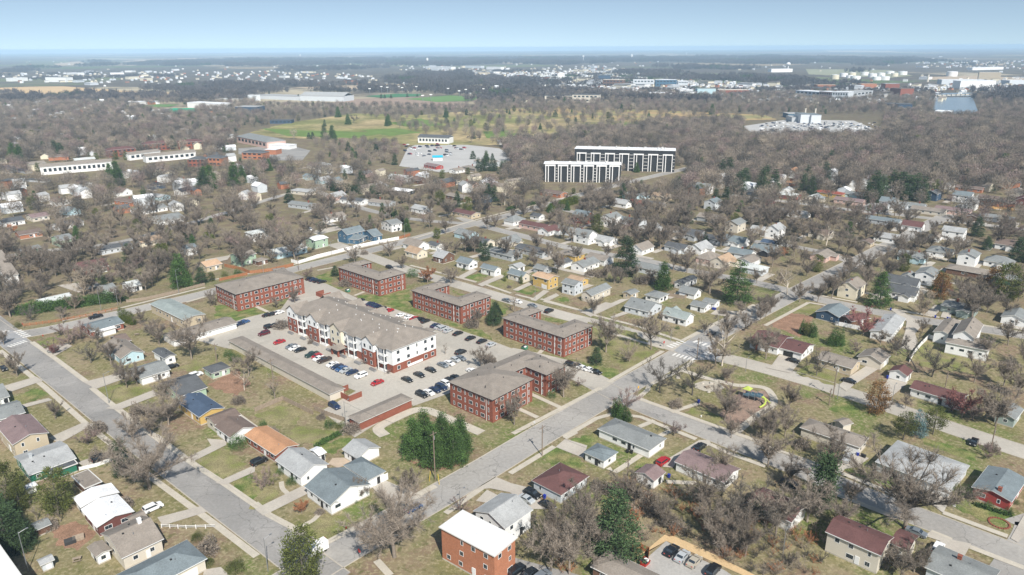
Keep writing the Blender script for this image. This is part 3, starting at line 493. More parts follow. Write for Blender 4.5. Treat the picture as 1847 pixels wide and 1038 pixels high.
NEAR = '''
a -60,-45 90,92 360,8 5.2 g L tan mauve p=18 ; tan two storey house with mauve roof beside the left street
a 85,180 208,314 560,192 3 g R dkgreen ltgrey p=12,ch=-.6:0:grey ; dark green house with pale grey roof at the left edge
+ a 330,262 372,300 570,232 2.5 f R dkgreen dkgrey nowin
a 575,560 700,690 978,577 3.3 g L maroon white p=13 ; white roofed house with dark red gable wall
+ a 530,472 582,547 872,440 3 g L white white p=11
a 700,745 880,915 1200,783 3.6 g R beige taupe p=22,ch=.5:0:white ; beige house with large brown roof and glazed sunroom
+ a 900,620 960,668 1068,610 3.2 g R beige taupe p=20,nowin
+ a 612,838 692,905 812,852 2.7 g L white taupe p=14
a 715,1095 900,1229 1510,920 3.2 h R beige bluegrey gd=0:.5:4.8 ; blue grey hip roofed house at the bottom left corner
a 222,662 262,712 368,655 2.2 g R brown grey p=20,nowin ; weathered grey garden shed behind the evergreen trees @shed@shed
a 262,925 290,968 400,925 2.3 g R ltgrey ltgrey p=18 ; small pale grey shed beside the bare utility pole @shed@shed
a 160,395 190,420 275,385 2 f R white white nowin ; low white shed beside the dark green house @shed@shed
a 545,310 612,415 720,340 2.8 f R brown taupe nowin ; flat brown roofed carport north of the white roofed house @carport@carport
e -60,640 -5,720 66,690 3 g R white grey ; white house with grey gable cut by the left edge
e -140,800 -40,880 205,840 3 g R white grey p=16 ; low white house with blue grey roof near the left edge
x 266,549 331,578 367,565 4.2 g L tan teal p=9 ; long tan building with pale teal metal roof @building@building
x 292,603 312,616 429,583 2.8 g R white taupe p=12,nowin ; long white garage row with grey brown roof @garage_row@garage row
e 560,190 655,235 880,160 3 g R brick bluegrey p=13 ; brick house with blue grey roof and white carport
+ e 645,210 690,246 838,205 2.6 f R white white nowin
e 785,270 860,320 945,292 2.8 g R brown brown p=16 ; low brown roofed house behind the pink blossoming trees
e 745,330 868,430 1045,383 3.2 g L ltblue taupe p=24 ; light blue gabled house with grey brown roof
e 1085,375 1182,428 1272,402 3.2 g L white dkgrey p=18,gd=0:-.2:1 ; small white outbuilding with dark two tone roof @garage@garage
e 935,500 1012,572 1228,503 3.1 g R white grey p=17 ; white house with grey shingle roof beside the left street
e 1448,495 1522,535 1670,493 2.7 h R green dkgrey p=18 ; green garage with dark hip roof @garage@garage
e 1160,600 1285,705 1492,632 3.1 g R green dkgrey p=17 ; dark grey roofed house with pale green walls
e 1268,733 1432,850 1617,782 3.3 g L yellow blue p=17 ; ochre yellow house with dark blue roof
e 1470,850 1545,905 1742,838 3.2 g R beige brown p=18 ; beige house with two brown roofs beside the blue roof
+ e 1540,915 1655,998 1855,922 3.2 g L white brown p=20
x 438,786 497,822 537,801 3.1 g L brick orange p=16 ; brick house with bright orange roof
b 135,205 326,330 548,238 3.3 g L white ltgrey p=24 ; white house with plain light grey roof and red brick front
b 375,135 462,173 523,146 2.7 g R white white p=15 ; tiny white flat topped shed behind the light grey roof @shed@shed
b 618,128 742,192 918,112 3 g L white ltgrey p=22 ; detached white garage with light grey roof by the lawn @garage@garage
b 370,385 545,530 842,378 3.4 g L white bluegrey p=22 ; large white house with blue grey L shaped roof
+ b 615,250 818,350 966,290 3.2 h R white bluegrey p=20,gd=0:.55:4.8
+ b 462,475 548,536 600,500 3 g L white bluegrey p=24,nowin
x 776,963 892,1006 929,968 8.6 f L orange white s=3 ; orange brick apartment block with flat white roof @apartment_building@building
x 853,922 911,955 961,919 5.4 g R white ltgrey p=20 ; two storey white house with light grey gable roof
c 505,1050 1180,1265 1300,1130 3.2 h L brown taupe p=16 ; brown grey hip roof at the bottom centre edge
c 145,355 370,458 590,325 3 h R ltgrey maroon p=20 ; grey walled house with dark brown hip roof
c 522,148 682,212 801,148 2.9 h L white bluegrey p=20 ; square white garage with grey hip roof @garage@garage
x 1075,775 1172,813 1208,793 3.1 h L white grey p=18 ; long white house with grey hip roof facing the lower street
c 895,295 1045,355 1146,295 3 g R white mauve p=20 ; small white garage with mauve gable roof @garage@garage
c 1198,205 1555,367 1672,265 3.1 g L white mauve p=15 ; long white house with mauve roof behind the lower street
x 1352,900 1428,943 1466,918 3.3 g L white maroon p=18 ; white house with dark maroon roof among bare trees
d 425,712 828,882 960,765 5.4 g L beige maroon p=18 ; beige two storey house with maroon roof
+ d 890,785 1026,848 1118,748 4.2 g L beige maroon p=16
d 1140,955 1590,1160 1740,1010 3.2 g L ltgrey grey p=15,ch=-.2:.3 ; grey roofed house in the bottom right corner
x 1440,773 1552,808 1575,792 3.1 h L beige taupe p=18,gd=0:.75:4.6 ; beige house with grey brown hip roof and white garage door
+ h 480,865 560,905 640,888 3.1 g R beige taupe p=17,nowin
d 835,160 1320,412 1457,235 3.2 h L ltgrey ltgrey p=11,gd=0:.7:4.6 ; wide pale grey roofed house behind the tall street tree
d 1465,400 1762,497 2010,380 3.3 g R red bluegrey p=13,ch=-.8:-.3 ; red brick house with blue grey roof at the right edge
h 358,88 527,130 640,80 3.3 g R navy bluegrey p=20 ; navy blue gabled house with grey roof
h 560,115 615,160 720,120 3 g R brown maroon p=20 ; low dark brown house behind the red maple
h 735,237 905,262 972,130 3.2 g R white ltgrey p=16 ; pale grey roofed house with white walls beside the driveway
h 1325,262 1500,285 1560,180 7 g R white taupe p=32 ; large white two storey house with rear balcony
+ h 1270,330 1600,370 1625,300 4.6 h L white taupe p=16
+ h 1195,235 1330,262 1400,165 4.4 g R white taupe p=20
x 1356,611 1404,629 1421,606 3.2 g L white maroon p=16,ch=-.5:-1:brick ; white ranch house with brown roof beyond the corner
+ h 82,328 268,392 345,322 3 g L white maroon p=16,gd=0:-.1:3:dark
h 370,418 622,497 706,445 3 g L tan taupe p=17 ; tan bungalow with grey brown roof on the middle street
h 658,405 836,457 905,402 3 g R beige taupe p=22,gd=0:.25:4.6 ; beige garage with wide white door @garage@garage
h 878,512 1017,552 1070,515 2.9 g R white maroon p=26,gd=0:.1:4.8 ; white garage with reddish brown gable roof @garage@garage
h 1040,622 1400,742 1482,690 3.1 g L white maroon p=18 ; long white ranch house with reddish brown roof
h 1635,815 1790,862 1900,800 3.2 g R greygreen grey p=22 ; grey green gabled house at the right edge
g 1085,105 1270,152 1340,120 3.3 g L white teal p=30 ; white cottage with grey green roof and front gables
+ g 1085,102 1175,120 1230,80 3.3 g R white teal p=30,nowin
l 92,890 300,955 352,868 3.2 g L ltgrey grey p=22 ; light grey house with slate grey roof and white edging
l 650,893 798,920 862,880 2.7 g L white grey p=17,gd=0:.4:2.6 ; white double garage with grey roofs near the tall spruce @garage@garage
+ l 775,853 890,882 932,850 2.9 g L white grey p=17
l 265,795 395,832 475,790 2.9 h R white grey p=18 ; white garage with grey roof behind the light grey house @garage@garage
l 80,770 140,800 200,765 2.7 g R tan grey p=18 ; small tan garage with dark roof in the back gardens @garage@garage
l 512,688 600,706 768,655 3.1 g R white dkgrey p=20 ; white house with dark grey roof and chimney
k -10,395 60,440 130,405 3.3 g L cream tan p=30 ; cream cottage with tan roof at the west end of the row
k 205,450 292,478 382,440 3.4 g L brown ltgrey p=30 ; dark brown gabled cottage with pale grey roof
k 385,508 520,533 617,507 3.4 g L white bluegrey p=30 ; white cottage with blue grey roof in the row
k 598,562 752,590 834,572 3.5 g L white bluegrey p=30 ; white double fronted cottage with green grey roof
k 856,545 960,562 1040,540 2.9 g R white ltgrey p=18,gd=3:0:2.6 ; white garage with pale roof behind the cottages @garage@garage
k 868,603 1000,645 1080,622 3.4 g L beige bluegrey p=30 ; beige cottage between two columnar evergreens
k 1078,628 1232,668 1348,640 5.4 g L yellow peach p=14,gd=0:.55:2.6 ; pale yellow two storey house with peach roof
k 1322,700 1468,722 1562,690 5.4 g L ltgrey grey p=20 ; light grey two storey house with porch
k 1500,792 1618,812 1800,735 3.7 g R beige grey p=28 ; cream front gabled bungalow with long grey roof
j 1180,245 1262,268 1400,222 6 g R bluewall bluegrey p=30 ; big dark blue house with blue grey roofs
+ j 1250,295 1360,312 1425,270 3.2 h R bluewall bluegrey p=22
+ j 1425,245 1500,285 1570,262 3.4 g R bluewall bluegrey p=25
j 878,297 976,320 1092,288 5.4 g R green white p=8 ; light green two storey house with white roof
j 552,402 640,442 905,375 3.2 g R ltblue pale p=14 ; long light blue house with pale grey roof
j 215,442 292,470 455,430 5.4 g R green taupe p=16 ; mint green two storey house by the wooden fence
+ j 410,490 470,505 548,475 2.8 h R brown taupe p=18
j -90,520 10,555 150,520 3 g R tan peach p=16 ; low tan house with peach roof behind the hedge bushes
j 335,244 420,264 592,230 5.2 h R white pale p=12 ; white two storey house with pale flat looking roof
j 1582,145 1660,178 1770,160 5.2 g R white grey p=16 ; grey roofed two storey house beside the vinyl fence
i 292,850 372,890 660,822 3.2 g R white pale p=14 ; long white house with pale roof behind the green hedge
i 620,535 700,590 1000,560 3.2 g R brick maroon p=18,gd=0:.6:4 ; red brick ranch with dark maroon roof
i 865,730 935,765 1040,735 3 g R ltgrey grey p=20 ; grey gabled house behind the hedge
i 1050,705 1160,735 1268,705 3 g R white pale p=18 ; white house with pale roof near the big pine
x -30,470 8,500 30,492 5 g R white taupe p=22 ; white two storey house cut by the left edge upper row
i 160,400 200,420 355,370 3.2 g R dkgreen grey p=18 ; grey house with dark porch and forked tree
i 440,290 530,320 645,288 4.6 g R green grey p=16,gd=0:.5:3.4 ; pale green split level house with white garage door
i 120,245 170,272 385,238 3 g R orange brown p=14 ; orange brick ranch with brown roof
i -60,140 20,165 222,130 3 g R white dkgrey p=14 ; white ranch with charcoal roof at the far left
i 235,95 285,118 425,85 3 g R beige mauve p=16 ; beige ranch with mauve roof at the far left
i 470,170 530,195 720,140 3 g R white dkgrey p=14 ; white ranch with dark grey roof and front lawn
i 840,380 900,410 1180,350 3 g R ltgrey dkgrey p=14 ; long grey ranch with dark roof north of the brick ranch
i 1600,362 1665,395 1770,372 4.4 g R white bluegrey p=12 ; white and brick split level house by the round evergreen
i 1310,115 1420,150 1640,105 3.2 g R white grey p=14 ; long grey roofed ranch with carport opening
i 1150,40 1230,62 1475,10 3 g R white grey p=14 ; long white ranch with grey roof on the curved road
i 1180,310 1260,340 1450,290 3 g R cream tan p=14 ; cream ranch with tan roof near the street
'''
parse_houses(NEAR)
# ---------------------------------------------------------------- brick apartment buildings and the white three storey block
def brick_block(rows, label):
    root = None
    for k, (z, Lp, Np, Rp, ridge) in enumerate(rows):
        h = 8.3; c, t, la, lb = rect_from(px(z, *Lp), px(z, *Np), px(z, *Rp), h); la -= 1; lb -= 1
        if root is None: root = empty('apartment_building', (*c, 0)); o0 = c
        L_, W_, ang = (la, lb, t+math.pi) if ridge == 'L' else (lb, la, t-math.pi/2)
        BLOCK.append((*c, ang, L_/2, W_/2))
        if -math.cos(ang) > 0: ang += math.pi
        wing(root, L_, W_, ang, h+(.004*k), 'h', 'brick', 'taupe', tuple(c-o0), pitch=13, win=0, det=1, shift=.01*k)
        e = Matrix.Translation((*(c-o0), 0)) @ Matrix.Rotation(ang, 4, 'Z')
        for (cx, cy), rz, ln in wall_spots(L_, W_):
            n = max(2, round(ln/2.6)); cc, s = math.cos(rz), math.sin(rz)
            for i in range(n):
                q = ((i+.5)/n-.5)*ln*.95; w = (.8, 1.7, .55, 1.7)[(i+k) % 4]
                if any(abs(0) > 1 for _ in ()): continue
                for lv in range(3):
                    o = put_window(root, 0, 0, 0, 0, w, 1.35 if w > .6 else 1.6)
                    o.matrix_local = e @ Matrix.Translation((cx+cc*q+math.sin(rz)*.01*k, cy+s*q-math.cos(rz)*.01*k, 1.25+lv*2.75)) @ Matrix.Rotation(rz, 4, 'Z')
                    if i == 1:
                        pass
            d = MB(); d.tube((0, -.12, 0), (0, -.12, h-.1), .07, .07, 5); o = d.build('downpipe', M['frame'], root)
            o.matrix_local = e @ Matrix.Translation((cx+cc*ln*.36, cy+s*ln*.36, 0)) @ Matrix.Rotation(rz, 4, 'Z')
        g = MB(); x, y = L_/2+.45, W_/2+.45
        for a in (-1, 1): g.box(-x, x, a*y-.08, a*y+.08, h-.2, h-.03); g.box(a*x-.08, a*x+.08, -y+.08, y-.08, h-.2, h-.03)
        o = g.build('gutter', M['dark'], root); o.matrix_local = e
        for i in range(4):
            v = MB(); v.tube((0, 0, -.3), (0, 0, .4), .13, .13, 6); o = v.build('roof_vent', M['dark'], root); vx = L_*(-.35+.22*i); vy = W_*(.2 if i % 2 else -.2)
            o.matrix_local = e @ Matrix.Translation((vx, vy, h+(W_/2+.45-abs(vy))*math.tan(math.radians(13))))
    tag(root, label, 'building', 'brick apartment buildings round the parking lot'); LAND.append((*root.location[:2], 8, label)); return root
brick_block([('j',(70,718),(272,800),(540,715),'L')], 'x') if False else None
B1 = brick_block([('j',(66,715),(270,800),(908,650),'R'), ('j',(560,575),(640,620),(760,612),'L')], 'brick apartment building nearest the arterial road')
B2 = brick_block([('j',(1168,556),(1545,672),(1680,630),'L'), ('j',(1440,625),(1545,671),(1808,608),'R'), ('j',(1180,545),(1300,560),(1530,522),'R')], 'brick apartment building beside the wide side lawn')
B3 = brick_block([('k',(0,762),(450,905),(560,865),'L'), ('k',(330,850),(449,904),(735,813),'R'), ('k',(20,748),(150,775),(395,722),'R')], 'brick apartment building behind the parked white cars')
B4 = brick_block([('g',(-65,135),(390,280),(500,235),'L'), ('g',(270,220),(388,279),(612,190),'R'), ('g',(-50,120),(70,140),(290,98),'R')], 'brick apartment building nearest the crosswalks')
B5 = brick_block([('f',(1395,590),(1710,728),(1980,560),'R'), ('f',(1405,588),(1560,655),(2180,450),'R'), ('g',(60,440),(262,548),(412,480),'R')], 'U shaped brick apartment building beside the main road')
# long low carports / garages of the complex
def garage_row(z, Lp, Np, Rp, h, ridge, wc, rc, label):
    r = building([(z, Lp, Np, Rp, h, 'h', ridge, wc, rc, 'nowin,p=14')], label, 'garage row', 'garage_row', det=1); return r
garage_row('x', (404,616), (594,712), (628,703), 3, 'L', 'beige', 'taupe', 'very long beige garage row with grey roof')
garage_row('f', (655,848), (750,892), (1148,722), 3, 'R', 'brick', 'taupe', 'low brick garage row with grey hip roof')
def white_block():
    h = 9.3; c, t, la, lb = rect_from(px('f',196,75), px('f',985,372), px('f',1318,248), h)
    L_, W_ = la-1, lb-1; ang = t+math.pi; root = empty('apartment_building', (*c, 0), 0); BLOCK.append((*c, ang, L_/2, W_/2))
    if -math.cos(ang) > 0: ang += math.pi
    e = Matrix.Rotation(ang, 4, 'Z'); x, y = L_/2, W_/2
    def pl(o): o.matrix_local = e; return o
    mb = MB(); mb.box(-x, x, -y, y, 3.15, h-.05); pl(mb.build('siding_wall', wmat('white'), root))
    mb = MB(); mb.box(-x+.02, x-.02, -y+.02, y-.02, 0, 3.15); pl(mb.build('brick_wall', wmat('brick'), root))
    rb, rise = roof_mesh(L_, W_, h, 'h', math.radians(21), 'taupe', .6); pl(rb.build('roof', [rmat('taupe'), M['fascia']], root))
    # gabled bays on both long sides
    bays = [-.93, -.45, .02, .62]
    for sy in (-1, 1):
        for i, f in enumerate(bays):
            bx = f*x if f > -.9 else -x+3.6; bw, bd = 3.4, 1.3; y0 = sy*(y+bd); ya, yb = (min(y0, sy*y), max(y0, sy*y))
            w = MB(); w.box(bx-bw, bx+bw, ya, yb, 6.1 if i != 2 else 3, h+.1, 0); w.add([(bx-bw, y0, h+.1), (bx+bw, y0, h+.1), (bx, y0, h+2.3)], [(0,1,2) if sy < 0 else (2,1,0)], 0)
            pl(w.build('bay_wall', wmat('white') if i != 2 else wmat('cream'), root))
            w = MB(); w.box(bx-bw+.02, bx+bw-.02, ya+.02 if sy < 0 else ya, yb-.02 if sy > 0 else yb, 0, 6.1 if i != 2 else 3); pl(w.build('bay_base', wmat('brick'), root))
            r = MB(); yi = sy*(y-6.6); yo = sy*(y+bd+.5)
            for s in (-1, 1):
                v = [(bx+s*(bw+.4), yo, h-.05), (bx, yo, h+2.65), (bx, yi, h+2.65), (bx+s*(bw+.4), yi, h-.05)]; lo = [(a, b, q-.2) for a, b, q in v]
                r.add(v+lo, [(0,1,2,3),(0,1,5,4),(3,0,4,7),(2,3,7,6),(7,6,5,4)])
            pl(r.build('bay_roof', [rmat('taupe')], root))
            for dx in (-1.7, 1.7):
                for lv in range(3):
                    o = put_window(root, 0, 0, 0, 0, 1.3, 1.6); o.matrix_local = e @ Matrix.Translation((bx+dx, sy*(y+bd), 1.6+lv*3.0)) @ Matrix.Rotation(0 if sy < 0 else math.pi, 4, 'Z')
        # balcony stacks between the bays
        for f in (-.70, -.24, .32, .86):
            bx = f*x; bd = 1.6
            for lv in range(3):
                z = .15+lv*3.05; b = MB(); ya, yb = sorted((sy*y, sy*(y+bd)))
                b.box(bx-1.9, bx+1.9, ya, yb, z, z+.22, 0)
                yr = sy*(y+bd)
                b.box(bx-1.9, bx+1.9, yr-.04, yr+.04, z+1.15, z+1.22, 1)
                for k in range(13): b.box(bx-1.85+k*.305, bx-1.81+k*.305, yr-.02, yr+.02, z+.22, z+1.15, 1)
                pl(b.build('balcony', [M['frame'], M['frame']], root))
                g = MB(); g.box(-1.1, 1.1, -.04, .02, 0, 2.2); o = g.build('patio_door', M['glass'], root); o.matrix_local = e @ Matrix.Translation((bx, sy*(y+.01), z+.25)) @ Matrix.Rotation(0 if sy < 0 else math.pi, 4, 'Z')
            b = MB()
            for s in (-1.85, 1.85): b.box(bx+s-.12, bx+s+.12, sy*(y+bd)-.12, sy*(y+bd)+.12, 0, h-.1)
            pl(b.build('balcony_post', M['frame'], root))
            r = MB(); ya, yb = sorted((sy*(y-.2), sy*(y+bd+.3))); r.box(bx-2.2, bx+2.2, ya, yb, h-.05, h+.16); pl(r.build('balcony_roof', rmat('taupe'), root))
        for f in (-.57, -.35, -.12, .15, .48, .75):
            for lv in range(3):
                o = put_window(root, 0, 0, 0, 0, 1.3, 1.5); o.matrix_local = e @ Matrix.Translation((f*x, sy*y, 1.6+lv*3.0)) @ Matrix.Rotation(0 if sy < 0 else math.pi, 4, 'Z')
    for sx in (-1, 1):
        for f in (-.75, -.3, .1, .5, .82):
            for lv in range(3):
                if f == .1 and lv == 0: continue
                o = put_window(root, 0, 0, 0, 0, 1.5 if f != .1 else .8, 1.5); o.matrix_local = e @ Matrix.Translation((sx*x, f*y, 1.6+lv*3.0)) @ Matrix.Rotation(sx*math.pi/2, 4, 'Z')
        b = MB(); xa, xb = sorted((sx*(x-.0), sx*(x+.05))); b.box(xa, xb, -y*.35, y*.35, .3, 1.3); pl(b.build('vent_panel', M['frame'], root))
    # entrance canopy
    b = MB(); bx = .12*x; 
    for s in (-1, 1):
        for q in (-1, 1): b.box(bx+s*2-.3, bx+s*2+.3, -y-4.6 if q < 0 else -y-1.6, -y-4.0 if q < 0 else -y-1.3, 0, 3.0)
    pl(b.build('canopy_pier', wmat('brick'), root))
    b = MB(); b.add([(bx-3,-y-5.2,3),(bx+3,-y-5.2,3),(bx+3,-y-1.2,3),(bx-3,-y-1.2,3),(bx,-y-3.4,4.5),(bx,-y-1.2,4.5)], [(0,1,4),(1,2,5,4),(3,0,4,5),(3,2,1,0)]); pl(b.build('entrance_canopy', rmat('taupe'), root))
    for i in range(34):
        vx = R.uniform(-.85, .85)*x; vy = R.choice((-1, 1))*R.uniform(.08, .75)*y; v = MB(); v.tube((0, 0, -.3), (0, 0, .35), .14, .14, 6); o = v.build('roof_vent', M['frame'], root)
        o.matrix_local = e @ Matrix.Translation((vx, vy, h+(y+.6-max(abs(vy), abs(vx)-(x-y)))*math.tan(math.radians(21))))
    for i in range(7):
        v = MB(); v.box(-1.6, 1.6, -.5, .5, 0, .9); o = v.build('condenser', M['metal'], root); o.matrix_local = e @ Matrix.Translation((-.85*x+i*.27*x, -y-3.4, 0))
    tag(root, 'large white and brick three storey apartment building with hip roof', 'building'); LAND.append((*c, 9, 'white and brick apartment building'))
white_block()
# ---------------------------------------------------------------- trees (prototypes are one unit tall)
def unit(v): return v/np.linalg.norm(v, axis=-1, keepdims=True)
class TB:
    def __init__(s): s.V = []; s.F = []; s.n = 0
    def seg(s, p, q, r0, r1, k=4):
        d = unit(q-p); a = unit(np.cross(d, (0.3, .9, .1))); b = np.cross(d, a); t = np.arange(k)*2*math.pi/k
        ring = a*np.cos(t)[:, None]+b*np.sin(t)[:, None]; s.V.append(np.vstack((p+ring*r0, q+ring*r1))); n = s.n; i = np.arange(k); j = (i+1) % k
        s.F.append(np.vstack((np.stack((n+i, n+j, n+k+j), 1), np.stack((n+i, n+k+j, n+k+i), 1)))); s.n += 2*k
    def tris(s, P0, D, Ln, Wd, rng):      # slim triangles
        m = len(P0); a = unit(np.cross(D, rng.normal(size=(m, 3)))); Ln = np.broadcast_to(Ln, m)[:, None]; Wd = np.broadcast_to(Wd, m)[:, None]
        v = np.stack((P0-a*Wd/2, P0+a*Wd/2, P0+D*Ln), 1).reshape(-1, 3); s.V.append(v); s.F.append(s.n+np.arange(3*m).reshape(-1, 3)); s.n += 3*m
    def data(s, name, m): return npmesh(name, np.vstack(s.V), np.vstack(s.F), [m])
def bare(seed, spread=.42, trunk=.2, nmain=6, up=.75, dens=1., tw=1., mk='bark', mt=None, lean=0, crownlow=0, lod=0):
    g = np.random.default_rng(seed); T = TB(); Cw = TB(); r0 = .0165*(1 if spread < .5 else 1.2)
    top = np.array((g.normal()*.01+lean*.3, g.normal()*.01, trunk)); T.seg(np.zeros(3), top, r0*1.25, r0, 7)
    def grow(p, d, ln, r, lv, B):
        n = 4 if lv < 2 else 3; pts = [p]; q = p; dd = d
        for i in range(n):
            dd = unit(dd+g.normal(size=3)*(.13 if lv else .07)+np.array((0, 0, .12 if lv else .02))); q2 = q+dd*ln/n; ra = r*(1-.7*i/n); rb = r*(1-.7*(i+1)/n)
            B.seg(q, q2, ra, rb, 5 if lv == 0 else (4 if lv == 1 else 3)); q = q2; pts.append(q)
        return pts, dd
    mains = []
    lead, ld = grow(top, unit(np.array((lean*.5+g.normal()*.05, g.normal()*.05, 1))), .62-trunk*.3, r0*.8, 0, T)
    starts = [(top, .95)]
    for i in range(nmain):
        az = 2*math.pi*(i+g.random()*.6)/nmain; f = g.random()**.8; p = top+(np.array(lead[2])-top)*f*.9 if i > 2 else top
        el = up*(.6+.5*g.random()); d = np.array((math.cos(az)*math.cos(el)+lean, math.sin(az)*math.cos(el), math.sin(el)))
        pts, dd = grow(p, unit(d), (spread*1.15+.18*math.sin(el))*(1-.35*f)*(.8+.35*g.random()), r0*.62, 0, T); mains.append(pts)
    mains.append(lead); P3, D3 = [], []
    for pts in mains:
        for k in range(int(8*dens)+1):
            i = g.integers(1, 5) if k > 1 else 4; p = pts[i]+(pts[i-1]-pts[i])*g.random() if i < 4 or k > 1 else pts[4]
            d = unit(unit(pts[i]-pts[i-1])+g.normal(size=3)*.62+np.array((0, 0, .25)))
            sub, dd = grow(p, d, .2*(.6+.7*g.random()), r0*.24, 1, Cw)
            for j in range(int(6*dens)+1):
                ii = g.integers(1, 4) if j else 3; pp = sub[ii]+(sub[ii-1]-sub[ii])*g.random()
                P3.append(pp); D3.append(unit(unit(sub[ii]-sub[ii-1])+g.normal(size=3)*.6+np.array((0, 0, .15))))
    P3 = np.array(P3); D3 = np.array(D3); L3 = .085*(.6+.8*g.random(len(P3)))
    Cw.tris(P3, D3, L3, .0052*tw, g)
    for rep in range(int(8*dens)):
        t = g.random(len(P3))[:, None]; p4 = P3+D3*L3[:, None]*t; d4 = unit(D3+g.normal(size=D3.shape)*.75+np.array((0, 0, .1))); l4 = .052*(.5+g.random(len(P3)))
        Cw.tris(p4, d4, l4, .0042*tw, g)
    Cw.V = [np.vstack(Cw.V)]
    return T.data('trunk', M[mk]), Cw.data('crown', M[mt or mk])
def leafy(seed, prof, n, size, low=.08, trunk=.12, mk='pine', clump=40, gap=.35, layered=0, rt=.018, droop=0):
    """evergreen: prof(z)->radius ; leaf clumps spread through the crown volume"""
    g = np.random.default_rng(seed); T = TB(); T.seg(np.zeros(3), np.array((0, 0, .9)), rt, rt*.3, 6); C = TB(); cs = []
    k = 0
    while len(cs) < clump and k < 5000:
        k += 1; z = low+(1-low)*g.random()**1.15; rr = prof(z)
        if layered: z = low+(1-low)*round((z-low)/(1-low)*layered)/layered+g.normal()*.008
        if g.random() > rr/max(.02, max(prof(t) for t in (low, .3, .5)))+.15: continue
        az = g.random()*2*math.pi; rad = rr*(.35+.65*g.random()**.5)*(1-gap*(g.random() < .3)*.5); p = np.array((math.cos(az)*rad, math.sin(az)*rad, z-droop*rad))
        cs.append((p, rr))
        if g.random() < .5: T.seg(np.array((0, 0, max(.03, z-rad*.2))), p, rt*.25, rt*.08, 3)
    for p, rr in cs:
        m = n; s = size*(.7+.6*g.random()); q = p+g.normal(size=(m, 3))*np.array((s, s, s*(.45 if layered else .7)))
        out = unit(q*np.array((1, 1, 0))+1e-5); D = unit(out*.7+g.normal(size=(m, 3))*.6+np.array((0, 0, .35-droop)))
        C.tris(q, D, size*.75*(.6+.8*g.random(m)), size*.42, g)
    return T.data('trunk', M['barkd']), C.data('crown', M[mk])
def blob(seed, w, mk, n=2600, h=1., s=.05):       # shrub / hedge clump
    g = np.random.default_rng(seed); C = TB(); u = unit(g.normal(size=(n, 3))); u[:, 2] = np.abs(u[:, 2]); r = g.random(n)[:, None]**.3
    bump = 1+.16*np.sin(u[:, :1]*5+seed)+.14*np.sin(u[:, 1:2]*7+u[:, 2:]*4+seed)
    q = u*r*bump*np.array((w, w, h*.95)); C.tris(q, unit(u+g.normal(size=u.shape)*.7), s*(.6+g.random(n)), s*.55, g); T = TB(); T.seg(np.zeros(3), np.array((0, 0, h*.5)), .03, .01, 4)
    return T.data('stem', M['barkd']), C.data('foliage', M[mk])
cone = lambda w, p=.9, b=.06: (lambda z: w*max(0, min(1, (1.02-z)**p*(1 if z > b*2 else .85))))
oval = lambda w, c=.5: (lambda z: w*math.sqrt(max(0, 1-((z-c)/(1.02-c if z > c else c+.02))**2)))
TP = dict(b=[bare(i, spread=.40+.05*(i % 3), trunk=.16+.04*(i % 4), nmain=7+i % 3, up=.82+.12*(i % 3), dens=1.25, tw=1.25) for i in range(1, 7)],
 B=[bare(20+i, spread=.50, trunk=.22, nmain=11, up=.85, dens=1.5, tw=.8) for i in range(2)],
 d=[bare(30+i, spread=.46, trunk=.18, nmain=7, up=.75, mk='barkd', tw=1.1) for i in range(2)],
 w=[bare(40+i, spread=.42, trunk=.22, nmain=6, up=.85, mk='barkw', dens=.8, mt='barkt') for i in range(2)],
 r=[bare(50+i, spread=.44, trunk=.12, nmain=8, up=.85, mk='barkd', mt='barkr', tw=1.8) for i in range(2)],
 k=[bare(60+i, spread=.52, trunk=.12, nmain=8, up=.7, mk='barkd', mt='barkp', tw=1.3) for i in range(2)],
 o=[bare(70, spread=.36, trunk=.2, nmain=7, mk='bark', mt='barko', tw=4.0)],
 t=[bare(80+i, spread=.35, trunk=.1, nmain=8, up=1.0, mk='barkt', tw=1.2) for i in range(2)],
 l=[bare(90, spread=.4, trunk=.35, nmain=4, lean=.75, mk='barkd')],
 n=[bare(95, spread=.22, trunk=.3, nmain=4, up=1.15, dens=.7, mk='bark')],
 P=[leafy(100+i, lambda z: .31*max(.02, min(1, (1.05-z)**.8)), 40, .042, clump=230, low=.03) for i in range(3)],
 E=[leafy(110+i, cone(.26, .75), 30, .038, clump=170, low=.06, layered=13, mk='pined', droop=.25) for i in range(2)],
 G=[leafy(120+i, cone(.31, .7), 34, .036, clump=190, low=.05, layered=12, mk='pine', droop=.2) for i in range(2)],
 J=[leafy(130+i, oval(.33, .42), 40, .05, clump=120, low=.03, mk='pineo') for i in range(2)],
 D=[leafy(140+i, cone(.31, .72), 34, .04, clump=180, low=.05, layered=11, mk='pined', droop=.2) for i in range(2)],
 U=[leafy(150, cone(.3, .8), 30, .045, clump=130, low=.04, layered=11, mk='pineb')],
 X=[leafy(160+i, oval(.3, .45), 34, .05, clump=110, low=.05, mk='piner') for i in range(2)],
 A=[leafy(170, lambda z: .13*max(0, 1-abs(z-.35)**1.6*1.6), 30, .04, clump=80, low=.02, mk='arb')],
 I=[leafy(180, oval(.13, .45), 34, .05, clump=110, low=.1, mk='pined')],
 Q=[leafy(185, oval(.36, .62), 34, .05, clump=90, low=.3, mk='pineo', rt=.025)],
 S=[blob(i, .62, 'arb') for i in (1, 2)], s=[blob(3, .7, 'pine')], Y=[blob(5, .62, 'pineo')], m=[blob(7, .75, 'bark', 1500, s=.11)], c=[blob(9, .3, 'pine')])
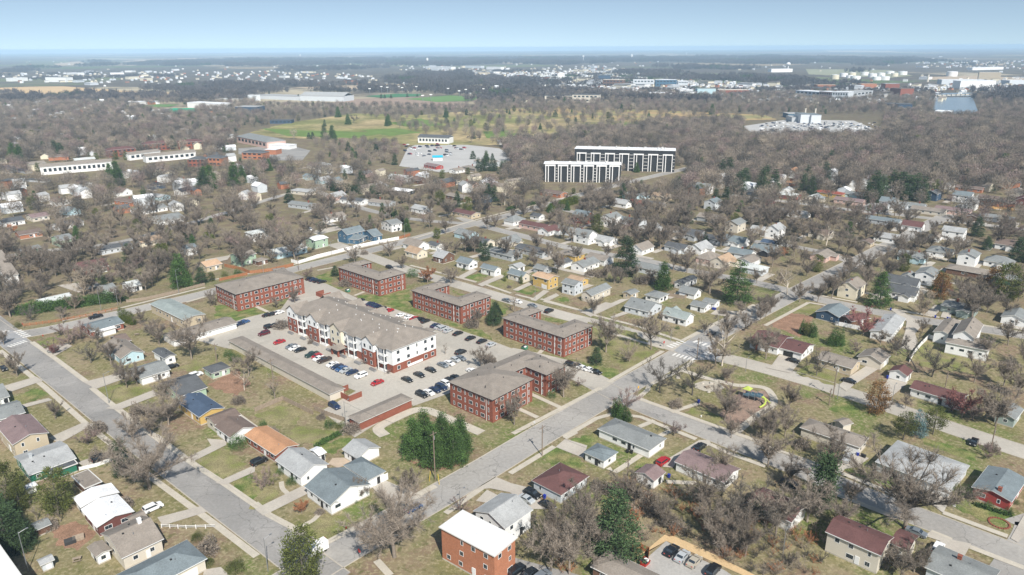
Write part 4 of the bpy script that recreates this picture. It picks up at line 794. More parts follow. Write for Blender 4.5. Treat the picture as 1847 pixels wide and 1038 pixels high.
KIND = dict(b=('bare_tree','bare tree','tree'), B=('bare_tree','broad bare tree','tree'), d=('bare_tree','dark bare tree','tree'), w=('sycamore_tree','pale barked sycamore','tree'), r=('maple_tree','red budding maple','tree'),
 k=('blossom_tree','pinkish budding tree','tree'), o=('oak_tree','rust leaved tree','tree'), t=('bare_tree','pale tan bare tree','tree'), l=('leaning_tree','leaning bare tree','tree'), n=('bare_tree','slim upright bare tree','tree'),
 P=('pine_tree','bushy green pine','tree'), E=('spruce_tree','dark conical spruce','tree'), G=('spruce_tree','green layered spruce','tree'), J=('juniper_tree','olive green evergreen','tree'), D=('pine_tree','dark green conifer','tree'), U=('spruce_tree','blue grey spruce','tree'),
 X=('cedar_tree','rust tinged cedar','tree'), A=('arborvitae','columnar arborvitae','tree'), I=('ivy_covered_tree','ivy covered tree column','tree'), Q=('pine_tree','flat topped pine','tree'), S=('shrub','yellow green shrub','shrub'), s=('shrub','clipped green shrub','shrub'), Y=('shrub','olive green shrub','shrub'), m=('bare_shrub','leafless shrub','shrub'), c=('shrub','upright green shrub','shrub'))
PROTO = {}
TREES = []
def tree(k, x, y, h, wscale=1., label=None, group=None):
    v = R.randrange(len(TP[k])); nm, _, cat = KIND[k]
    if (k, v) in PROTO: o = copy_tree(PROTO[k, v])
    else:
        o = empty(nm, (0, 0, 0)); t, c = TP[k][v]; link(t.name.split('.')[0], t, o); link(c.name.split('.')[0], c, o); PROTO[k, v] = o
    wscale *= {'D': 1.3, 'G': 1.25, 'E': 1.15, 'A': 1.2, 'B': 1.15}.get(k, 1); o.location = (x, y, 0); o.rotation_euler = (0, 0, R.uniform(0, 6.28) if k != 'l' else 2.6); o.scale = (h*wscale, h*wscale, h); o['category'] = cat
    if group: o['group'] = group
    elif 'group' in o: del o['group']
    TREES.append((o, k, label)); return o
HAND = '''
a B 1085,412 16;a J 80,500 11;a J 430,570 12;a J 150,560 8;a D 70,860 13;a D 150,840 10;a D 20,720 12;a Y 1705,1005 3.4;a m 1500,880 4;a n 270,640 6;a k 640,90 6;a E 900,300 11;a m 700,200 3;a n 440,650 5;a b 820,240 8;a Y 1430,780 2.5;a s 1680,100 2;a s 1735,110 4.4;a Y 1510,960 2.2;a m 350,700 3;a m 900,540 3;a n 60,560 9
b B 1010,905 17;b J 350,1060 13;b P 1150,175 12.5;b P 1290,235 13;b P 1440,225 12.5;b P 1490,150 12;b P 1230,120 12.5;b P 1360,110 11.5;b k 70,395 6;b o 340,592 4.5;b k 1487,570 4.5;b s 190,300 2;b s 265,370 2.3;b m 470,590 1.6;b Y 120,370 1.4;b s 730,510 .9;b b 1120,470 8;b b 760,480 6
c D 760,905 17.5;c b 430,1030 14;c b 570,900 15;c b 340,880 13;c b 290,1030 13;c d 1690,720 16;c w 1115,600 8;c b 830,480 8;c b 1400,560 12;c b 900,520 8;c b 1460,760 11;c b 1550,880 11;c b 1700,900 12;c b 1100,680 8;c b 540,590 9;c m 1650,560 3;c m 1200,700 3;c D 1780,640 6;c b 1530,300 9;c m 640,420 3;c m 720,440 3;c m 1000,500 3;c m 1060,600 3;c m 860,600 3
d B 1000,682 20;d I 400,560 16;d b 75,740 15;d b 20,250 12;d b 450,215 11;d b 480,300 9;d b 540,700 10;d b 300,640 12;d b 960,1060 8;d b 1060,1000 8;d m 870,930 4;d Y 1365,430 3;d s 1445,460 3.2;d s 1600,530 1.6;d s 1740,570 1.6;d s 1785,510 1.4;d k 1590,190 5;d m 1620,130 2.5;d m 260,110 3.5;d b 180,380 9;d b 610,520 8;d m 1200,420 2
e b 1380,432 17;e w 1760,655 9;e b 1790,560 11;e d 655,460 9;e b 1150,330 10;e b 125,555 9;e b 915,640 8;e B 1215,905 11;e b 400,865 6;e b 1200,720 9;e k 400,390 7;e k 500,330 9;e k 590,290 8;e k 440,260 6;e b 800,470 9;e b 1100,270 8;e b 880,560 7;e A 872,150 6;e A 888,160 6.4;e A 905,165 6.4;e A 921,172 6.2;e A 938,178 6;e A 952,184 5.8;e A 965,186 5.4;e Y 130,200 2.6;e s 1645,410 3;e s 1690,445 3.6;e b 75,130 12;e b 990,620 8;e m 1000,830 4;e b 960,1020 9;e b 1090,990 9;e m 700,960 4;e r 380,400 5;e b 1310,330 8;e m 1720,750 3;e b 700,330 8;e b 1010,180 7;e b 30,330 7;e n 455,180 7
f n 145,725 10;f b 1630,500 9;f n 1370,400 5;f m 1560,200 4;f s 540,920 3;f Y 620,930 2.6;f m 690,960 3.5;f m 130,960 2;f s 60,910 2;f m 400,320 1.6;f m 190,210 4;f k 410,310 3;f k 790,470 3;f k 960,540 2.6;f m 1690,460 3.5;f D 1715,185 8.5;f b 1600,200 8;f m 480,860 2;f s 1290,870 .1
g b 690,382 14;g t 860,452 10;g b 1015,362 16;g d 1075,672 13;g d 1310,692 14;g w 1525,480 17;g b 1545,875 12;g k 835,800 9;g k 1180,985 6;g b 385,705 13;g m 1195,775 3;g D 620,465 7;g c 765,840 6;g c 800,865 5.5;g c 845,880 4.6;g c 780,855 5;g b 30,905 10;g s 300,705 2.6;g k 490,630 4;g m 250,350 4;g m 320,365 3;g k 1590,690 6;g k 1640,780 5;g b 1560,600 7;g b 1840,430 12;g b 1760,380 9;g b 1480,470 11;g b 1800,990 9;g b 1690,230 9;g s 1205,215 1.6;g b 1800,160 9;g b 1560,300 11;g m 60,260 3.6;g b 1400,250 6;g b 1590,1000 7
h r 700,262 13;h r 1400,850 12;h d 365,545 11;h c 270,245 6;h c 340,270 6;h J 300,260 5.5;h c 480,330 7;h c 530,330 6.4;h l 1095,525 14;h d 1190,552 13;h b 1490,595 11;h X 790,815 11;h Q 985,1005 9;h U 1080,975 9;h Q 1195,965 9;h b 1640,905 14;h b 1120,248 7;h b 170,785 8;h b 1000,780 5;h k 640,340 4;h b 850,820 6;h b 930,400 8;h b 1800,700 12;h b 1730,330 11;h b 1560,430 10;h k 1480,860 9;h b 1580,880 10;h b 60,900 8;h b 140,980 9;h b 1700,620 10;h r 1330,800 8;h b 820,330 7;h s 980,190 1.4;h b 20,1020 9;h b 640,400 5;h b 1850,480 10
i P 1620,735 17;i D 1160,520 11;i b 760,772 13;i b 370,790 12;i b 120,650 13;i b 820,480 15;i b 90,1000 13;i k 1165,650 12;i k 1090,640 9;i b 500,640 11;i b 430,560 11;i b 1360,720 10;i b 1160,820 7;i E 1660,330 8;i P 1720,360 7;i E 945,790 9;i b 565,1010 6;i b 330,560 9;i b 560,230 10;i b 690,210 10;i b 1460,290 9;i b 1650,260 8;i b 1010,300 8;i D 1800,700 9;i b 1450,260 10;i b 30,420 14;i b 1760,190 12;i o 110,250 7;i b 860,230 10;i b 1150,230 10;i b 1330,640 8;i b 620,560 9;i b 250,640 10
j B 800,485 19;j b 530,460 12;j b 1330,512 10;j b 1645,465 10;j k 915,650 6;j b 640,925 6;j b 800,875 8;j s 290,615 3.4;j Y 175,635 3;j D 1160,635 6;j m 1250,720 4;j m 1310,720 4;j s 1035,200 5;j J 60,680 5;j m 450,870 4;j s 720,400 2;j b 590,520 9;j b 300,400 8;j b 130,410 8;j b 230,400 8;j t 1470,240 7;j b 1230,190 8;j P 1700,110 6;j P 1800,240 9;j s 1850,640 5;j b 1760,570 8;j b 60,900 8;j m 1420,440 3;j b 1390,200 6;j P 60,220 8;j b 90,300 11;j b 440,230 12;j b 380,240 12;j J 590,210 10;j P 1580,140 5;j b 920,240 8
k o 155,700 10;k B 360,700 8;k E 672,495 11;k b 855,485 14;k b 1310,615 15;k b 575,425 14;k b 1635,975 9;k n 930,960 10;k A 842,682 4.6;k A 990,705 4.8;k D 760,1045 9;k s 475,585 1.6;k b 320,440 9;k b 410,440 8;k b 320,260 12;k E 520,410 8;k D 620,420 7;k D 720,440 7;k D 800,450 6;k J 240,300 7;k b 690,220 10;k b 760,200 9;k b 1370,310 12;k b 1440,330 9;k b 1120,420 11;k b 1230,470 10;k b 1480,500 10;k b 1570,350 8;k b 1110,560 8;k m 1700,640 4;k m 1610,630 4;k s 1540,850 2;k m 880,740 1.6;k b 490,420 9;k b 1650,170 8;k J 1690,160 6;k P 1250,70 7;k P 1330,60 7;k P 1400,50 7;k s 955,680 1.4;k b 1750,650 7;k b 1820,700 8;k b 960,500 7;k k 120,150 7;k b 1750,480 8;k b 1080,500 9
l D 90,605 19;l P 425,755 14;l G 1080,875 20;l B 840,792 17;l w 1530,800 17;l b 1640,865 10;l b 1800,870 10;l b 635,605 10;l b 515,582 10;l b 400,400 13;l b 200,200 13;l b 940,380 14;l b 1310,990 9;l b 1340,1000 10;l m 960,970 2.6;l m 220,700 5;l b 300,700 8;l m 320,690 5;l b 1380,960 9;l b 1110,1000 8;l b 1260,700 8;l o 1500,460 6;l m 1250,440 4;l E 800,340 7;l t 1550,560 9;l b 170,660 8;l b 1180,860 6;l b 40,700 9;l b 690,770 .1
m w 50,360 17;m G 520,905 16;m b 230,450 14;m X 1060,840 13;m X 1540,780 13;m J 740,590 9;m J 1640,850 17;m D 1390,280 12;m t 915,990 14;m B 1350,1010 15;m D 1750,500 13;m b 690,440 12;m b 580,280 11;m b 1600,380 16;m b 410,620 13;m b 100,830 13;m b 1300,880 10;m b 820,440 11;m b 1200,480 12;m b 700,300 10;m b 900,380 10;m b 1100,420 10;m D 1480,400 8;m b 340,470 11;m b 1480,960 10;m m 860,830 4;m b 1240,800 10;m b 1420,800 11;m b 260,620 9;m b 1000,330 9;m b 1650,1000 9;m b 1760,860 10
'''
for ln in HAND.strip().split('\n'):
    z = ln[0]
    for it in ln.split(';'):
        t = it.split(); t = t[1:] if t[0] == z and len(t) == 4 else t
        if len(t) != 3: continue
        hh = float(t[2]); 
        if hh < .5: continue
        x, y = at(*px(z, *map(float, t[1].split(',')))); tree(t[0], x, y, hh)
# ---------------------------------------------------------------- houses farther back (one entry per house: roof centre, size, ridge axis, walls, roof)
MID = '''
k 60,425 M B white tan;k 225,335 S B white dkgrey;k 500,235 M B ltblue grey;k 640,305 M B beige dkgrey;k 880,300 M A beige grey;k 830,400 L B grey grey;k 1100,375 L B grey dkgrey;k 930,115 M A white grey;k 1120,160 L B pink maroon;k 1135,80 S B white dkgrey;k 1560,240 T B white grey;k 1740,285 M B white ltgrey;k 1545,70 T B brick bluegrey;k 1790,85 T A white grey;k 1430,410 M B yellow taupe;k 1365,485 S A white dkgrey;k 1560,500 M A white grey;k 1690,450 M B white taupe;k 490,50 L B tan maroon;k 100,15 M B white ltgrey;k 1495,640 S B yellow tan;k 50,330 M B white taupe;k 1180,540 S B grey grey;k 1400,200 M B ltgrey grey;k 1240,200 M A white maroon
j 1150,85 M A white taupe;l 235,360 M A white taupe;l 340,365 M A white taupe;l 560,350 M B ltgrey dkgrey;l 700,240 M B grey dkgrey;l 755,355 M A white ltgrey;l 900,275 L B grey dkgrey;l 1080,300 M B white bluegrey;l 1380,315 S B ltgrey navy;l 1340,370 M B black bluegrey;l 1130,405 M B white bluegrey;l 830,440 M A pink taupe;l 960,470 M A beige tan;l 710,430 M B white taupe;l 1190,465 M A white taupe;l 1240,535 M B ltgrey pale;l 1410,540 L B ltgrey ltgrey;l 1283,195 S B white ltgrey;l 1430,190 T A white ltgrey;l 1075,140 T A beige grey;l 830,90 M B grey taupe;l 300,175 M A white ltgrey;l 130,115 L B ltgrey bluegrey;l 1320,15 L B grey dkgrey;l 1590,45 L B white ltgrey;l 300,530 L B ltgrey grey;l 670,750 S B white grey
m 285,690 T A cream taupe;m 740,665 M B ltgrey dkgrey;m 740,750 M B white dkgrey;m 960,580 T A white grey;m 790,620 S A white grey;m 1345,560 L B brown taupe;m 1250,880 M B greygreen grey;m 415,310 S A tan brown;m 600,265 M B white ltgrey;m 830,165 M B white maroon;m 925,165 M B red maroon;m 1200,210 T B white ltgrey;m 1020,265 S A white taupe;m 1050,380 M A white grey;m 1330,420 T A white grey;m 830,430 M B ltblue grey;m 570,115 L B grey bluegrey;m 970,25 L B beige taupe;m 1190,25 L B pink mauve;m 1360,85 S A brown brown;m 1570,90 L B grey grey;m 1680,330 M B white brown;m 1750,960 M A white grey;m 1560,330 M A grey dkgrey;m 20,420 M A pink taupe;m 10,230 M B beige brown
r 90,680 L B yellow red;r 270,745 L B pink mauve;r 625,755 T B white bluegrey;r 520,800 M B ltgrey ltgrey;r 720,785 M B ltgrey grey;r 870,795 M B grey grey;r 1000,810 L B beige taupe;r 1030,680 T A navy dkgrey;r 1300,700 T B white bluegrey;r 1370,760 T A white ltgrey;r 1210,820 M B pink red;r 1530,730 T B brown brown;r 1360,635 L B orange brown;r 1455,595 S A white grey;r 1790,665 M A beige taupe;r 1665,765 M A orange brown;r 1840,745 M A maroon maroon;r 1390,880 S B white brown;r 60,585 M A beige taupe;r 310,690 M B ltblue grey;r 140,540 M A grey grey
q 150,690 M B ltblue grey;q 250,700 S A ltblue grey;q 210,765 M B brown red;q 60,765 M B white ltgrey;q 800,620 T B white grey;q 1215,610 M B white white;q 1340,800 L B ltgrey bluegrey;q 1570,830 L B white pale;q 1600,480 T A white orange;q 1590,585 S B orange orange;q 1550,690 L B red pale;q 1790,715 M A beige pale;q 360,780 M B grey dkgrey;q 880,750 T A ltgrey bluegrey;q 1330,670 L B navy dkgrey;q 420,700 M B tan tan
p 210,430 L B red mauve;p 370,570 M B beige taupe;p 440,705 L B brown taupe;p 690,715 M B navy dkgrey;p 1290,670 L B orange brown;p 560,450 L B taupe taupe;p 80,560 M B brown brown;p 120,800 L B white pale;p 540,590 M B pink brown;p 420,470 M A white taupe;p 640,395 M B grey taupe;p 750,410 M B grey taupe
o 985,430 M B beige brown;o 1240,445 M A yellow teal;o 950,525 M B ltblue bluegrey;o 1065,560 M A ltblue ltgrey;o 1160,570 M A ltgrey bluegrey;o 1440,500 M A pink grey;o 1760,530 L B white pale;o 880,655 L B beige ltgrey;o 1180,700 M A pink ltgrey;o 1340,735 L B white dkgrey;o 1760,650 L B black white;o 1150,880 M A white taupe;o 880,775 L B grey grey;o 1590,755 L B grey taupe;o 1060,420 M B grey ltgrey
n 500,205 M A grey ltgrey;n 390,245 M A grey grey;n 560,85 L B orange taupe;n 770,180 M A tan taupe;n 1425,165 T A white taupe;n 1250,215 M A white taupe;n 1610,140 M B white ltgrey;n 820,300 M B orange brown;n 1150,745 L B orange brown;n 540,745 M B white brown;n 1410,700 L B ltblue ltgrey;n 1640,565 M B cream ltgrey;n 1655,655 M A white black;n 1400,605 M A navy black;n 740,590 M B white brown;n 1100,660 M B white brown;n 620,830 M B ltblue grey;n 60,925 L B white dkgrey;n 330,880 M B white mauve
n 1780,140 M B white brown;n 1330,200 M B grey taupe;q 1560,150 S A white white;m 1780,640 L B dkgreen grey;m 1600,480 M B white grey;r 1640,430 M A green pale
'''
for c, a in (('navy', 'blue'), ('taupe', 'taupe')):
    if c not in ROOF: ROOF[c] = ROOF[a]
WALL['taupe'] = (.34, .29, .23); WALL['maroon'] = (.15, .06, .05)
CN = dict(ltgrey='pale grey', dkgrey='charcoal', bluegrey='blue grey', taupe='grey brown', ltblue='light blue', bluewall='dark blue', dkgreen='dark green', greygreen='grey green', pale='whitish', teal='grey green', mauve='mauve brown', brick='red brick')
cn = lambda c: CN.get(c, c)
SZ = dict(S=(7.5, 6.5, 2.6), M=(12.5, 8.5, 3.0), L=(20, 9, 3.0), T=(11, 8.5, 5.5))
MIDS = []; DRV = MB()
for ln in MID.strip().split('\n'):
    z = ln[0]
    for it in ln.split(';'):
        t = it.split()
        if len(t) == 6: z = t[0]; t = t[1:]
        L_, W_, h = SZ[t[1]]; L_ *= R.uniform(.92, 1.1); c = at(*px(z, *map(float, t[0].split(','))), h+1)
        ang = {'A': GA, 'B': GB}[t[2]]
        if math.hypot(*c) > 620: ang += R.uniform(-.15, .15)
        if z in 'no' : ang += .25
        if -math.cos(ang) > 0: ang += math.pi
        if any(math.hypot(c[0]-b[0], c[1]-b[1]) < (L_+b[3]*2)*.36 for b in BLOCK): continue
        nm = 'garage' if t[1] == 'S' else 'house'; root = empty(nm, (*c, 0)); BLOCK.append((*c, ang, L_/2, W_/2)); d = math.hypot(*c)
        typ = 'g' if R.random() < .72 or t[1] in 'ST' else 'h'
        e = wing(root, L_, W_, ang, h, typ, t[3], t[4], pitch=R.choice((20, 24, 30)) if t[1] != 'L' else 16, det=1, win=1)
        if t[1] == 'M' and R.random() < .5: wing(root, 5.5, 4.2, ang+math.pi/2, 2.7, 'g', t[3], t[4], (math.cos(ang)*L_*.18+math.sin(ang)*W_*.55, math.sin(ang)*L_*.18-math.cos(ang)*W_*.55), pitch=24, win=0, det=1, shift=.006)
        if R.random() < .35: chimney(root, e, L_*R.uniform(-.3, .3), 0, h+W_*.5*.45+.9)
        size = {'S': 'small', 'M': '', 'L': 'long', 'T': 'two storey'}[t[1]]
        u_ = np.array((math.cos(ang), math.sin(ang))); v_ = np.array((-u_[1], u_[0])); q_ = c+u_*(L_/2+2.2)*R.choice((-1, 1)); w_ = R.uniform(1.4, 2.4); DRV.poly([q_-u_*w_-v_*W_*1.5, q_+u_*w_-v_*W_*1.5, q_+u_*w_+v_*W_*.4, q_-u_*w_+v_*W_*.4], .10+.004*(len(MIDS) % 20))
        root['category'] = nm; MIDS.append((root, f"{size} {cn(t[3])} {nm} with {cn(t[4])} roof".strip(), h))
tag(DRV.build('driveway', DRIVE), kind='structure')
# ---------------------------------------------------------------- large buildings in the middle and far distance
def farbox(z, x0, y0, x1, y1, hp, depth, wc, rc, label, name='building', roof='f', bands=0, cols=0, extra=None, group=None, wmt=None):
    """front bottom edge from (x0,y0) to (x1,y1) in pixels, height hp pixels, real depth in metres behind it"""
    a, b = at(*px(z, x0, y0)), at(*px(z, x1, y1)); d = b-a; L_ = np.linalg.norm(d); ang = math.atan2(d[1], d[0]); n = np.array((-math.sin(ang), math.cos(ang)))
    mid = (a+b)/2; dist = math.hypot(mid[0], mid[1]); sl = math.hypot(dist, H); h = hp/Z[z][2]*sl/F/math.cos(math.atan2(H, dist)); c = mid+n*depth/2
    root = empty(name, (*c, 0)); e = Matrix.Rotation(ang, 4, 'Z'); x, y = L_/2, depth/2; BLOCK.append((*c, ang, x, y))
    mb = MB(); mb.box(-x, x, -y, y, 0, h); o = mb.build('wall', wmt or wmat(wc), root); o.matrix_local = e
    if roof == 'f': mb = MB(); mb.box(-x-.3, x+.3, -y-.3, y+.3, h, h+.5); rm = [rmat(rc)]
    else: mb, _ = roof_mesh(L_, depth, h, roof, math.radians(18), rc, .6); rm = [rmat(rc), M['fascia']]
    o = mb.build('roof', rm, root); o.matrix_local = e
    for i in range(bands):
        for j in range(max(1, cols)):
            w = L_*.94/max(1, cols); xx = -L_*.47+w*j; zz = h*(i+.35)/bands; m2 = MB(); m2.box(xx+w*.2, xx+w*.8 if cols else xx+w, -y-.12, -y+.02, zz, zz+h*.4/bands)
            o = m2.build('window', M['glass'], root); o.matrix_local = e
    if extra: extra(root, e, x, y, h)
    tag(root, label, name.replace('_', ' '), group); LAND.append((*c, h, label)); return root
def portals(n, w, top, fr=.9, fin=1.2):
    def f(root, e, x, y, h):
        for i in range(n):
            cx = -x+2*x*(i+.5)/n; q = w*x/n; mb = MB(); t = top*h
            for dx in (-q, -q*.42, q): mb.box(cx+dx-.34, cx+dx+.34, -y-fin, -y-.05, 0, t)
            mb.box(cx-q-.55, cx+q+.55, -y-fin, -y-.05, t, t+1.1); o = mb.build('white_portal', M['vinyl'], root); o.matrix_local = e
            for k in range(5):
                mb = MB(); xx = cx+q+.8; mb.box(xx, min(xx+2*x/n-2*q-1.6, x-.3), -y-.5, -y-.02, h*(.12+.16*k), h*(.12+.16*k)+.35)
                if xx+1 < x: o = mb.build('balcony_slab', M['fascia'], root); o.matrix_local = e
        mb = MB()
        for i in range(14): xx = R.uniform(-x+2, x-3); s = R.uniform(.8, 2.4); mb.box(xx, xx+s, R.uniform(-y+1, 0), R.uniform(.5, y-1), h+.5, h+.5+R.uniform(.5, 1.3))
        o = mb.build('rooftop_plant', M['fascia'], root); o.matrix_local = e
        for k in range(5):
            mb = MB(); mb.box(-x+.3, x-.3, -y-.06, -y+.02, h*(.15+.16*k), h*(.15+.16*k)+.25); o = mb.build('floor_line', M['dark'], root); o.matrix_local = e
    return f
farbox('x', 1036, 306, 1216, 311, 36, 17, 'black', 'white', 'long black hotel block with white portal frames', 'hotel', extra=portals(7, .62, .78))
farbox('x', 981, 328, 1119, 330, 31, 13, 'black', 'white', 'low black front wing with tall white columns before the hotel', 'hotel_wing', extra=portals(6, .72, .9))
farbox('n', 372, 532, 1020, 478, 62, 11, 'white', 'taupe', 'very long white townhouse row at the left', 'townhouse_row', 'g', 1, 14)
farbox('n', 285, 495, 420, 480, 50, 10, 'cream', 'taupe', 'short cream townhouse row behind the long white row', 'townhouse_row', 'g')
farbox('n', 1320, 420, 1770, 375, 50, 11, 'white', 'taupe', 'long white townhouse row nearest the school', 'townhouse_row', 'g', 1, 9)
farbox('n', 1170, 400, 1450, 365, 48, 10, 'white', 'taupe', 'white townhouse row behind another with parked cars', 'townhouse_row', 'g', 1, 6)
farbox('n', 680, 425, 860, 408, 22, 9, 'beige', 'pale', 'thin beige townhouse row with pale roof', 'townhouse_row', 'g')
for i, (a, b, c, d) in enumerate(((985, 372, 1230, 350), (1300, 318, 1540, 300), (1615, 300, 1838, 285))):
    farbox('n', a, b, c, d, 55, 13, 'brick', 'maroon', ('leftmost of three brick mansard roofed apartment rows', 'middle of three brick mansard roofed apartment rows', 'rightmost of three brick mansard roofed apartment rows')[i], 'apartment_row', 'h', 2, 6)
farbox('n', 440, 402, 620, 392, 28, 10, 'orange', 'brown', 'low orange brick house row left of the townhouses', 'apartment_row', 'h')
farbox('n', 1695, 455, 1850, 455, 60, 12, 'brick', 'dkgrey', 'brick apartment block below the townhouse rows', 'apartment_building', 'h', 2, 4)
farbox('o', 0, 445, 145, 450, 65, 13, 'orange', 'dkgrey', 'orange brick apartment block with dark hip roof', 'apartment_building', 'h', 2, 4)
farbox('o', 335, 385, 520, 392, 55, 13, 'orange', 'dkgrey', 'orange brick apartment block south of the dark lot', 'apartment_building', 'h', 2, 4)
farbox('n', 0, 655, 75, 655, 55, 14, 'orange', 'dkgrey', 'orange brick block cut by the left edge', 'apartment_building', 'f')
for a, b, c, d, l in ((20, 470, 230, 520, 'dark flat carport roof near the left edge'), (0, 500, 60, 520, 'short dark carport roof at the left edge'), (240, 590, 400, 600, 'dark flat carport roof beside the grass')):
    farbox('n', a, b, c, d, 16, 6, 'grey', 'dkgrey', l, 'carport')
farbox('o', 290, 235, 560, 292, 52, 24, 'pink', 'grey', 'long school like hall with curved pale roof', 'hall', 'h', 1, 8)
farbox('o', 560, 290, 760, 300, 30, 14, 'white', 'white', 'white flat extension beside the long hall', 'hall')
farbox('o', 545, 345, 640, 348, 40, 12, 'orange', 'white', 'orange brick flat block near the long hall', 'building')
farbox('o', 585, 68, 778, 66, 26, 18, 'navy', 'dkgrey', 'low navy pavilion on the golf course edge', 'pavilion', 'f', 1, 5)
farbox('p', 70, 240, 345, 250, 50, 16, 'white', 'dkgrey', 'white clubhouse with dark roof and two dormers', 'clubhouse', 'g', 1, 9)
farbox('p', 205, 402, 290, 400, 30, 8, 'ltblue', 'blue', 'house with bright blue tarpaulin roof', 'house', 'g', wmt=wmat('white'))
MC_T = mat('tarpaulin', (.02, .40, .55), .5, .05, 1)
def tarp(): 
    for o in bpy.data.objects:
        if o.get('label') == 'house with bright blue tarpaulin roof':
            for c in o.children:
                if c.name.startswith('roof'): c.data.materials.clear(); c.data.materials.append(MC_T); c.data.materials.append(MC_T)
tarp()
farbox('p', 805, 258, 850, 256, 30, 10, 'white', 'white', 'small white box building behind the club parking lot', 'building')
farbox('p', 865, 262, 950, 258, 26, 10, 'cream', 'pale', 'pale shed right of the small white box building', 'building', 'g')
for a, b, c, d, hp, wc, rc, l, nm, rf in ((320, 402, 630, 408, 34, 'ltgrey', 'ltgrey', 'huge pale warehouse beyond the golf course', 'warehouse', 'g'), (0, 388, 320, 400, 24, 'ltgrey', 'ltgrey', 'long low grey warehouse left of the huge one', 'warehouse', 'f')):
    farbox('t', a, b, c, d, hp, 45, wc, rc, l, nm, rf)
for a in '''s|80,265,200,260|18|white|white|white hangar like building at the far left|industrial_building
s|325,268,470,270|26|white|ltgrey|white building with twin gables at the far left|industrial_building
s|475,230,552,232|22|white|white|tall white block standing above the far woods|industrial_building
s|1330,450,1555,462|32|white|white|long white flat store building near the stadium|store
s|1670,490,1820,492|40|navy|ltgrey|blue glazed building with white columns|office
s|1740,405,1847,402|38|ltgrey|ltgrey|pale grey hall right of the long white store|warehouse
s|1530,415,1710,418|22|beige|pale|low beige hall behind the long white store|warehouse
s|910,435,975,436|20|white|white|small white press box by the sports field|building
s|885,200,935,200|9|white|white|tiny white building in the far left woods|building
t|1210,175,1390,180|16|white|white|long white plant under the far white tower|industrial_building
t|1490,168,1600,170|14|ltgrey|ltgrey|pale grey far sheds right of the white plant|industrial_building
t|1640,180,1740,182|18|white|pale|whitish far hall among town roofs|industrial_building
u|245,405,440,405|36|beige|dkgrey|beige apartment building with dark roof beyond the wood|apartment_building
u|440,412,625,415|50|beige|dkgrey|taller beige apartment wing with dark roof|apartment_building
u|655,298,800,300|42|brown|beige|brown and cream apartment tower in the far town|apartment_building
u|625,262,710,262|36|navy|dkgrey|dark box building behind the brown apartment tower|office
u|872,300,1020,300|42|ltgrey|white|wide pale grey block in the far town|apartment_building
u|1030,300,1180,300|42|bluewall|white|dark and white block right of the pale grey block|apartment_building
u|1190,305,1260,305|38|ltgrey|white|narrow grey block at the town centre|apartment_building
u|335,248,385,248|34|white|white|white domed looking hall in the far town|hall
u|1200,360,1300,360|30|white|white|white warehouse in the middle of the town|warehouse
u|1325,372,1455,372|50|ltblue|teal|pale teal roofed hall in the far town|hall
u|1480,362,1690,362|32|brick|beige|long brick block right of the teal roofed hall|building
u|990,372,1100,372|24|white|white|low white sheds left of the town warehouse|warehouse
u|1190,400,1480,398|16|beige|pale|very long low beige depot|warehouse
u|700,318,870,320|12|white|bluegrey|low blue and white depot below the brown tower|warehouse
v|55,200,205,198|20|white|white|white campus building under the ball water tower|campus_building
v|225,378,400,392|44|ltgrey|white|long grey and white apartment row left of the river|apartment_building
v|390,392,490,400|50|pink|white|pink and white apartment wing left of the river|apartment_building
v|480,400,595,405|54|ltgrey|white|pale blue grey apartment block with balconies|apartment_building
v|600,402,770,380|44|grey|ltgrey|dark long apartment block near the river|apartment_building
v|860,330,960,330|40|brick|ltgrey|red brick building with grey side by the river|building
v|965,378,1060,375|50|brick|brown|tall red brick mill building by the river|building
v|380,325,510,325|30|orange|tan|orange and tan hall behind the apartment rows|building
v|690,318,800,318|30|orange|tan|orange roofed hall above the apartment rows|building
v|825,445,945,455|22|navy|dkgrey|dark rail shed with white arches|building
v|945,470,1050,472|36|navy|dkgrey|dark shed with round white gables|building
v|1130,500,1160,500|18|white|white|tiny white box building near the river bank|building
v|1205,495,1310,500|16|white|white|low white riverside warehouse|warehouse
v|1260,290,1510,290|30|ltgrey|white|long pale industrial hall beyond the river|industrial_building
v|1390,318,1640,315|44|white|white|white industrial block with red doors beyond the river|industrial_building
v|1520,262,1675,264|48|tan|beige|tall brown and tan plant block beyond the river|industrial_building
v|1740,292,1847,290|26|ltgrey|white|pale hall at the far right edge|industrial_building
v|1480,185,1700,180|14|white|white|far white sheds on the right hillside|industrial_building
v|175,525,260,525|26|bluewall|ltgrey|blue grey power plant annex|power_plant
v|260,558,335,558|52|ltgrey|bluegrey|pale power plant hall with stack|power_plant
v|335,560,405,560|50|ltgrey|bluegrey|right hand power plant hall with stack|power_plant
v|200,552,248,552|28|grey|ltgrey|small grey plant shed with dark opening|power_plant
v|1100,250,1160,252|14|white|white|small white works left of the tall stack|industrial_building'''.split('\n'):
    z, q, hp, wc, rc, l, nm = a.split('|'); x0, y0, x1, y1 = map(float, q.split(','))
    if rc not in ROOF: ROOF[rc] = WALL.get(rc, (.5, .45, .4))
    farbox(z, x0, y0, x1, y1, float(hp), 30 if z in 'stuv' else 12, wc, rc, l, nm, 'h' if 'hip' in l or 'domed' in l else 'f', bands=2 if 'apartment' in nm else 0, cols=6)
def at_h(z, x, yb, yt):
    c = at(*px(z, x, yb)); d = math.hypot(c[0], c[1]); return c, (yb-yt)/Z[z][2]*math.hypot(d, H)/F/math.cos(math.atan2(H, d)), d
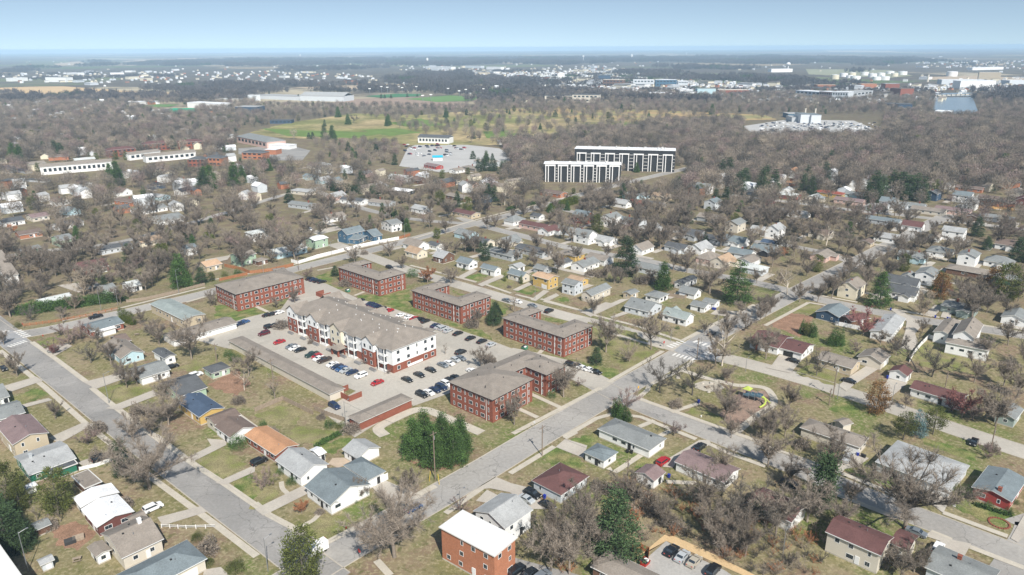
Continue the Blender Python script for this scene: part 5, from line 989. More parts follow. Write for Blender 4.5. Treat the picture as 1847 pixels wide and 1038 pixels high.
def water_tower(z, x, yb, yt, w, label, style='ball'):
    c, h, d = at_h(z, x, yb, yt); r = w/Z[z][2]*d/F/2; root = empty('water_tower', (*c, 0)); m = M['vinyl']
    mb = MB(); mb.tube((0, 0, 0), (0, 0, h-r), r*(.25 if style == 'ball' else .95), r*(.22 if style == 'ball' else .95), 12); mb.build('stem' if style == 'ball' else 'shaft', m, root)
    mb = MB(); pr = [(.3, -.9), (.8, -.6), (1, -.1), (.85, .4), (.5, .7), (.02, .85)]
    for (a, b), (c2, d2) in zip(pr, pr[1:]): mb.tube((0, 0, h-r+b*r*.8), (0, 0, h-r+d2*r*.8), a*r, c2*r, 14)
    mb.build('tank', m, root); tag(root, label, 'water tower'); LAND.append((*c, h, label))
water_tower('v', 172, 190, 133, 28, 'round white water tower on the right hillside'); water_tower('u', 519, 122, 82, 15, 'white water tower left of centre on the plain'); water_tower('u', 862, 100, 72, 15, 'stubby white water tower far beyond the town', 'x')
water_tower('t', 1222, 130, 98, 13, 'white cylindrical tower beside the far plant', 'x'); water_tower('t', 322, 105, 76, 12, 'slim white water tower on the left horizon'); water_tower('u', 1250, 74, 60, 8, 'faint white water tower nearly on the horizon')
water_tower('v', 660, 60, 42, 7, 'faint white water tower above the far right woods')
for i, (x, y, w, hh) in enumerate(((505,248,50,26),(567,232,48,22),(628,222,44,18),(716,222,46,20),(772,235,50,22),(832,228,46,20),(895,212,48,16),(928,230,40,20),(985,218,50,20),(860,255,52,22),(650,255,60,24),(1333,230,58,28),(610,240,40,16),(800,255,50,20))):
    c, h, d = at_h('v', x, y, y-hh); r = w/3.93*d/F/2; root = empty('storage_tank', (*c, 0)); mb = MB(); mb.tube((0, 0, 0), (0, 0, h), r, r, 24); mb.build('shell', wmat('white' if i not in (0, 2, 7) else 'cream'), root)
    mb = MB(); mb.tube((0, 0, h), (0, 0, h*1.08), r*1.01, r*.1, 24); mb.build('roof', rmat('white'), root)
    tag(root, None, 'storage tank', 'white storage tanks on the far slope'); LABELS.append((root, ('cream' if i in (0, 2, 7) else 'white')+' storage tank on the far right slope' if i != 11 else 'lone wide white storage tank beyond the river', x))
for i, (x, yb, yt, l) in enumerate(((291, 530, 462, 'left power plant chimney stack'), (362, 530, 464, 'right power plant chimney stack'), (1163, 268, 225, 'short pale chimney near the far works'))):
    c, h, d = at_h('v', x, yb, yt); root = empty('chimney_stack', (*c, 0)); mb = MB(); r = 5/3.93*d/F; mb.tube((0, 0, 0), (0, 0, h), r*1.25, r*.9, 12); mb.build('shaft', wmat('beige'), root); mb = MB(); mb.tube((0, 0, h), (0, 0, h+1), r, r, 12); mb.build('rim', M['dark'], root)
    tag(root, l, 'chimney')
# stadium stand
c = at(*px('s', 1290, 482)); root = empty('grandstand', (*c, 0)); mb = MB()
d = math.hypot(*c); Lw = 170/3.93*d/F
for i in range(8): mb.box(-Lw/2, Lw/2, i*1.1, i*1.1+1.1, 0, 1+i*.8)
mb.build('seating', mat('green_seats', (.02, .30, .18), .6, .05, .5), root); mb = MB(); mb.box(-Lw/2-14, -Lw/2-1, 0, 9, 0, 6); mb.build('stand_wing', M['metal'], root)
tag(root, 'green grandstand beside the sports field', 'grandstand'); LAND.append((*c, 8, 'green grandstand'))
for i, (x, y) in enumerate(((815,360),(898,345),(940,350),(1020,345),(1045,352),(1145,345),(1190,408),(1248,402),(1370,358),(1495,365),(1448,375),(1620,360))):
    c, h, dd = at_h('t', x, y, y-38); root = empty('floodlight_mast', (*c, 0)); mb = MB(); mb.tube((0, 0, 0), (0, 0, h), .5, .35, 6); mb.build('mast', M['metal'], root); mb = MB(); mb.box(-3, 3, -.4, .4, h, h+2); mb.build('lamp_head', M['vinyl'], root)
    tag(root, None, 'floodlight', 'floodlight masts round the sports fields'); LABELS.append((root, 'tall floodlight mast at the green sports fields', x))
# dam
a, b = at(*px('v', 1195, 372)), at(*px('v', 1490, 362)); mb = MB(); L_ = np.linalg.norm(b-a); ang = math.atan2(*(b-a)[::-1]); mb.box(0, L_, 0, 8, 0, 2.5)
for i in range(9): mb.box(i*L_/9, i*L_/9+3, -3, 0, 0, 4)
o = mb.build('bridge', M['conc']); o.location = (*a, 0); o.rotation_euler.z = ang; tag(o, 'low concrete dam bridge across the river', 'bridge')

# white flat roof whose edge cuts the bottom left corner
p1, p2 = at(*px('a', -90, 690), 9), at(*px('a', 260, 1180), 9); d = p2-p1; Lh = np.linalg.norm(d); ang = math.atan2(d[1], d[0]); nn = np.array((math.sin(ang), -math.cos(ang))); cc = (p1+p2)/2+nn*8
if nn[0] > 0: nn = -nn; cc = (p1+p2)/2+nn*8
root = empty('building', (*cc, 0)); wing(root, Lh, 15.2, ang, 8.8, 'f', 'white', 'white', win=1, det=1); BLOCK.append((*cc, ang, Lh/2, 7.6)); tag(root, 'white flat roof edge cutting the bottom left corner', 'building')
# ---------------------------------------------------------------- vehicles
PAINT = dict(black=(.012,.013,.015), white=(.78,.78,.77), silver=(.42,.44,.45), grey=(.16,.18,.20), navy=(.015,.03,.075), blue=(.03,.09,.22), red=(.36,.015,.02), maroon=(.10,.012,.02), dkgreen=(.02,.05,.045), brown=(.045,.03,.025), gold=(.40,.36,.29))
def pmat(c): return mat('car_paint_'+c, PAINT[c], .28, .04, 1, spec=.6)
PROF = dict(sedan=(4.7,1.82,[(-2.35,.55),(-2.3,.95),(-1.5,1.02),(-.75,1.42),(.55,1.44),(1.35,1.0),(2.2,.88),(2.35,.6)]), suv=(4.8,1.92,[(-2.4,.6),(-2.38,1.1),(-2.1,1.66),(-1.2,1.74),(.5,1.72),(1.25,1.15),(2.25,1.0),(2.4,.6)]),
 hatch=(4.1,1.78,[(-2.05,.55),(-2.0,1.0),(-1.6,1.45),(-.8,1.5),(.5,1.48),(1.2,1.02),(1.95,.9),(2.05,.6)]), pickup=(5.6,1.98,[(-2.8,.6),(-2.8,1.08),(-.85,1.08),(-.75,1.78),(.6,1.78),(1.3,1.18),(2.65,1.08),(2.8,.6)]), van=(4.6,1.95,[(-2.3,.6),(-2.3,2.2),(-2.0,2.3),(1.0,2.3),(1.5,1.5),(2.2,1.2),(2.3,.6)]))
CARM = {}
def car_root(kind, c):
    if (kind, c) in CARM: return copy_tree(CARM[kind, c])
    L_, W_, pf = PROF[kind]; root = empty({'sedan':'parked_car','suv':'parked_suv','hatch':'parked_car','pickup':'pickup_truck','van':'delivery_van'}[kind], (0, 0, 0)); w = W_/2
    belt = 1.0 if kind != 'van' else 1.5
    def y(z): return w*(1-max(0, z-belt+.05)*.2)
    pts = [(x, z) for x, z in pf]; n = len(pts); mb = MB(); lo = .28
    vs = []
    for s in (-1, 1):
        vs += [(x, s*y(z), z) for x, z in pts]+[(x, s*w, lo) for x in (pts[-1][0], pts[0][0])]
    m = n+2; fs = [(i, (i+1) % m, m+(i+1) % m, m+i) for i in range(m)]+[tuple(range(m-1, -1, -1)), tuple(range(m, 2*m))]; mb.add(vs, fs)
    body = mb.build('body', pmat(c), root)
    roofz = max(z for x, z in pts); ix = [i for i, (x, z) in enumerate(pts) if z > roofz-.12]; a, b = ix[0], ix[-1]
    g = MB()
    def lerp(p, q, t): return (p[0]+(q[0]-p[0])*t, p[1]+(q[1]-p[1])*t)
    for (p, q) in ((pts[b], pts[b+1]), (pts[a], pts[a-1])):
        p1, q1 = lerp(p, q, .12), lerp(p, q, .88); off = .02*(1 if q[0] > p[0] else -1)
        g.add([(p1[0]+off, -y(p1[1])+.1, p1[1]+.015), (p1[0]+off, y(p1[1])-.1, p1[1]+.015), (q1[0]+off, y(q1[1])-.12, q1[1]+.02), (q1[0]+off, -y(q1[1])+.12, q1[1]+.02)], [(0,1,2,3)])
    x0, x1 = pts[a][0], pts[b][0]; zt, zb = roofz-.12, max(belt+.04, roofz-.58)
    f = lambda z, s: s*(y(z)+.012)
    for s in (-1, 1):
        k = .45 if kind != 'van' else .1
        g.add([(x0+.05, f(zt, s), zt), (x1-.02, f(zt, s), zt), (x1+k, f(zb, s), zb), (x0-(k if kind == 'sedan' else .1), f(zb, s), zb)], [(0,1,2,3)])
    g.build('windows', M['glass'], root)
    for sx in (-.31, .31):
        for s in (-1, 1):
            wm = MB(); wm.tube((0, -.12, 0), (0, .12, 0), .34, .34, 12, 0); wm.tube((0, s*.10, 0), (0, s*.135, 0), .2, .2, 8, 1); o = wm.build('wheel', [M['tyre'], M['metal']], root); o.location = (sx*L_, s*(w-.1), .34)
    for s in (-1, 1):
        q = MB(); q.box(-.04, .05, -.2, .2, -.08, .08); o = q.build('headlight', M['hlamp'], root); o.location = (L_/2-.02, s*(w-.3), .72)
        q = MB(); q.box(-.05, .04, -.16, .16, -.1, .1); o = q.build('taillight', M['lamp'], root); o.location = (-L_/2+.02, s*(w-.25), .85)
    CARM[kind, c] = root; return root
CN2 = dict(dkgreen='dark green', gold='beige gold')
def car(z, x, y, ax, c, kind, where=None, group=None):
    o = car_root(kind, c); p = at(*px(z, x, y), .5); a = {'A': GA, 'B': GB, 'a': GA+math.pi, 'b': GB+math.pi}[ax]
    o.location = (*p, .11); o.rotation_euler = (0, 0, a+R.uniform(-.03, .03)); o['category'] = {'pickup': 'pickup truck', 'van': 'van', 'suv': 'suv'}.get(kind, 'car')
    nm = {'pickup': 'pickup truck', 'van': 'white van', 'suv': 'suv', 'sedan': 'sedan', 'hatch': 'hatchback'}[kind]
    if group: o['group'] = group
    LABELS.append((o, f"{CN2.get(c, c)} {nm} {where}", px(z, x, y)[0]))
CARS = [('f','a','in the row before the white apartment front','cars before the white apartment front','65,250 maroon suv;175,310 red sedan;262,342 grey sedan;285,355 white sedan;325,367 black sedan;410,402 dkgreen pickup;445,414 red hatch;460,429 white sedan;500,441 brown pickup;557,473 white sedan;592,488 navy sedan;622,503 blue sedan;655,515 silver sedan;697,529 navy sedan;762,553 white suv;880,603 red sedan'),
 ('f','A','at the upper corner of the lot','cars at the lot corner','1480,385 black suv'),
 ('f','B','in the row beside the white gable end','cars beside the white gable end','1480,427 grey sedan;1442,440 silver hatch;1398,463 white sedan;1352,476 grey sedan;1265,511 black sedan;1182,546 black sedan;1095,581 black sedan'),
 ('f','B','in the row behind the low brick garages','cars behind the low brick garages','1200,690 black suv;1250,675 white sedan;1295,655 navy sedan;1342,636 navy suv;1377,614 white suv;1408,585 black sedan;1447,568 black sedan;1562,520 white sedan'),
 ('f','A','in the long row behind the white apartments','cars behind the white apartments','755,10 black sedan;830,36 navy sedan;852,45 navy sedan;872,53 navy sedan;910,66 black sedan;965,84 red sedan;1047,118 white sedan;1107,131 white sedan;1150,142 red sedan;1183,147 black sedan;1225,160 black sedan;1297,193 navy sedan;1325,205 silver sedan;1355,212 silver suv;1390,229 silver sedan;1460,249 black sedan;1550,284 black sedan;1632,306 black sedan;1698,331 silver sedan'),
 ('f','A','by the far end of the white apartments','cars at the north end','90,116 black sedan;130,108 black sedan;172,98 white sedan'),('f','A','near the purple shrubs','cars near the shrubs','105,200 black suv;145,190 black sedan;188,173 grey sedan'),
 ('f','B','alone at the lot bottom by the fence',None,'572,772 navy suv'),('j','A','in the short row by the lot entrance','cars by the lot entrance','935,660 black sedan;965,670 navy sedan;1000,680 black sedan;1040,688 black sedan'),
 ('j','B','parked beyond the second brick building',None,'1645,560 black suv'),('k','B','parked on the wide middle street','cars on the middle street','860,853 grey sedan;955,866 white sedan;1090,901 grey sedan'),('k','A','turning on the wide middle street',None,'1237,948 black suv'),
 ('g','B','in the short row by the drive entrance','cars by the drive entrance','440,475 black suv;482,482 black sedan;520,498 white sedan;568,511 white sedan;615,526 black sedan'),
 ('e','A','beside the long white garages','cars beside the white garages','1722,181 navy sedan;1758,166 blue sedan'),('e','A','between the white and green garages',None,'1410,547 white suv'),('a','A','on the drive by the white fence',None,'730,190 black suv'),('a','A','on the lawn edge by the white roofed house',None,'1108,550 white suv'),
 ('b','A','under the great bare tree',None,'1150,552 blue sedan'),('b','A','on the drive beside the brick fronted house',None,'30,215 black suv'),('c','B','beside the brown hip roofed house','cars beside the hip roofed house','163,450 black suv;118,488 silver sedan;272,532 black sedan'),
 ('c','A','at the mauve roofed house','cars at the mauve roofed house','1375,112 black suv;1108,215 red suv'),('c','A','in the lot with the red dumpster','cars in the lower lot','1170,862 black sedan;1246,903 silver sedan;1333,940 gold sedan;1470,1005 black suv'),('c','A','behind the orange brick block','cars behind the orange brick block','45,1003 black suv;135,1030 black sedan;232,1050 grey suv'),
 ('d','a','on the drive of the beige hip roofed house',None,'585,190 silver suv'),('d','B','by the maroon roofed house',None,'1078,716 grey sedan'),('d','A','beside the bottom right grey roof',None,'1232,832 white suv'),('d','B','under trees on the lower street',None,'172,368 black sedan'),
 ('h','B','before the dark double garage doors',None,'200,441 black sedan'),('h','B','on the drive of the tan bungalow',None,'598,586 black sedan'),('g','A','approaching the crosswalks',None,'1452,252 black sedan'),('e','B','at the far left kerb',None,'25,500 black sedan'),
 ('e','A','parked by the tall hedge',None,'690,128 black pickup'),('i','B','at the split level house','cars at the split level house','568,366 black sedan;633,360 white sedan'),('m','B','at the grey ranch drive','cars at the grey ranch','1005,82 white suv;1045,82 black sedan'),('r','B','on the drive between pink houses',None,'370,820 white suv'),
 ('j','B','by the far blue house',None,'940,222 white suv'),('e','A','beside the small white outbuilding',None,'1238,487 black sedan'),('h','a','on the road by the white cart',None,'1490,1022 black sedan')]
for z, ax, wh, gr, s in CARS:
    for it in s.split(';'):
        p, c, k = it.split(); x, y = map(float, p.split(',')); car(z, x, y, ax, c, k, wh, gr)
# small delivery truck
p = at(*px('b', 455, 862), .5); root = empty('delivery_truck', (*p, .11), GA+math.pi); mb = MB(); mb.box(-2.4, 1.3, -1, 1, .5, 2.7); mb.build('cargo_box', M['vinyl'], root)
mb = MB(); mb.add([(1.3,-.95,.5),(2.4,-.95,.5),(2.4,.95,.5),(1.3,.95,.5),(1.3,-.95,2.4),(1.75,-.9,2.3),(1.75,.9,2.3),(1.3,.95,2.4),(2.35,-.95,1.3),(2.35,.95,1.3)], [(0,1,8,5,4),(3,7,6,9,2),(1,2,9,8),(4,5,6,7),(5,8,9,6)]); mb.build('cab', M['vinyl'], root)
mb = MB(); mb.add([(1.8,-.8,2.2),(1.8,.8,2.2),(2.37,.8,1.4),(2.37,-.8,1.4)], [(0,3,2,1)]); mb.build('windscreen', M['glass'], root)
for sx in (-1.5, 1.6):
    for s in (-1, 1): mb = MB(); mb.tube((0,-.14,0),(0,.14,0),.4,.4,12); o = mb.build('wheel', M['tyre'], root); o.location = (sx, s*.85, .4)
tag(root, 'small white boxy delivery truck turning at the corner', 'truck')
# far lots: small cars
for i in range(52):
    z, x, y = 'p', R.uniform(-60, 400), R.uniform(255, 365)
    if i > 44: x, y = R.uniform(380, 490), R.uniform(285, 305)
    if y > 330 and 190 < x < 300: continue
    c = R.choice(['black','white','silver','navy','black','white','grey','red']); o = car_root(R.choice(['sedan', 'suv']), c); p = at(*px(z, x, y)); o.location = (*p, .11); o.rotation_euler = (0, 0, R.choice((GA, GB))); o['category'] = 'car'; o['group'] = 'cars in the club lot'
    LABELS.append((o, f'{c} car in the club parking lot', px(z, x, y)[0]))
for i in range(110):
    y = R.uniform(222, 246); x = R.uniform(1385+(y-222)*-1, 1600)
    c = R.choice(['white','white','silver','black','navy','white','silver','gold']); o = car_root('sedan', c); p = at(x, y); o.location = (*p, .13); o.rotation_euler = (0, 0, R.uniform(0, 3.1)); o['category'] = 'car'; o['group'] = f'{c} cars crowding the far right lot'; o['label'] = f'tiny {c} car in the crowded lot below the power plant'
# ---------------------------------------------------------------- poles, fences, hedges, playground, small things
def pole(z, x, y, h, kind='wood', label='', rz=GA):
    c = at(*px(z, x, y)); 
    if kind == 'wood':
        root = empty('utility_pole', (*c, 0), rz); mb = MB(); mb.tube((0,0,0),(0,0,h),.17,.12,8); mb.build('pole', M['pole'], root); mb = MB(); mb.box(-1.2,1.2,-.06,.06,h-.9,h-.75); mb.build('crossarm', M['pole'], root)
        for s in (-1.1, -.5, .5, 1.1): mb = MB(); mb.tube((s,0,h-.75),(s,0,h-.5),.05,.04,6); mb.build('insulator', M['dark'], root)
        mb = MB(); mb.tube((.28,0,h-2.6),(.28,0,h-1.6),.2,.2,10); mb.build('transformer', M['metal'], root)
        tag(root, label, 'utility pole')
    else:
        root = empty('street_lamp', (*c, 0), rz); mb = MB(); mb.tube((0,0,0),(0,0,h),.11,.07,8); mb.build('pole', M['metal'] if kind == 'lamp' else M['pole'], root); mb = MB(); mb.tube((0,0,h-.3),(1.5,0,h+.1),.04,.03,6); mb.build('arm', M['metal'], root)
        mb = MB(); mb.box(1.35,1.95,-.13,.13,h+.02,h+.16); mb.build('lamp_head', M['metal'], root); tag(root, label, 'street lamp')
    LAND.append((*c, h, label)) if False else None
    return (c[0], c[1], h)
A = pole('a', 205, 1005, 10.5, 'lamp', 'grey metal lamp post by the pale grey shed'); pole('e', 785, 752, 11, 'lamp', 'tall pale street lamp beside the left street')
B = pole('b', 1305, 345, 15, 'wood', 'tall wooden utility pole before the pine group'); pole('b', 95, 1010, 9, 'lamp', 'street lamp at the bottom intersection corner')
C_ = pole('c', 232, 172, 10, 'wood', 'wooden utility pole at the main road kerb'); D_ = pole('c', 845, 415, 9.5, 'wood', 'wooden pole left of the white mauve roofed garage')
pole('g', 1345, 435, 9, 'wood', 'left of two poles by the crosswalks'); pole('g', 1366, 430, 9, 'lamp', 'right of two poles by the crosswalks'); pole('h', 483, 700, 11, 'wood', 'wooden utility pole across from the tan bungalow'); pole('h', 455, 755, 6, 'wood', 'short wooden pole in front of the street pole')
pole('h', 515, 712, 7, 'lamp', 'thin lamp post right of the wooden street poles'); pole('d', 1602, 150, 9, 'wood', 'wooden pole behind the red brick house'); pole('i', 903, 945, 11, 'lamp', 'pale lamp post in front of the long hedge'); pole('i', 1053, 895, 9, 'lamp', 'thin lamp post at the right end of the hedge')
pole('i', 1595, 790, 12, 'lamp', 'lamp post beside the big round pine'); pole('j', 520, 607, 11, 'lamp', 'lamp post at the wooden fence corner'); pole('j', 1127, 445, 8, 'lamp', 'lamp post midway along the white fence'); pole('j', 1780, 300, 9, 'lamp', 'lamp post at the end of the white fence')
pole('j', 835, 585, 8, 'wood', 'wooden pole behind the first brick building'); pole('f', 655, 922, 9, 'lamp', 'lamp post at the brick garage corner'); pole('e', 1562, 452, 7.5, 'wood', 'wooden pole above the green garage'); pole('h', 1272, 690, 9, 'wood', 'wooden pole at the long white ranch'); pole('p', 1490, 712, 9, 'lamp', 'lamp post on the arterial near the hotel')
pole('p', 482, 782, 9, 'wood', 'wooden pole by the dark brown gabled ranch'); pole('k', 1113, 840, 7, 'lamp', 'lamp post before the pale yellow house'); pole('g', 1155, 305, 5, 'lamp', 'short lamp post beside the left crosswalk'); pole('g', 1497, 190, 9, 'lamp', 'lamp post beside the cottage side road'); pole('h', 905, 730, 6, 'lamp', 'thin post before the reddish roofed garage')
pole('c', 365, 870, 6, 'lamp', 'thin lamp post among the bottom bare trees'); pole('d', 125, 880, 7, 'lamp', 'pale lamp post in the bottom right thicket'); pole('f', 128, 575, 8, 'wood', 'wooden pole beside the beige garage row'); pole('i', 128, 470, 9, 'wood', 'wooden pole left of the pale green split level') ; pole('g', 1695, 520, 5, 'lamp', 'short post at the park street edge'); pole('b', 1485, 570, 6, 'lamp', 'thin post before the light grey gabled house')
def wire(p, q, label, n=12, sag=1.2):
    mb = MB(); P_, Q_ = Vector(p), Vector(q); pts = [P_.lerp(Q_, i/n)-Vector((0, 0, sag*4*(i/n)*(1-i/n))) for i in range(n+1)]
    for a, b in zip(pts, pts[1:]): mb.tube(a, b, .03, .03, 3)
    tag(mb.build('overhead_wire', M['dark']), label, 'wire')
wire((B[0], B[1], B[2]-.6), (C_[0], C_[1], C_[2]-.5), 'thin wire from the pine group pole along the main road'); f_ = at(*px('f', 655, 922)); wire((B[0], B[1], B[2]-.6), (f_[0], f_[1], 8.8), 'thin wire from the pine group pole to the garage lamp')
wire((C_[0], C_[1], 9.3), (D_[0], D_[1], 9), 'thin wire over the hip roofed garage lawn')
for i, (x, y) in enumerate(((1262, 355), (1335, 380))):
    c = at(*px('b', x, y)); mb = MB(); mb.tube((*c, 0), (B[0]+(c[0]-B[0])*.75, B[1]+(c[1]-B[1])*.75, 3), .07, .07, 6); tag(mb.build('guy_wire_guard', mat('yellow_guard', (.6,.42,.02), .5, 0)), ('left','right')[i]+' yellow guy wire guard under the utility pole', 'guy guard')
def fence(s, h, kind, label, name='fence', sec=2.4):
    P_ = PM(s); root = empty(name, (*P_[0], 0)); o0 = P_[0]; m = {'vinyl': M['vinyl'], 'wood': M['wood'], 'cedar': M['woodf'], 'rail': M['vinyl'], 'pal': M['woodf'], 'gold': mat('new_boards', (.5, .3, .12), .8, .15, 1)}[kind]
    pn = MB(); n_ = 0
    for a, b in zip(P_, P_[1:]):
        d = b-a; L_ = np.linalg.norm(d); u = d/L_; ang = math.atan2(u[1], u[0]); T = Matrix.Translation((*(a-o0), 0)) @ Matrix.Rotation(ang, 4, 'Z'); f = lambda p: tuple(T @ Vector(p))
        k = max(1, round(L_/sec))
        for i in range(k):
            x0, x1 = L_*i/k, L_*(i+1)/k
            if kind == 'rail': pn.box(x0+.05, x1-.05, -.03, .03, h-.1, h, T=f); pn.box(x0+.05, x1-.05, -.03, .03, h*.5, h*.5+.08, T=f)
            elif kind == 'pal':
                for j in range(8): xx = x0+(x1-x0)*(j+.5)/8; pn.box(xx-.07, xx+.07, -.02, .02, 0, h, T=f)
            else:
                for j in range(8 if kind != 'vinyl' else 1): w = (x1-x0)/(8 if kind != 'vinyl' else 1); xx = x0+w*j; pn.box(xx+.01, xx+w-.01, -.03, .03, .05, h-(.05*((j*7+i*3) % 3) if kind != 'vinyl' else 0), T=f)
            if n_ < 95: mb = MB(); mb.box(-.08, .08, -.08, .08, 0, h+.12); o = mb.build('post', m, root); o.matrix_local = T @ Matrix.Translation((x0, 0, 0)); n_ += 1
    pn.build('panel', m, root); tag(root, label, 'fence')
fence('j770,512 j830,528 j1000,472 j1170,430 j1350,383 j1570,338 j1730,308', 1.9, 'vinyl', 'long white vinyl fence along the arterial road'); fence('j1185,330 j1300,335 j1355,345', 1.8, 'vinyl', 'short white fence before the dark blue house')
fence('j175,552 j330,585 j400,615 j600,590 j790,545', 1.8, 'cedar', 'reddish wooden fence round the mint house yard'); fence('j130,680 j260,650 j380,625', 1.6, 'cedar', 'short reddish wooden fence behind the round shrubs'); fence('j1730,308 j1829,275', 1.8, 'cedar', 'reddish fence continuing from the white fence end')
fence('f0,812 f200,728 f300,775 f420,835', 1.7, 'wood', 'weathered plank fence round the small lawn'); fence('f430,800 f520,840 f650,885', 1.7, 'wood', 'dark plank fence behind the brick garages'); fence('a578,278 a700,250 a806,212', 1.1, 'vinyl', 'low white panel fence beside the black suv')
fence('a1172,692 a1350,700 a1560,694', 1., 'rail', 'white handrail beside the path of the brown roofed house'); fence('i1130,872 i1300,850 i1500,805 i1829,720', 1.6, 'wood', 'grey plank fence along the arterial pavement'); fence('h500,185 h600,205 h678,222', 1.8, 'vinyl', 'white fence beside the red maple')
fence('h1030,450 h1060,395 h1110,335 h1165,280 h1200,292', 1.8, 'vinyl', 'white fence climbing behind the leaning tree'); fence('r1435,838 r1600,842 r1765,860', 1.8, 'gold', 'golden board fence on the upper right street'); fence('l620,835 l720,790 l825,742', 1.7, 'wood', 'plank fence behind the white double garage')
fence('e170,195 e400,165 e620,125 e850,72', 1.2, 'pal', 'spaced picket fence below the long hedge'); fence('l475,815 l560,830 l620,840', 1.7, 'wood', 'plank fence right of the grey hip garage'); fence('c885,870 c945,850 c1005,880 c1000,950', 1.8, 'cedar', 'wooden enclosure round the red dumpster'); fence('f0,990 f10,985', .5, 'wood', 'stub') if False else None
def hedge(s, w, h, mk, label, seed=1):
    P_ = resample(PM(s), 4); g = np.random.default_rng(seed); C = TB(); o0 = P_[0]
    for a, b in zip(P_, P_[1:]):
        L_ = np.linalg.norm(b-a); m = int(L_*w*h*16)+60; t = g.random(m)[:, None]; q = np.hstack(((a-o0)+(b-a)*t, np.zeros((m, 1)))); u = unit(g.normal(size=(m, 3))); u[:, 2] = np.abs(u[:, 2])
        lump = 1+.22*np.sin(q[:, :1]*.9+seed)*np.sin(q[:, 1:2]*.7); q = q+u*(g.random(m)[:, None]**.35)*np.array((w/2, w/2, h))*lump
        C.tris(q, unit(u+g.normal(size=u.shape)*.7), .5*(.6+g.random(m)), .3, g)
    root = empty('hedge', (*o0, 0)); link('foliage', C.data('foliage', M[mk]), root); tag(root, label, 'hedge'); LAND.append((*P_[len(P_)//2], h, label))
hedge('i180,975 i400,945 i620,915 i850,880 i1090,850', 6.5, 5, 'pine', 'long dark green hedge beside the arterial road', 3); hedge('p1250,858 p1330,830 p1420,800 p1500,775', 7, 6, 'arb', 'bright yellow green hedge near the arterial', 4); hedge('p870,850 p1000,815 p1160,785', 3, 2.4, 'pine', 'low green hedge along the drive by the arterial', 5)
hedge('o1100,665 o1250,680 o1400,700', 6, 7, 'pined', 'dark tall hedge behind the grey roofs', 6); hedge('o1480,690 o1560,700 o1660,690', 6, 7, 'pined', 'dark tall hedge by the pale fence', 7); hedge('b440,110 b520,70 b600,20', 1.5, 1.2, 'pine', 'low clipped hedge behind the tiny shed', 8); hedge('j0,285 j70,300', 4, 3, 'arb', 'yellow green hedge at the peach roofed house', 9)
hedge('f480,1030 f560,1000 f640,960', 1.6, 1.3, 'pine', 'low dark hedge on the terraced lawn', 10); hedge('d1500,520 d1620,560 d1760,600', 1.4, .9, 'pine', 'low shrubs under the red brick wall', 11)
def at0(z, x, y): return (*at(*px(z, x, y)), 0)
# playground
root = empty('play_structure', at0('g', 1745, 725), GB); 
for i in range(4):
    for j in range(2):
        mb = MB(); mb.tube((-3+i*2, -1+j*2, 0), (-3+i*2, -1+j*2, 3.6), .07, .07, 6); mb.build('post', M['metal'], root)
for i, zz in enumerate((1.2, 1.6, 2.0)): mb = MB(); mb.box(-3+i*2, -1+i*2, -1, 1, zz, zz+.1); mb.build('deck', mat('blue_grey_plastic', (.10,.17,.22), .5, 0), root)
for i in range(3):
    for s in (-1, 1): mb = MB(); mb.box(-2.9+i*2, -1.1+i*2, s*1-.03, s*1+.03, 1.3+.4*i, 2.0+.4*i); mb.build('guard_panel', MC['blue_grey_plastic'], root)
mb = MB(); mb.add([(-3.3,-1.3,3.5),(-.7,-1.3,3.5),(-.7,1.3,3.5),(-3.3,1.3,3.5),(-2,0,4.5)], [(0,1,4),(1,2,4),(2,3,4),(3,0,4),(3,2,1,0)]); mb.build('canopy', M['yellow'], root)
pts = [(3, 0, 2.1), (4, 0, 1.9), (4.8, -.8, 1.4), (5, -2, .9), (4.6, -3.2, .45), (4.2, -4, .3)]; mb = MB()
for a, b in zip(pts, pts[1:]): mb.tube(a, b, .32, .32, 8)
mb.build('slide', M['yellow'], root); mb = MB(); mb.tube((3, .9, 2.1), (5.6, 1.2, .3), .2, .2, 8); mb.build('straight_slide', M['yellow'], root)
tag(root, 'grey play structure with lime green slides in the park', 'playground'); LAND.append((*root.location[:2], 3, 'play structure'))
def bin_(z, x, y, m, label, name='wheelie_bin', s=1., rz=0):
    root = empty(name, at0(z, x, y), rz or GA); w = .32*s; mb = MB(); mb.add([(-w*.8,-w*.8,.05),(w*.8,-w*.8,.05),(w*.8,w*.8,.05),(-w*.8,w*.8,.05),(-w,-w,1.05*s),(w,-w,1.05*s),(w,w,1.05*s),(-w,w,1.05*s)], [(3,2,1,0),(0,1,5,4),(1,2,6,5),(2,3,7,6),(3,0,4,7)]); mb.build('body', m, root)
    mb = MB(); mb.box(-w-.04, w+.04, -w-.04, w+.06, 1.05*s, 1.13*s); mb.build('lid', m, root)
    for k in (-1, 1): mb = MB(); mb.tube((k*w*.7-.03, w*.9, .12), (k*w*.7+.03, w*.9, .12), .12, .12, 8); mb.build('wheel', M['tyre'], root)
    tag(root, label, 'bin')
BL, DK = M['blue'], M['dark']
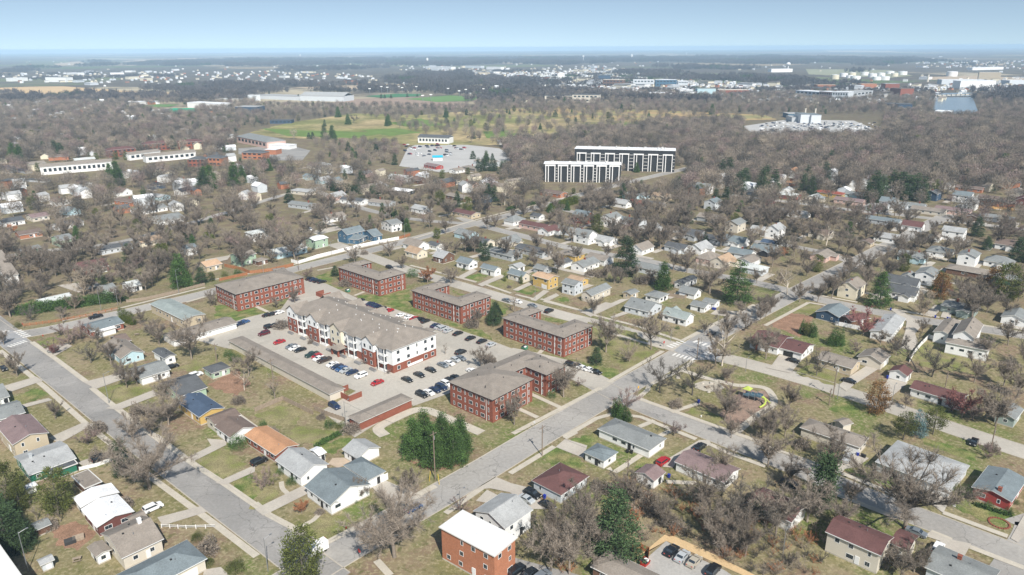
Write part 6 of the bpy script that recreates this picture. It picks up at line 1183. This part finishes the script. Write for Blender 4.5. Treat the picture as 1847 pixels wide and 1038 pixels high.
for a in (('h',872,566,BL,'left blue bin by the reddish roofed garage'),('h',890,560,BL,'right blue bin by the reddish roofed garage'),('h',895,80,BL,'blue bin at the kerb left of the curved drive'),('h',1213,133,BL,'left blue bin on the upper right street'),('h',1300,145,BL,'middle blue bin on the upper right street'),('h',1316,150,BL,'right blue bin on the upper right street'),
 ('g',1357,748,BL,'blue bin on the small park path'),('l',612,738,BL,'blue bin behind the chimney house'),('l',870,935,BL,'left blue bin by the white double garage'),('l',890,938,BL,'right blue bin by the white double garage'),('d',660,170,BL,'blue bin beside the beige garage'),('d',690,178,DK,'left black bin beside the beige garage'),('d',708,186,DK,'right black bin beside the beige garage'),
 ('c',850,150,DK,'left dark bin by the long white house'),('c',880,155,DK,'right dark bin by the long white house'),('c',1008,410,DK,'dark bin at the mauve garage corner'),('c',1150,330,BL,'blue bin behind the mauve garage'),('c',250,480,BL,'blue bin by the brown hip roofed house'),('d',1370,340,DK,'left dark bin by the pale grey house'),('d',1388,330,DK,'right dark bin by the pale grey house')): bin_(*a[:4], a[4])
def dumpster(z, x, y, m, label, rz):
    root = empty('dumpster', at0(z, x, y), rz); mb = MB(); mb.add([(-1,-.7,.15),(1,-.7,.15),(1,.8,.15),(-1,.8,.15),(-1,-.9,1.1),(1,-.9,1.1),(1,.8,1.5),(-1,.8,1.5)], [(3,2,1,0),(0,1,5,4),(1,2,6,5),(2,3,7,6),(3,0,4,7)]); mb.build('bin_body', m, root)
    mb = MB(); mb.add([(-1,-.9,1.12),(0,-.9,1.12),(0,.8,1.52),(-1,.8,1.52)], [(0,1,2,3)]); mb.build('lid', M['dark'], root); mb = MB(); mb.box(.1,.8,-.6,.4,.9,1.4); mb.build('rubbish_bag', M['vinyl'], root); tag(root, label, 'dumpster')
dumpster('c', 975, 960, M['redp'], 'red dumpster in the wooden enclosure', GA); dumpster('g', 105, 360, M['green'], 'green dumpster by the crosswalk brick building', GB); dumpster('j', 1272, 775, M['green'], 'green dumpster by the side lawn brick building', GB)
mb = MB(); root = empty('dumpster_enclosure', at0('f', 675, 695), GB); mb.box(-4, 4, -2.6, -2.3, 0, 2); mb.box(3.7, 4, -2.3, 2.6, 0, 2); mb.box(-4, -3.7, -2.3, 2.6, 0, 2); mb.build('brick_screen', wmat('brick'), root); tag(root, 'brick dumpster screen at the beige garage row end', 'enclosure')
mb = MB(); root = empty('dumpster_enclosure', at0('j', 1058, 812), GB); mb.box(-3, 3, -2.3, -2, 0, 2); mb.box(2.7, 3, -2, 2, 0, 2); mb.box(-3, -2.7, -2, 2, 0, 2); mb.build('brick_screen', wmat('brick'), root); tag(root, 'brick dumpster screen north of the white apartments', 'enclosure')
def sign(z, x, y, h, shape, m, label, rz=GB):
    root = empty('road_sign', at0(z, x, y), rz); mb = MB(); mb.tube((0,0,0),(0,0,h),.04,.04,6); mb.build('post', M['metal'], root); mb = MB(); n = {'d': 4, 'o': 8, 'r': 4}[shape]; r = .55 if shape != 'r' else .45; a0 = {'d': 0, 'o': math.pi/8, 'r': math.pi/4}[shape]
    v = [(r*math.cos(a0+2*math.pi*i/n), -.08, h+r*math.sin(a0+2*math.pi*i/n)) for i in range(n)]; mb.add(v+[(a, b+.05, c) for a, b, c in v], [tuple(range(n)), tuple(range(2*n-1, n-1, -1))]+[(i, n+i, n+(i+1) % n, (i+1) % n) for i in range(n)]); mb.build('sign_plate', m, root); tag(root, label, 'sign')
YEL = mat('sign_yellow', (.75, .42, .01), .5, 0)
sign('g', 920, 690, 2.9, 'd', YEL, 'yellow diamond warning sign by the park corner', GA); sign('b', 512, 792, 1., 'r', M['redp'], 'small red sign on the corner lawn', GB); sign('b', 760, 915, 2.2, 'o', M['redp'], 'stop sign near the great bare tree'); sign('g', 1105, 350, 2.4, 'o', M['redp'], 'stop sign facing the left crosswalk', GA)
sign('g', 1500, 440, 2.4, 'o', M['redp'], 'stop sign by the pale sycamore'); sign('g', 175, 935, 2.4, 'r', M['vinyl'], 'small white sign on the verge of the main road'); sign('e', 170, 215, 2.4, 'o', M['redp'], 'stop sign at the left intersection'); sign('d', 1340, 570, 2, 'r', M['vinyl'], 'small white sign before the red brick house'); sign('h', 760, 720, 2, 'r', M['vinyl'], 'small white sign by the rust cedar')
for z, x, y, l in (('b', 660, 700, 'red fire hydrant on the corner verge'), ('e', 310, 268, 'red fire hydrant near the left intersection'), ('g', 1375, 850, 'pale fire hydrant on the park lawn')):
    root = empty('fire_hydrant', at0(z, x, y)); m = M['redp'] if 'red' in l else M['vinyl']; mb = MB(); mb.tube((0,0,0),(0,0,.65),.13,.13,10); mb.build('barrel', m, root); mb = MB(); mb.tube((0,0,.65),(0,0,.82),.16,.03,10); mb.build('bonnet', m, root); mb = MB(); mb.tube((-.22,0,.45),(.22,0,.45),.07,.07,8); mb.build('nozzle', m, root); tag(root, l, 'hydrant')
def table(z, x, y, label):
    root = empty('picnic_table', at0(z, x, y), .4); m = M['wood']; mb = MB(); mb.box(-.9,.9,-.4,.4,.72,.78); mb.build('table_top', m, root)
    for s in (-1, 1): mb = MB(); mb.box(-.9,.9,s*.75-.14,s*.75+.14,.42,.47); mb.build('bench_seat', m, root); mb = MB(); mb.box(s*.6-.05,s*.6+.05,-.7,.7,.36,.42); mb.box(s*.6-.05,s*.6+.05,-.3,-.2,0,.72); mb.box(s*.6-.05,s*.6+.05,.2,.3,0,.72); mb.build('leg_frame', m, root)
    tag(root, label, 'picnic table')
table('e', 985, 260, 'pale picnic table in the garden behind the white carport'); table('g', 1420, 640, 'picnic table on the round stone plaza'); table('a', 560, 930, 'picnic table beside the glazed sunroom')
for i, (z, x, y) in enumerate((('g',1210,568),('g',1385,612),('g',1450,612),('g',1500,650),('g',1430,672))):
    mb = MB(); r = R.uniform(.5, .9); g = [(r*math.cos(a)*R.uniform(.8,1.2), r*math.sin(a)*R.uniform(.8,1.2)) for a in [k*math.pi/3.5 for k in range(7)]]; mb.add([(a,b,0) for a,b in g]+[(a*.7,b*.7,r*.8) for a,b in g], [(k,(k+1)%7,7+(k+1)%7,7+k) for k in range(7)]+[tuple(range(7,14))]); o = mb.build('boulder', mat('boulder', (.45,.41,.35), .9, .15, 2)); o.location = (*at(*px(z,x,y)), .1); tag(o, None, 'boulder', 'boulders in the park'); LABELS.append((o, 'pale boulder on the park plaza' if i else 'pale boulder on the park lawn', x))
# trampoline-like fire ring, log piles
mb = MB(); [mb.box(math.cos(a)*2.2-.2, math.cos(a)*2.2+.2, math.sin(a)*2.2-.2, math.sin(a)*2.2+.2, 0, .25) for a in [k*.26 for k in range(24)]]; o = mb.build('flower_bed_ring', wmat('brick')); o.location = at0('d', 1668, 650); tag(o, 'round brick flower bed ring on the front lawn', 'flower bed')
for z, x, y, l in (('a', 510, 800, 'dark tarp covered log pile in the bare yard'), ('a', 570, 775, 'brown log pile right of the tarp covered one')):
    mb = MB()
    for i in range(6):
        for j in range(3): mb.tube((-1.2, i*.32-.8, .16+j*.3), (1.2, i*.32-.8, .16+j*.3), .15, .15, 6)
    o = mb.build('log_pile', M['dark'] if 'dark' in l else M['wood']); o.location = at0(z, x, y); o.rotation_euler.z = .6; tag(o, l, 'log pile')
# ---------------------------------------------------------------- more individual evergreens, then woods as stuff
MORE = '''
n P 130,410 20;n P 185,400 17;n D 400,330 13;n D 500,340 15;n D 550,345 14;n P 1060,605 20;n P 1000,590 16;n D 1840,690 19;n D 985,165 9;n D 880,340 11;n E 1560,275 14;n E 1260,310 12;n D 1520,165 11;n E 1700,120 9;n E 1745,110 11;n J 350,500 9;n J 870,400 8;n J 1140,395 9;n J 800,375 6;n D 840,95 12;n P 1030,170 7;n E 1090,625 14;n J 300,840 10;n J 1010,700 9
o P 60,650 20;o P 10,640 18;o P 270,625 20;o P 340,600 15;o P 455,590 13;o E 1075,205 19;o P 1150,215 19;o D 970,205 9;o D 935,200 8;o P 1330,390 12;o D 1290,310 10;o D 1540,318 9;o E 1710,440 12;o D 760,780 11;o E 1410,650 15;o E 1440,690 14;o D 210,380 9;o D 175,160 12;o D 265,240 7;o P 1640,90 14;o P 1680,900 7;o E 1260,570 9;o P 1600,880 8;o D 1360,380 8
p P 685,440 14;p D 565,385 9;p D 740,395 7;p E 615,500 13;p E 655,495 13;p E 690,490 14;p E 735,495 12;p E 765,495 11;p D 830,520 12;p D 860,515 12;p J 270,800 11;p J 290,560 8;p D 700,760 13;p D 760,770 12;p J 520,520 6;p D 1560,190 11;p D 1480,225 10;p P 1170,120 9;p w 850,800 19;p w 600,740 17;p b 1220,840 14;p B 1690,850 16;p b 100,770 13;p J 1470,700 5;p b 620,220 9;p b 550,240 12
q E 960,580 18;q E 1020,560 19;q D 1110,700 19;q D 1160,640 17;q E 1310,700 21;q E 1350,640 18;q E 1420,740 22;q P 570,665 11;q D 990,800 13;q D 900,790 11;q J 770,710 9;q E 1690,690 16;q E 1720,640 18;q E 1760,720 16;q E 1830,560 13;q w 1120,400 17;q w 440,830 16;q b 220,740 15;q b 80,690 14;q P 300,10 9;q J 1830,650 9
r E 90,460 16;r E 40,590 17;r E 480,790 24;r E 540,770 20;r E 640,740 21;r D 720,750 22;r D 790,760 20;r E 850,760 20;r E 920,780 19;r E 420,760 15;r D 1030,565 14;r D 1220,550 11;r w 1690,720 17;r E 280,420 9;r b 230,700 18;r b 1110,760 15;r D 1560,680 9;r D 1290,560 8;r J 440,860 5;r E 1640,600 8
t E 95,510 12;t E 130,525 14;t P 945,575 17;t P 1355,520 16;t D 1500,505 11;t E 495,585 11;t D 920,385 9;t D 965,385 10;t D 1080,375 9;t D 1150,372 7;t d 700,560 15;s P 590,520 18;s P 660,570 16;s D 645,395 15;s D 690,460 13;s D 895,385 10;s D 310,395 12;s D 100,355 9;s E 1370,590 11;s D 50,470 12
u P 385,435 16;u P 1430,500 18;u D 320,515 12;u D 1745,340 16;v P 790,480 14;v D 30,420 12
'''
for ln in MORE.strip().split('\n'):
    z = ln[0]
    for it in ln.split(';'):
        t = it.split(); t = t[1:] if len(t) == 4 else t; x, y = at(*px(z, *map(float, t[1].split(',')))); tree(t[0], x, y, float(t[2]))
def merged(name, a, b, m):
    V = []; Fc = []; n = 0
    for me in (a, b):
        v = np.empty(len(me.vertices)*3, np.float32); me.vertices.foreach_get('co', v); f = np.empty(len(me.loops), np.int32); me.loops.foreach_get('vertex_index', f); V.append(v.reshape(-1, 3)); Fc.append(f.reshape(-1, 3)+n); n += len(me.vertices)
    return npmesh(name, np.vstack(V), np.vstack(Fc), [m])
def lowtree(seed, m, n=620, w=.38):     # twig cloud with branches for far trees
    g = np.random.default_rng(seed); C = TB(); C.seg(np.zeros(3), np.array((0, 0, .5)), .02, .012, 4)
    for i in range(7):
        a = g.random()*6.28; C.seg(np.array((0, 0, .2+.25*g.random())), np.array((math.cos(a)*w*.7, math.sin(a)*w*.7, .6+.3*g.random())), .011, .004, 3)
    u = unit(g.normal(size=(n, 3))); q = np.array((0, 0, .6))+u*(g.random(n)[:, None]**.45)*np.array((w, w, .38)); C.tris(q, unit(u*.6+g.normal(size=u.shape)*.6+np.array((0, 0, .5))), .11*(.6+g.random(n)), .016, g)
    return C.data('tree', m)
def clump(seed, mats, n=22, size=60, green=0.0):
    g = np.random.default_rng(seed); C = TB()
    for i in range(n):
        c = np.array((*(g.random(2)-.5)*size, 0)); h = 9+7*g.random(); w = h*(.32+.12*g.random()); m = 70; u = unit(g.normal(size=(m, 3))); q = c+np.array((0, 0, h*.58))+u*(g.random(m)[:, None]**.4)*np.array((w, w, h*.4)); C.tris(q, unit(u*.5+g.normal(size=u.shape)*.6+np.array((0, 0, .5))), 3.2*(.6+g.random(m)), 1.1, g)
        C.seg(c, c+np.array((0, 0, h*.6)), .25, .15, 3)
    return C.data('clump', mats)
def scatter(name, label, pts, protos, kind='stuff'):
    """pts rows: x, y, scale, rot, proto index -> ONE object with instanced trees"""
    pts = np.array(pts, float); pc = bpy.data.collections.new(name+'_kinds'); 
    for i, me in enumerate(protos): pc.objects.link(bpy.data.objects.new(f'{name}_kind', me))
    me = bpy.data.meshes.new(name); me.vertices.add(len(pts)); me.vertices.foreach_set('co', np.column_stack((pts[:, 0], pts[:, 1], np.zeros(len(pts)))).astype(np.float32).ravel())
    for k, col, ty in (('sc', 2, 'FLOAT'), ('rt', 3, 'FLOAT'), ('ix', 4, 'INT')):
        a = me.attributes.new(k, ty, 'POINT'); a.data.foreach_set('value', pts[:, col].astype(np.int32 if ty == 'INT' else np.float32))
    o = link(name, me); ng = bpy.data.node_groups.new(name, 'GeometryNodeTree'); ng.interface.new_socket('Geometry', in_out='INPUT', socket_type='NodeSocketGeometry'); ng.interface.new_socket('Geometry', in_out='OUTPUT', socket_type='NodeSocketGeometry')
    n = ng.nodes; l = ng.links; gi = n.new('NodeGroupInput'); go = n.new('NodeGroupOutput'); ip = n.new('GeometryNodeInstanceOnPoints'); ci = n.new('GeometryNodeCollectionInfo'); ci.inputs['Collection'].default_value = pc; ci.inputs['Separate Children'].default_value = True; ci.inputs['Reset Children'].default_value = True
    def attr(k, ty): a = n.new('GeometryNodeInputNamedAttribute'); a.data_type = ty; a.inputs['Name'].default_value = k; return a.outputs['Attribute']
    cx = n.new('ShaderNodeCombineXYZ'); l.new(attr('rt', 'FLOAT'), cx.inputs[2]); l.new(gi.outputs[0], ip.inputs['Points']); l.new(ci.outputs[0], ip.inputs['Instance']); ip.inputs['Pick Instance'].default_value = True; l.new(attr('ix', 'INT'), ip.inputs['Instance Index'])
    l.new(cx.outputs[0], ip.inputs['Rotation']); l.new(attr('sc', 'FLOAT'), ip.inputs['Scale']); l.new(ip.outputs[0], go.inputs[0]); md = o.modifiers.new('scatter', 'NODES'); md.node_group = ng
    tag(o, label, None, None, kind); return o
def polyp(s): return [np.array(p) for p in PM(s)]
CLEAR = [polyp(s) for s in ('x345,605 x440,570 x545,500 x600,500 x700,450 x760,480 x1240,625 x1080,710 x620,800 x400,640', 'x735,255 x860,255 x915,270 x915,298 x800,308 x722,298', 'x430,235 x520,222 x640,205 x760,208 x860,200 x980,205 x1180,205 x1180,215 x1150,238 x1060,236 x1000,255 x900,264 x740,264 x640,254 x540,250 x430,250',
 'x1340,228 x1420,216 x1540,218 x1590,238 x1560,252 x1440,250 x1360,244', 'x425,262 x560,255 x580,292 x430,296', 's0,310 s200,303 s450,300 s860,330 s1150,345 s1370,350 s1380,365 s1100,375 s900,370 s600,365 s300,385 s130,375 s0,350', 't640,300 t1180,280 t1180,310 t640,325',
 't0,350 t640,345 t1100,350 t1600,365 t1550,430 t1480,450 t800,440 t0,430', 'v1200,470 v1215,400 v1180,350 v1500,345 v1535,530 v1200,530', 's960,440 s1270,420 s1390,450 s1400,500 s1180,500', 'n280,430 n1050,400 n1170,350 n1800,310 n1800,500 n1300,530 n1050,560 n370,625 n285,560', 'x975,325 x1240,305 x1240,332 x1125,350 x975,350')]
def near_road(p):
    for pts, w in ROADS:
        for q in pts[::3]:
            if abs(p[0]-q[0]) < 40 and abs(p[1]-q[1]) < 40: 
                i = 1; break
        else: continue
        for a, b in zip(pts, pts[1:]):
            d = b-a; t = max(0, min(1, np.dot(p-a, d)/np.dot(d, d)))
            if np.linalg.norm(p-a-d*t) < w/2+2: return True
    return False
BB = np.array([(b[0], b[1], b[2], b[3], b[4]) for b in BLOCK])
def hits(p, m=2.):
    dx = p[0]-BB[:, 0]; dy = p[1]-BB[:, 1]; c, s = np.cos(BB[:, 2]), np.sin(BB[:, 2]); return bool(np.any((np.abs(dx*c+dy*s) < BB[:, 3]+m) & (np.abs(-dx*s+dy*c) < BB[:, 4]+m)))
def vis(x, y, z=0, m=40):
    if y < 40: return False
    a, b = proj(x, y, z); return -m < a < 1847+m and b < 1038+m*2
rg = np.random.default_rng(5)
pts = []; tp = [TP['b'][i] for i in range(6)]+[TP['d'][0], TP['k'][0], TP['t'][0], TP['r'][0]]
mids = [merged('tree', t, c, c.materials[0]) for t, c in tp]; lows = [lowtree(200+i, M[k]) for i, k in enumerate(('bark', 'bark', 'barkd', 'bark', 'barkt', 'bark', 'barkp', 'barkd'))]; lowg = [merged('tree', *TP['D'][0], M['pined']), merged('tree', *TP['P'][1], M['pine']), merged('tree', *TP['J'][0], M['pineo'])]
TX = np.array([(o.location.x, o.location.y) for o, k, l in TREES])
def fill(poly, spacing, prob=1., hmin=8, hmax=14, ev=.04):
    P_ = polyp(poly); A_ = np.array(P_); x0, y0 = A_.min(0); x1, y1 = A_.max(0); nx = int((x1-x0)/spacing)+1; ny = int((y1-y0)/spacing)+1
    for i in range(nx):
        for j in range(ny):
            p = np.array((x0+(i+rg.random())*spacing, y0+(j+rg.random())*spacing))
            if rg.random() > prob or not inside(p, P_) or not vis(*p): continue
            if any(inside(p, c) for c in CLEAR) or hits(p) or near_road(p) or np.min(np.hypot(TX[:, 0]-p[0], TX[:, 1]-p[1])) < 4.5: continue
            d = math.hypot(*p)
            if d < 800 and hmax < 16.5 and any(hits(p*(1+s_/d), 0) for s_ in (7, 14)) and rg.random() < .8: continue
            h = rg.uniform(hmin, hmax); g = rg.random() < ev; lo = d > 560
            ix = (len(mids)+len(lows)+rg.integers(3)) if g else (len(mids)+rg.integers(len(lows)) if lo else rg.choice(len(mids), p=(.15,.15,.15,.15,.14,.1,.08,.03,.04,.01)))
            pts.append((p[0], p[1], h*(.8 if g else 1), rg.random()*6.28, ix))
fill('x-60,225 x425,225 x425,300 x640,310 x720,330 x960,345 x1240,345 x1900,290 x1900,430 x1240,470 x900,400 x600,440 x350,510 x-60,560', 11.5, .60, 8, 16, .05)      # leafy neighbourhood
fill('x0,225 x430,225 x430,262 x0,300', 11, .8, 8, 13, .05)
fill('x820,392 x1150,330 x1900,400 x1900,440 x1430,530 x1150,470', 11, .5, 7, 12.5, .04)
fill('x1430,530 x1900,440 x1900,600 x1500,545', 11.5, .5, 8, 13, .06)
fill('x-60,560 x20,600 x500,480 x600,440 x300,440 x-60,480', 12, .6, 8, 12, .05)
fill('x930,300 x960,340 x980,262 x1230,262 x1230,345 x1900,345 x1900,205 x1600,208 x1590,245 x1340,252 x1340,222 x1170,225 x1060,240 x900,264 x900,300', 9, 1, 10, 16, .02)     # the big wood on the right
fill('x850,264 x980,258 x980,340 x960,345 x900,330 x930,300', 9, 1, 9, 15, .03); fill('x960,300 x980,262 x1250,262 x1250,345 x960,345', 9.5, .85, 8, 13, .03)
fill('x560,258 x720,258 x720,300 x560,300', 11, .7, 7, 12, .06)
fill('x-60,170 x430,170 x520,222 x430,232 x-60,240', 12, .8, 9, 14, .05); fill('x430,180 x900,185 x880,205 x640,207 x520,222', 13, .6, 9, 13, .05); fill('x900,165 x1900,175 x1900,208 x1180,205 x880,200', 13, .75, 9, 14, .03)
fill('x430,222 x1180,205 x1180,236 x900,264 x640,256 x440,250', 19, .42, 8, 14, .10); fill('x880,198 x1000,190 x1390,206 x1400,216 x1180,224 x1040,215', 15, .4, 8, 14, .05)
CL2 = CLEAR; CLEAR = CLEAR[:2]+CLEAR[3:]
fill('x640,205 x1180,200 x1150,238 x900,262 x760,245 x700,225', 14, .42, 8, 14, .08); CLEAR = CL2
scatter('woods', 'mass of bare brown trees between and beyond the houses', pts, mids+lows+lowg)
# undergrowth thicket, lower right
pt2 = []
for s, n in (('c760,380 c1150,430 c1700,560 c1847,700 d300,1038 c1780,1038 c1400,850 c1130,735 c900,850 c820,600', 210), ('c260,640 c600,640 c640,1038 c250,1038', 30), ('d0,560 d420,700 d560,900 d500,1020 d0,1020', 55), ('c1300,420 c1700,380 c1850,560 c1500,560', 25)):
    P_ = polyp(s); A_ = np.array(P_); lo, hi = A_.min(0), A_.max(0); k = 0
    while k < n:
        p = lo+(hi-lo)*rg.random(2)
        if inside(p, P_) and not hits(p, .5): pt2.append((p[0], p[1], rg.uniform(1.2, 4.2), rg.random()*6.28, rg.integers(4)))
        k += 1
fill_cars = [(*at(R.uniform(1370, 1590), R.uniform(220, 250)), 1., R.uniform(0, 3.1), R.randrange(4)) for _ in range(260)]
fill_cars = [c for c in fill_cars if inside(c[:2], polyp('x1345,229 x1420,217 x1540,219 x1585,237 x1555,250 x1440,248 x1365,243'))]
cb = []
for c_ in ('white', 'silver', 'navy', 'black'):
    mm_ = [ch for ch in car_root('sedan', c_).children if ch.name.startswith('body')][0]; cb.append(mm_.data.copy()); r_ = mm_.parent
    for ch in list(r_.children): bpy.data.objects.remove(ch)
    if CARM['sedan', c_] is not r_: bpy.data.objects.remove(r_)
scatter('far_lot_cars', 'rows of tiny vehicles filling the far right lot', fill_cars, cb)
brush = [bare(300+i, spread=.5, trunk=.03, nmain=9, up=1.0, dens=.7, mk=('bark', 'barkt', 'barkd', 'barko')[i], tw=(1.6, 1.6, 1.6, 2.2)[i]) for i in range(4)]
scatter('undergrowth', 'tangle of leafless brush and saplings', pt2, [merged('brush', a, b, b.materials[0]) for a, b in brush])
# far woods and far roofs
def vnoise(x, y, s, seed=0):
    x, y = x/s, y/s; xi, yi = math.floor(x), math.floor(y); fx, fy = x-xi, y-yi; fx = fx*fx*(3-2*fx); fy = fy*fy*(3-2*fy)
    r = lambda a, b: (zlib.crc32(f'{a},{b},{seed}'.encode()) & 0xffff)/65535
    return (r(xi, yi)*(1-fx)+r(xi+1, yi)*fx)*(1-fy)+(r(xi, yi+1)*(1-fx)+r(xi+1, yi+1)*fx)*fy
MW = mat('far_bark', (.09,.08,.078), .95, .2, .05, island=.3)
CLUMP = [clump(400+i, MW) for i in range(4)]+[clump(410, M['pined'])]
TOWN = [polyp(s) for s in ('u0,180 u640,150 u900,240 u1847,300 v1000,300 v1847,240 v1847,340 v1180,350 v1200,440 v700,500 v0,430 u1847,400 u800,400 u500,330 u0,240', 's1350,205 t200,190 t1050,235 t900,290 t300,290 s1450,260', 'v1050,130 v1847,120 v1847,180 v1200,170', 't960,150 t1847,170 t1847,240 t1300,200', 's80,210 s1340,190 s1340,280 s80,280')]
fp = []; hs = []
y = 1150.
while y < 8000:
    st = 46+y*.011; w = y*.75
    for i in range(int(2*w/st)):
        p = np.array((-w+(i+rg.random())*st, y+rg.random()*st))
        if not vis(*p, 10) or any(inside(p, c) for c in CLEAR[5:]) or proj(*p)[1] > 186: continue
        town = any(inside(p, c) for c in TOWN); v = .6*vnoise(*p, 900, 1)+.4*vnoise(*p, 300, 2); thr = .40 if y < 2800 else .47 if y < 4500 else .57
        if town: v -= .05
        if v > thr or (y < 2000 and v > .25): fp.append((p[0], p[1], (1.+y/9000)*rg.uniform(.8, 1.15)*(.62 if town else 1), rg.random()*6.28, 4 if rg.random() < .05 else rg.integers(4)))
        nh = ((6 if p[0] > -100 and y < 3600 else 1) if town and y < 4500 and rg.random() < .7 else 1 if town else (1 if rg.random() < .05 else 0))
        for k in range(nh): hs.append((p[0]+rg.normal()*st*.5, p[1]+rg.normal()*st*.5))
    y += st
scatter('distant_woods', 'far off bare woods fading to blue', fp, CLUMP)
def stuff_houses(name, label, hs):
    bm = [MB() for _ in range(4)]
    for x, y in hs:
        w = rg.uniform(5, 9); l = rg.uniform(7, 14); h = rg.uniform(3, 6); big = rg.random()
        if name == 'distant_houses' and big < .06: w, l, h = rg.uniform(14, 30), rg.uniform(25, 60), rg.uniform(6, 12)
        a = rg.choice((GA, GB))+rg.normal()*.2; c, s = math.cos(a), math.sin(a); T = lambda q: (x+q[0]*c-q[1]*s, y+q[0]*s+q[1]*c, q[2]); r = h+w*.3 if w < 12 else h+.3
        m = bm[rg.choice(4, p=(.3, .3, .28, .12))]; v = [(-l/2,-w/2,0),(l/2,-w/2,0),(l/2,w/2,0),(-l/2,w/2,0),(-l/2,-w/2,h),(l/2,-w/2,h),(l/2,w/2,h),(-l/2,w/2,h),(-l/2,0,r),(l/2,0,r)]
        m.add([T(q) for q in v], [(0,1,5,4),(2,3,7,6),(1,2,6,9,5),(3,0,4,8,7)], 0); m.add([T((q[0]*1.05, q[1]*1.1, q[2]+.05)) for q in v[4:]], [(0,1,5,4),(2,3,4,5)], 1)
    v = MB()
    for i, m in enumerate(bm):
        v.add(m.v, m.f); v.m[-len(m.f):] = [i*2+k for k in m.m]
    o = v.build(name, [wmat('white'), rmat('ltgrey'), wmat('cream'), rmat('taupe'), wmat('ltgrey'), rmat('white'), wmat('orange'), rmat('dkgrey')]); tag(o, label, kind='stuff')
stuff_houses('distant_houses', 'far off suburbs and town roofs reading as pale specks', hs)
def in_mid(p): return not (any(inside(p, c) for c in CLEAR) or hits(p, 3) or near_road(p))
hm_ = []
for s, n in (('x-40,235 x420,240 x420,300 x600,320 x600,345 x0,420', 40), ('x0,180 x430,190 x430,225 x0,230', 45), ('x1240,330 x1850,300 x1850,345 x1240,360', 22), ('x560,300 x950,330 x950,370 x600,345', 14)):
    P_ = polyp(s); A_ = np.array(P_); lo, hi = A_.min(0), A_.max(0)
    for k in range(n*5):
        p = lo+(hi-lo)*rg.random(2)
        if inside(p, P_) and in_mid(p): hm_.append(p)
stuff_houses('background_houses', 'roofs glimpsed between the trees of the farther neighbourhood', hm_[:230])
# ---------------------------------------------------------------- labels: every look-alike is told apart by what it stands beside, then by order
ALL_ = [l for x, y, h, l in LAND]+[b for o, b, h in MIDS]
def shorten(l):
    w = l.split()
    for k in range(3, len(w)):
        if w[k] in ('with', 'beside', 'near', 'behind', 'at', 'by', 'before', 'in', 'cut', 'above', 'on', 'of', 'beyond', 'facing', 'between', 'among', 'north', 'cutting', 'under', 'left', 'right'):
            p = ' '.join(w[:k])
            if sum((' '+q+' ').find(' '+p+' ') >= 0 for q in ALL_) == 1 and w[k-1] not in ('and', 'the'): return p
    return l
SHORT = [(x, y, shorten(l)) for x, y, h, l in LAND]
def relation(o, reach=4):
    x, y = o.location.x, o.location.y; a, b = proj(x, y); best = None
    for lx, ly, l in SHORT:
        if len(l.split()) > 8: continue
        d = math.hypot(lx-x, ly-y)+.5*abs(ly-y)*.3
        if d > 1e-3 and (best is None or d < best[0]): best = (d, lx, ly, l)
    d, lx, ly, l = best; c, e = proj(lx, ly); dx, dy = a-c, b-e
    if abs(dx) > abs(dy)*1.1: rel = 'right of' if dx > 0 else 'left of'
    else: rel = 'in front of' if dy > 0 else 'behind'
    return rel, l
NUM = 'zero one two three four five six seven eight nine ten eleven twelve thirteen fourteen fifteen sixteen seventeen eighteen nineteen twenty'.split()
ORD = 'first second third fourth fifth sixth seventh eighth ninth tenth eleventh twelfth thirteenth fourteenth fifteenth sixteenth seventeenth eighteenth nineteenth twentieth'.split()
for o, base, h in MIDS:
    rel, l = relation(o); w = l.split(); LABELS.append((o, f'{base} {rel} the {l}', proj(o.location.x, o.location.y)[0])); o['group'] = 'houses of the leafy neighbourhood' if 'house' in base else 'garages of the leafy neighbourhood'
for o, k, lab in TREES:
    hgt = o.scale[2]; ph = KIND[k][1]
    sz = 'tall ' if hgt > 15 and k not in 'BP' else ('small ' if hgt < 7 and k in 'bdkwrnt' else '')
    rel, l = relation(o); LABELS.append((o, f'{sz}{ph} {rel} the {l}', proj(o.location.x, o.location.y)[0]))
    if 'group' not in o: o['group'] = {'tree': 'trees', 'shrub': 'shrubs'}[KIND[k][2]]+' of the neighbourhood'
from collections import defaultdict
by = defaultdict(list)
for o, l, x in LABELS: by[l].append((x, o))
for l, v in by.items():
    v.sort(key=lambda t: t[0]); n = len(v)
    for i, (x, o) in enumerate(v):
        if n == 1: q = l
        elif i == 0: q = 'leftmost '+l
        elif i == n-1: q = 'rightmost '+l
        elif n == 3: q = 'middle '+l
        else: q = (ORD[i] if i < 20 else ORD[19])+' from left, '+l
        w = q.split()
        if len(w) > 16 and w[:1] and 'from left,' in q: w = [w[0], 'such']+w[3:]
        for drop in ('very', 'large', 'small', 'tall', 'two', 'storey', 'grey', 'green', 'such'):
            while len(w) > 16 and drop in w: w.remove(drop)
        if len(w) > 16: print('LONG', len(w), ' '.join(w))
        o['label'] = ' '.join(w[:16])
mb = MB(); mb.box(-40000, 40000, -800, 26000, -1, H+6)
hz = mb.build('haze', []); hz['kind'] = 'stuff'; hm = bpy.data.materials.new('haze'); hm.use_nodes = True; n = hm.node_tree.nodes; n.remove(n['Principled BSDF'])
pv = n.new('ShaderNodeVolumePrincipled'); pv.inputs['Density'].default_value = HAZE; pv.inputs['Color'].default_value = (.54, .77, 1, 1); pv.inputs['Anisotropy'].default_value = -0.2
hm.node_tree.links.new(pv.outputs[0], n['Material Output'].inputs['Volume']); hz.data.materials.append(hm)
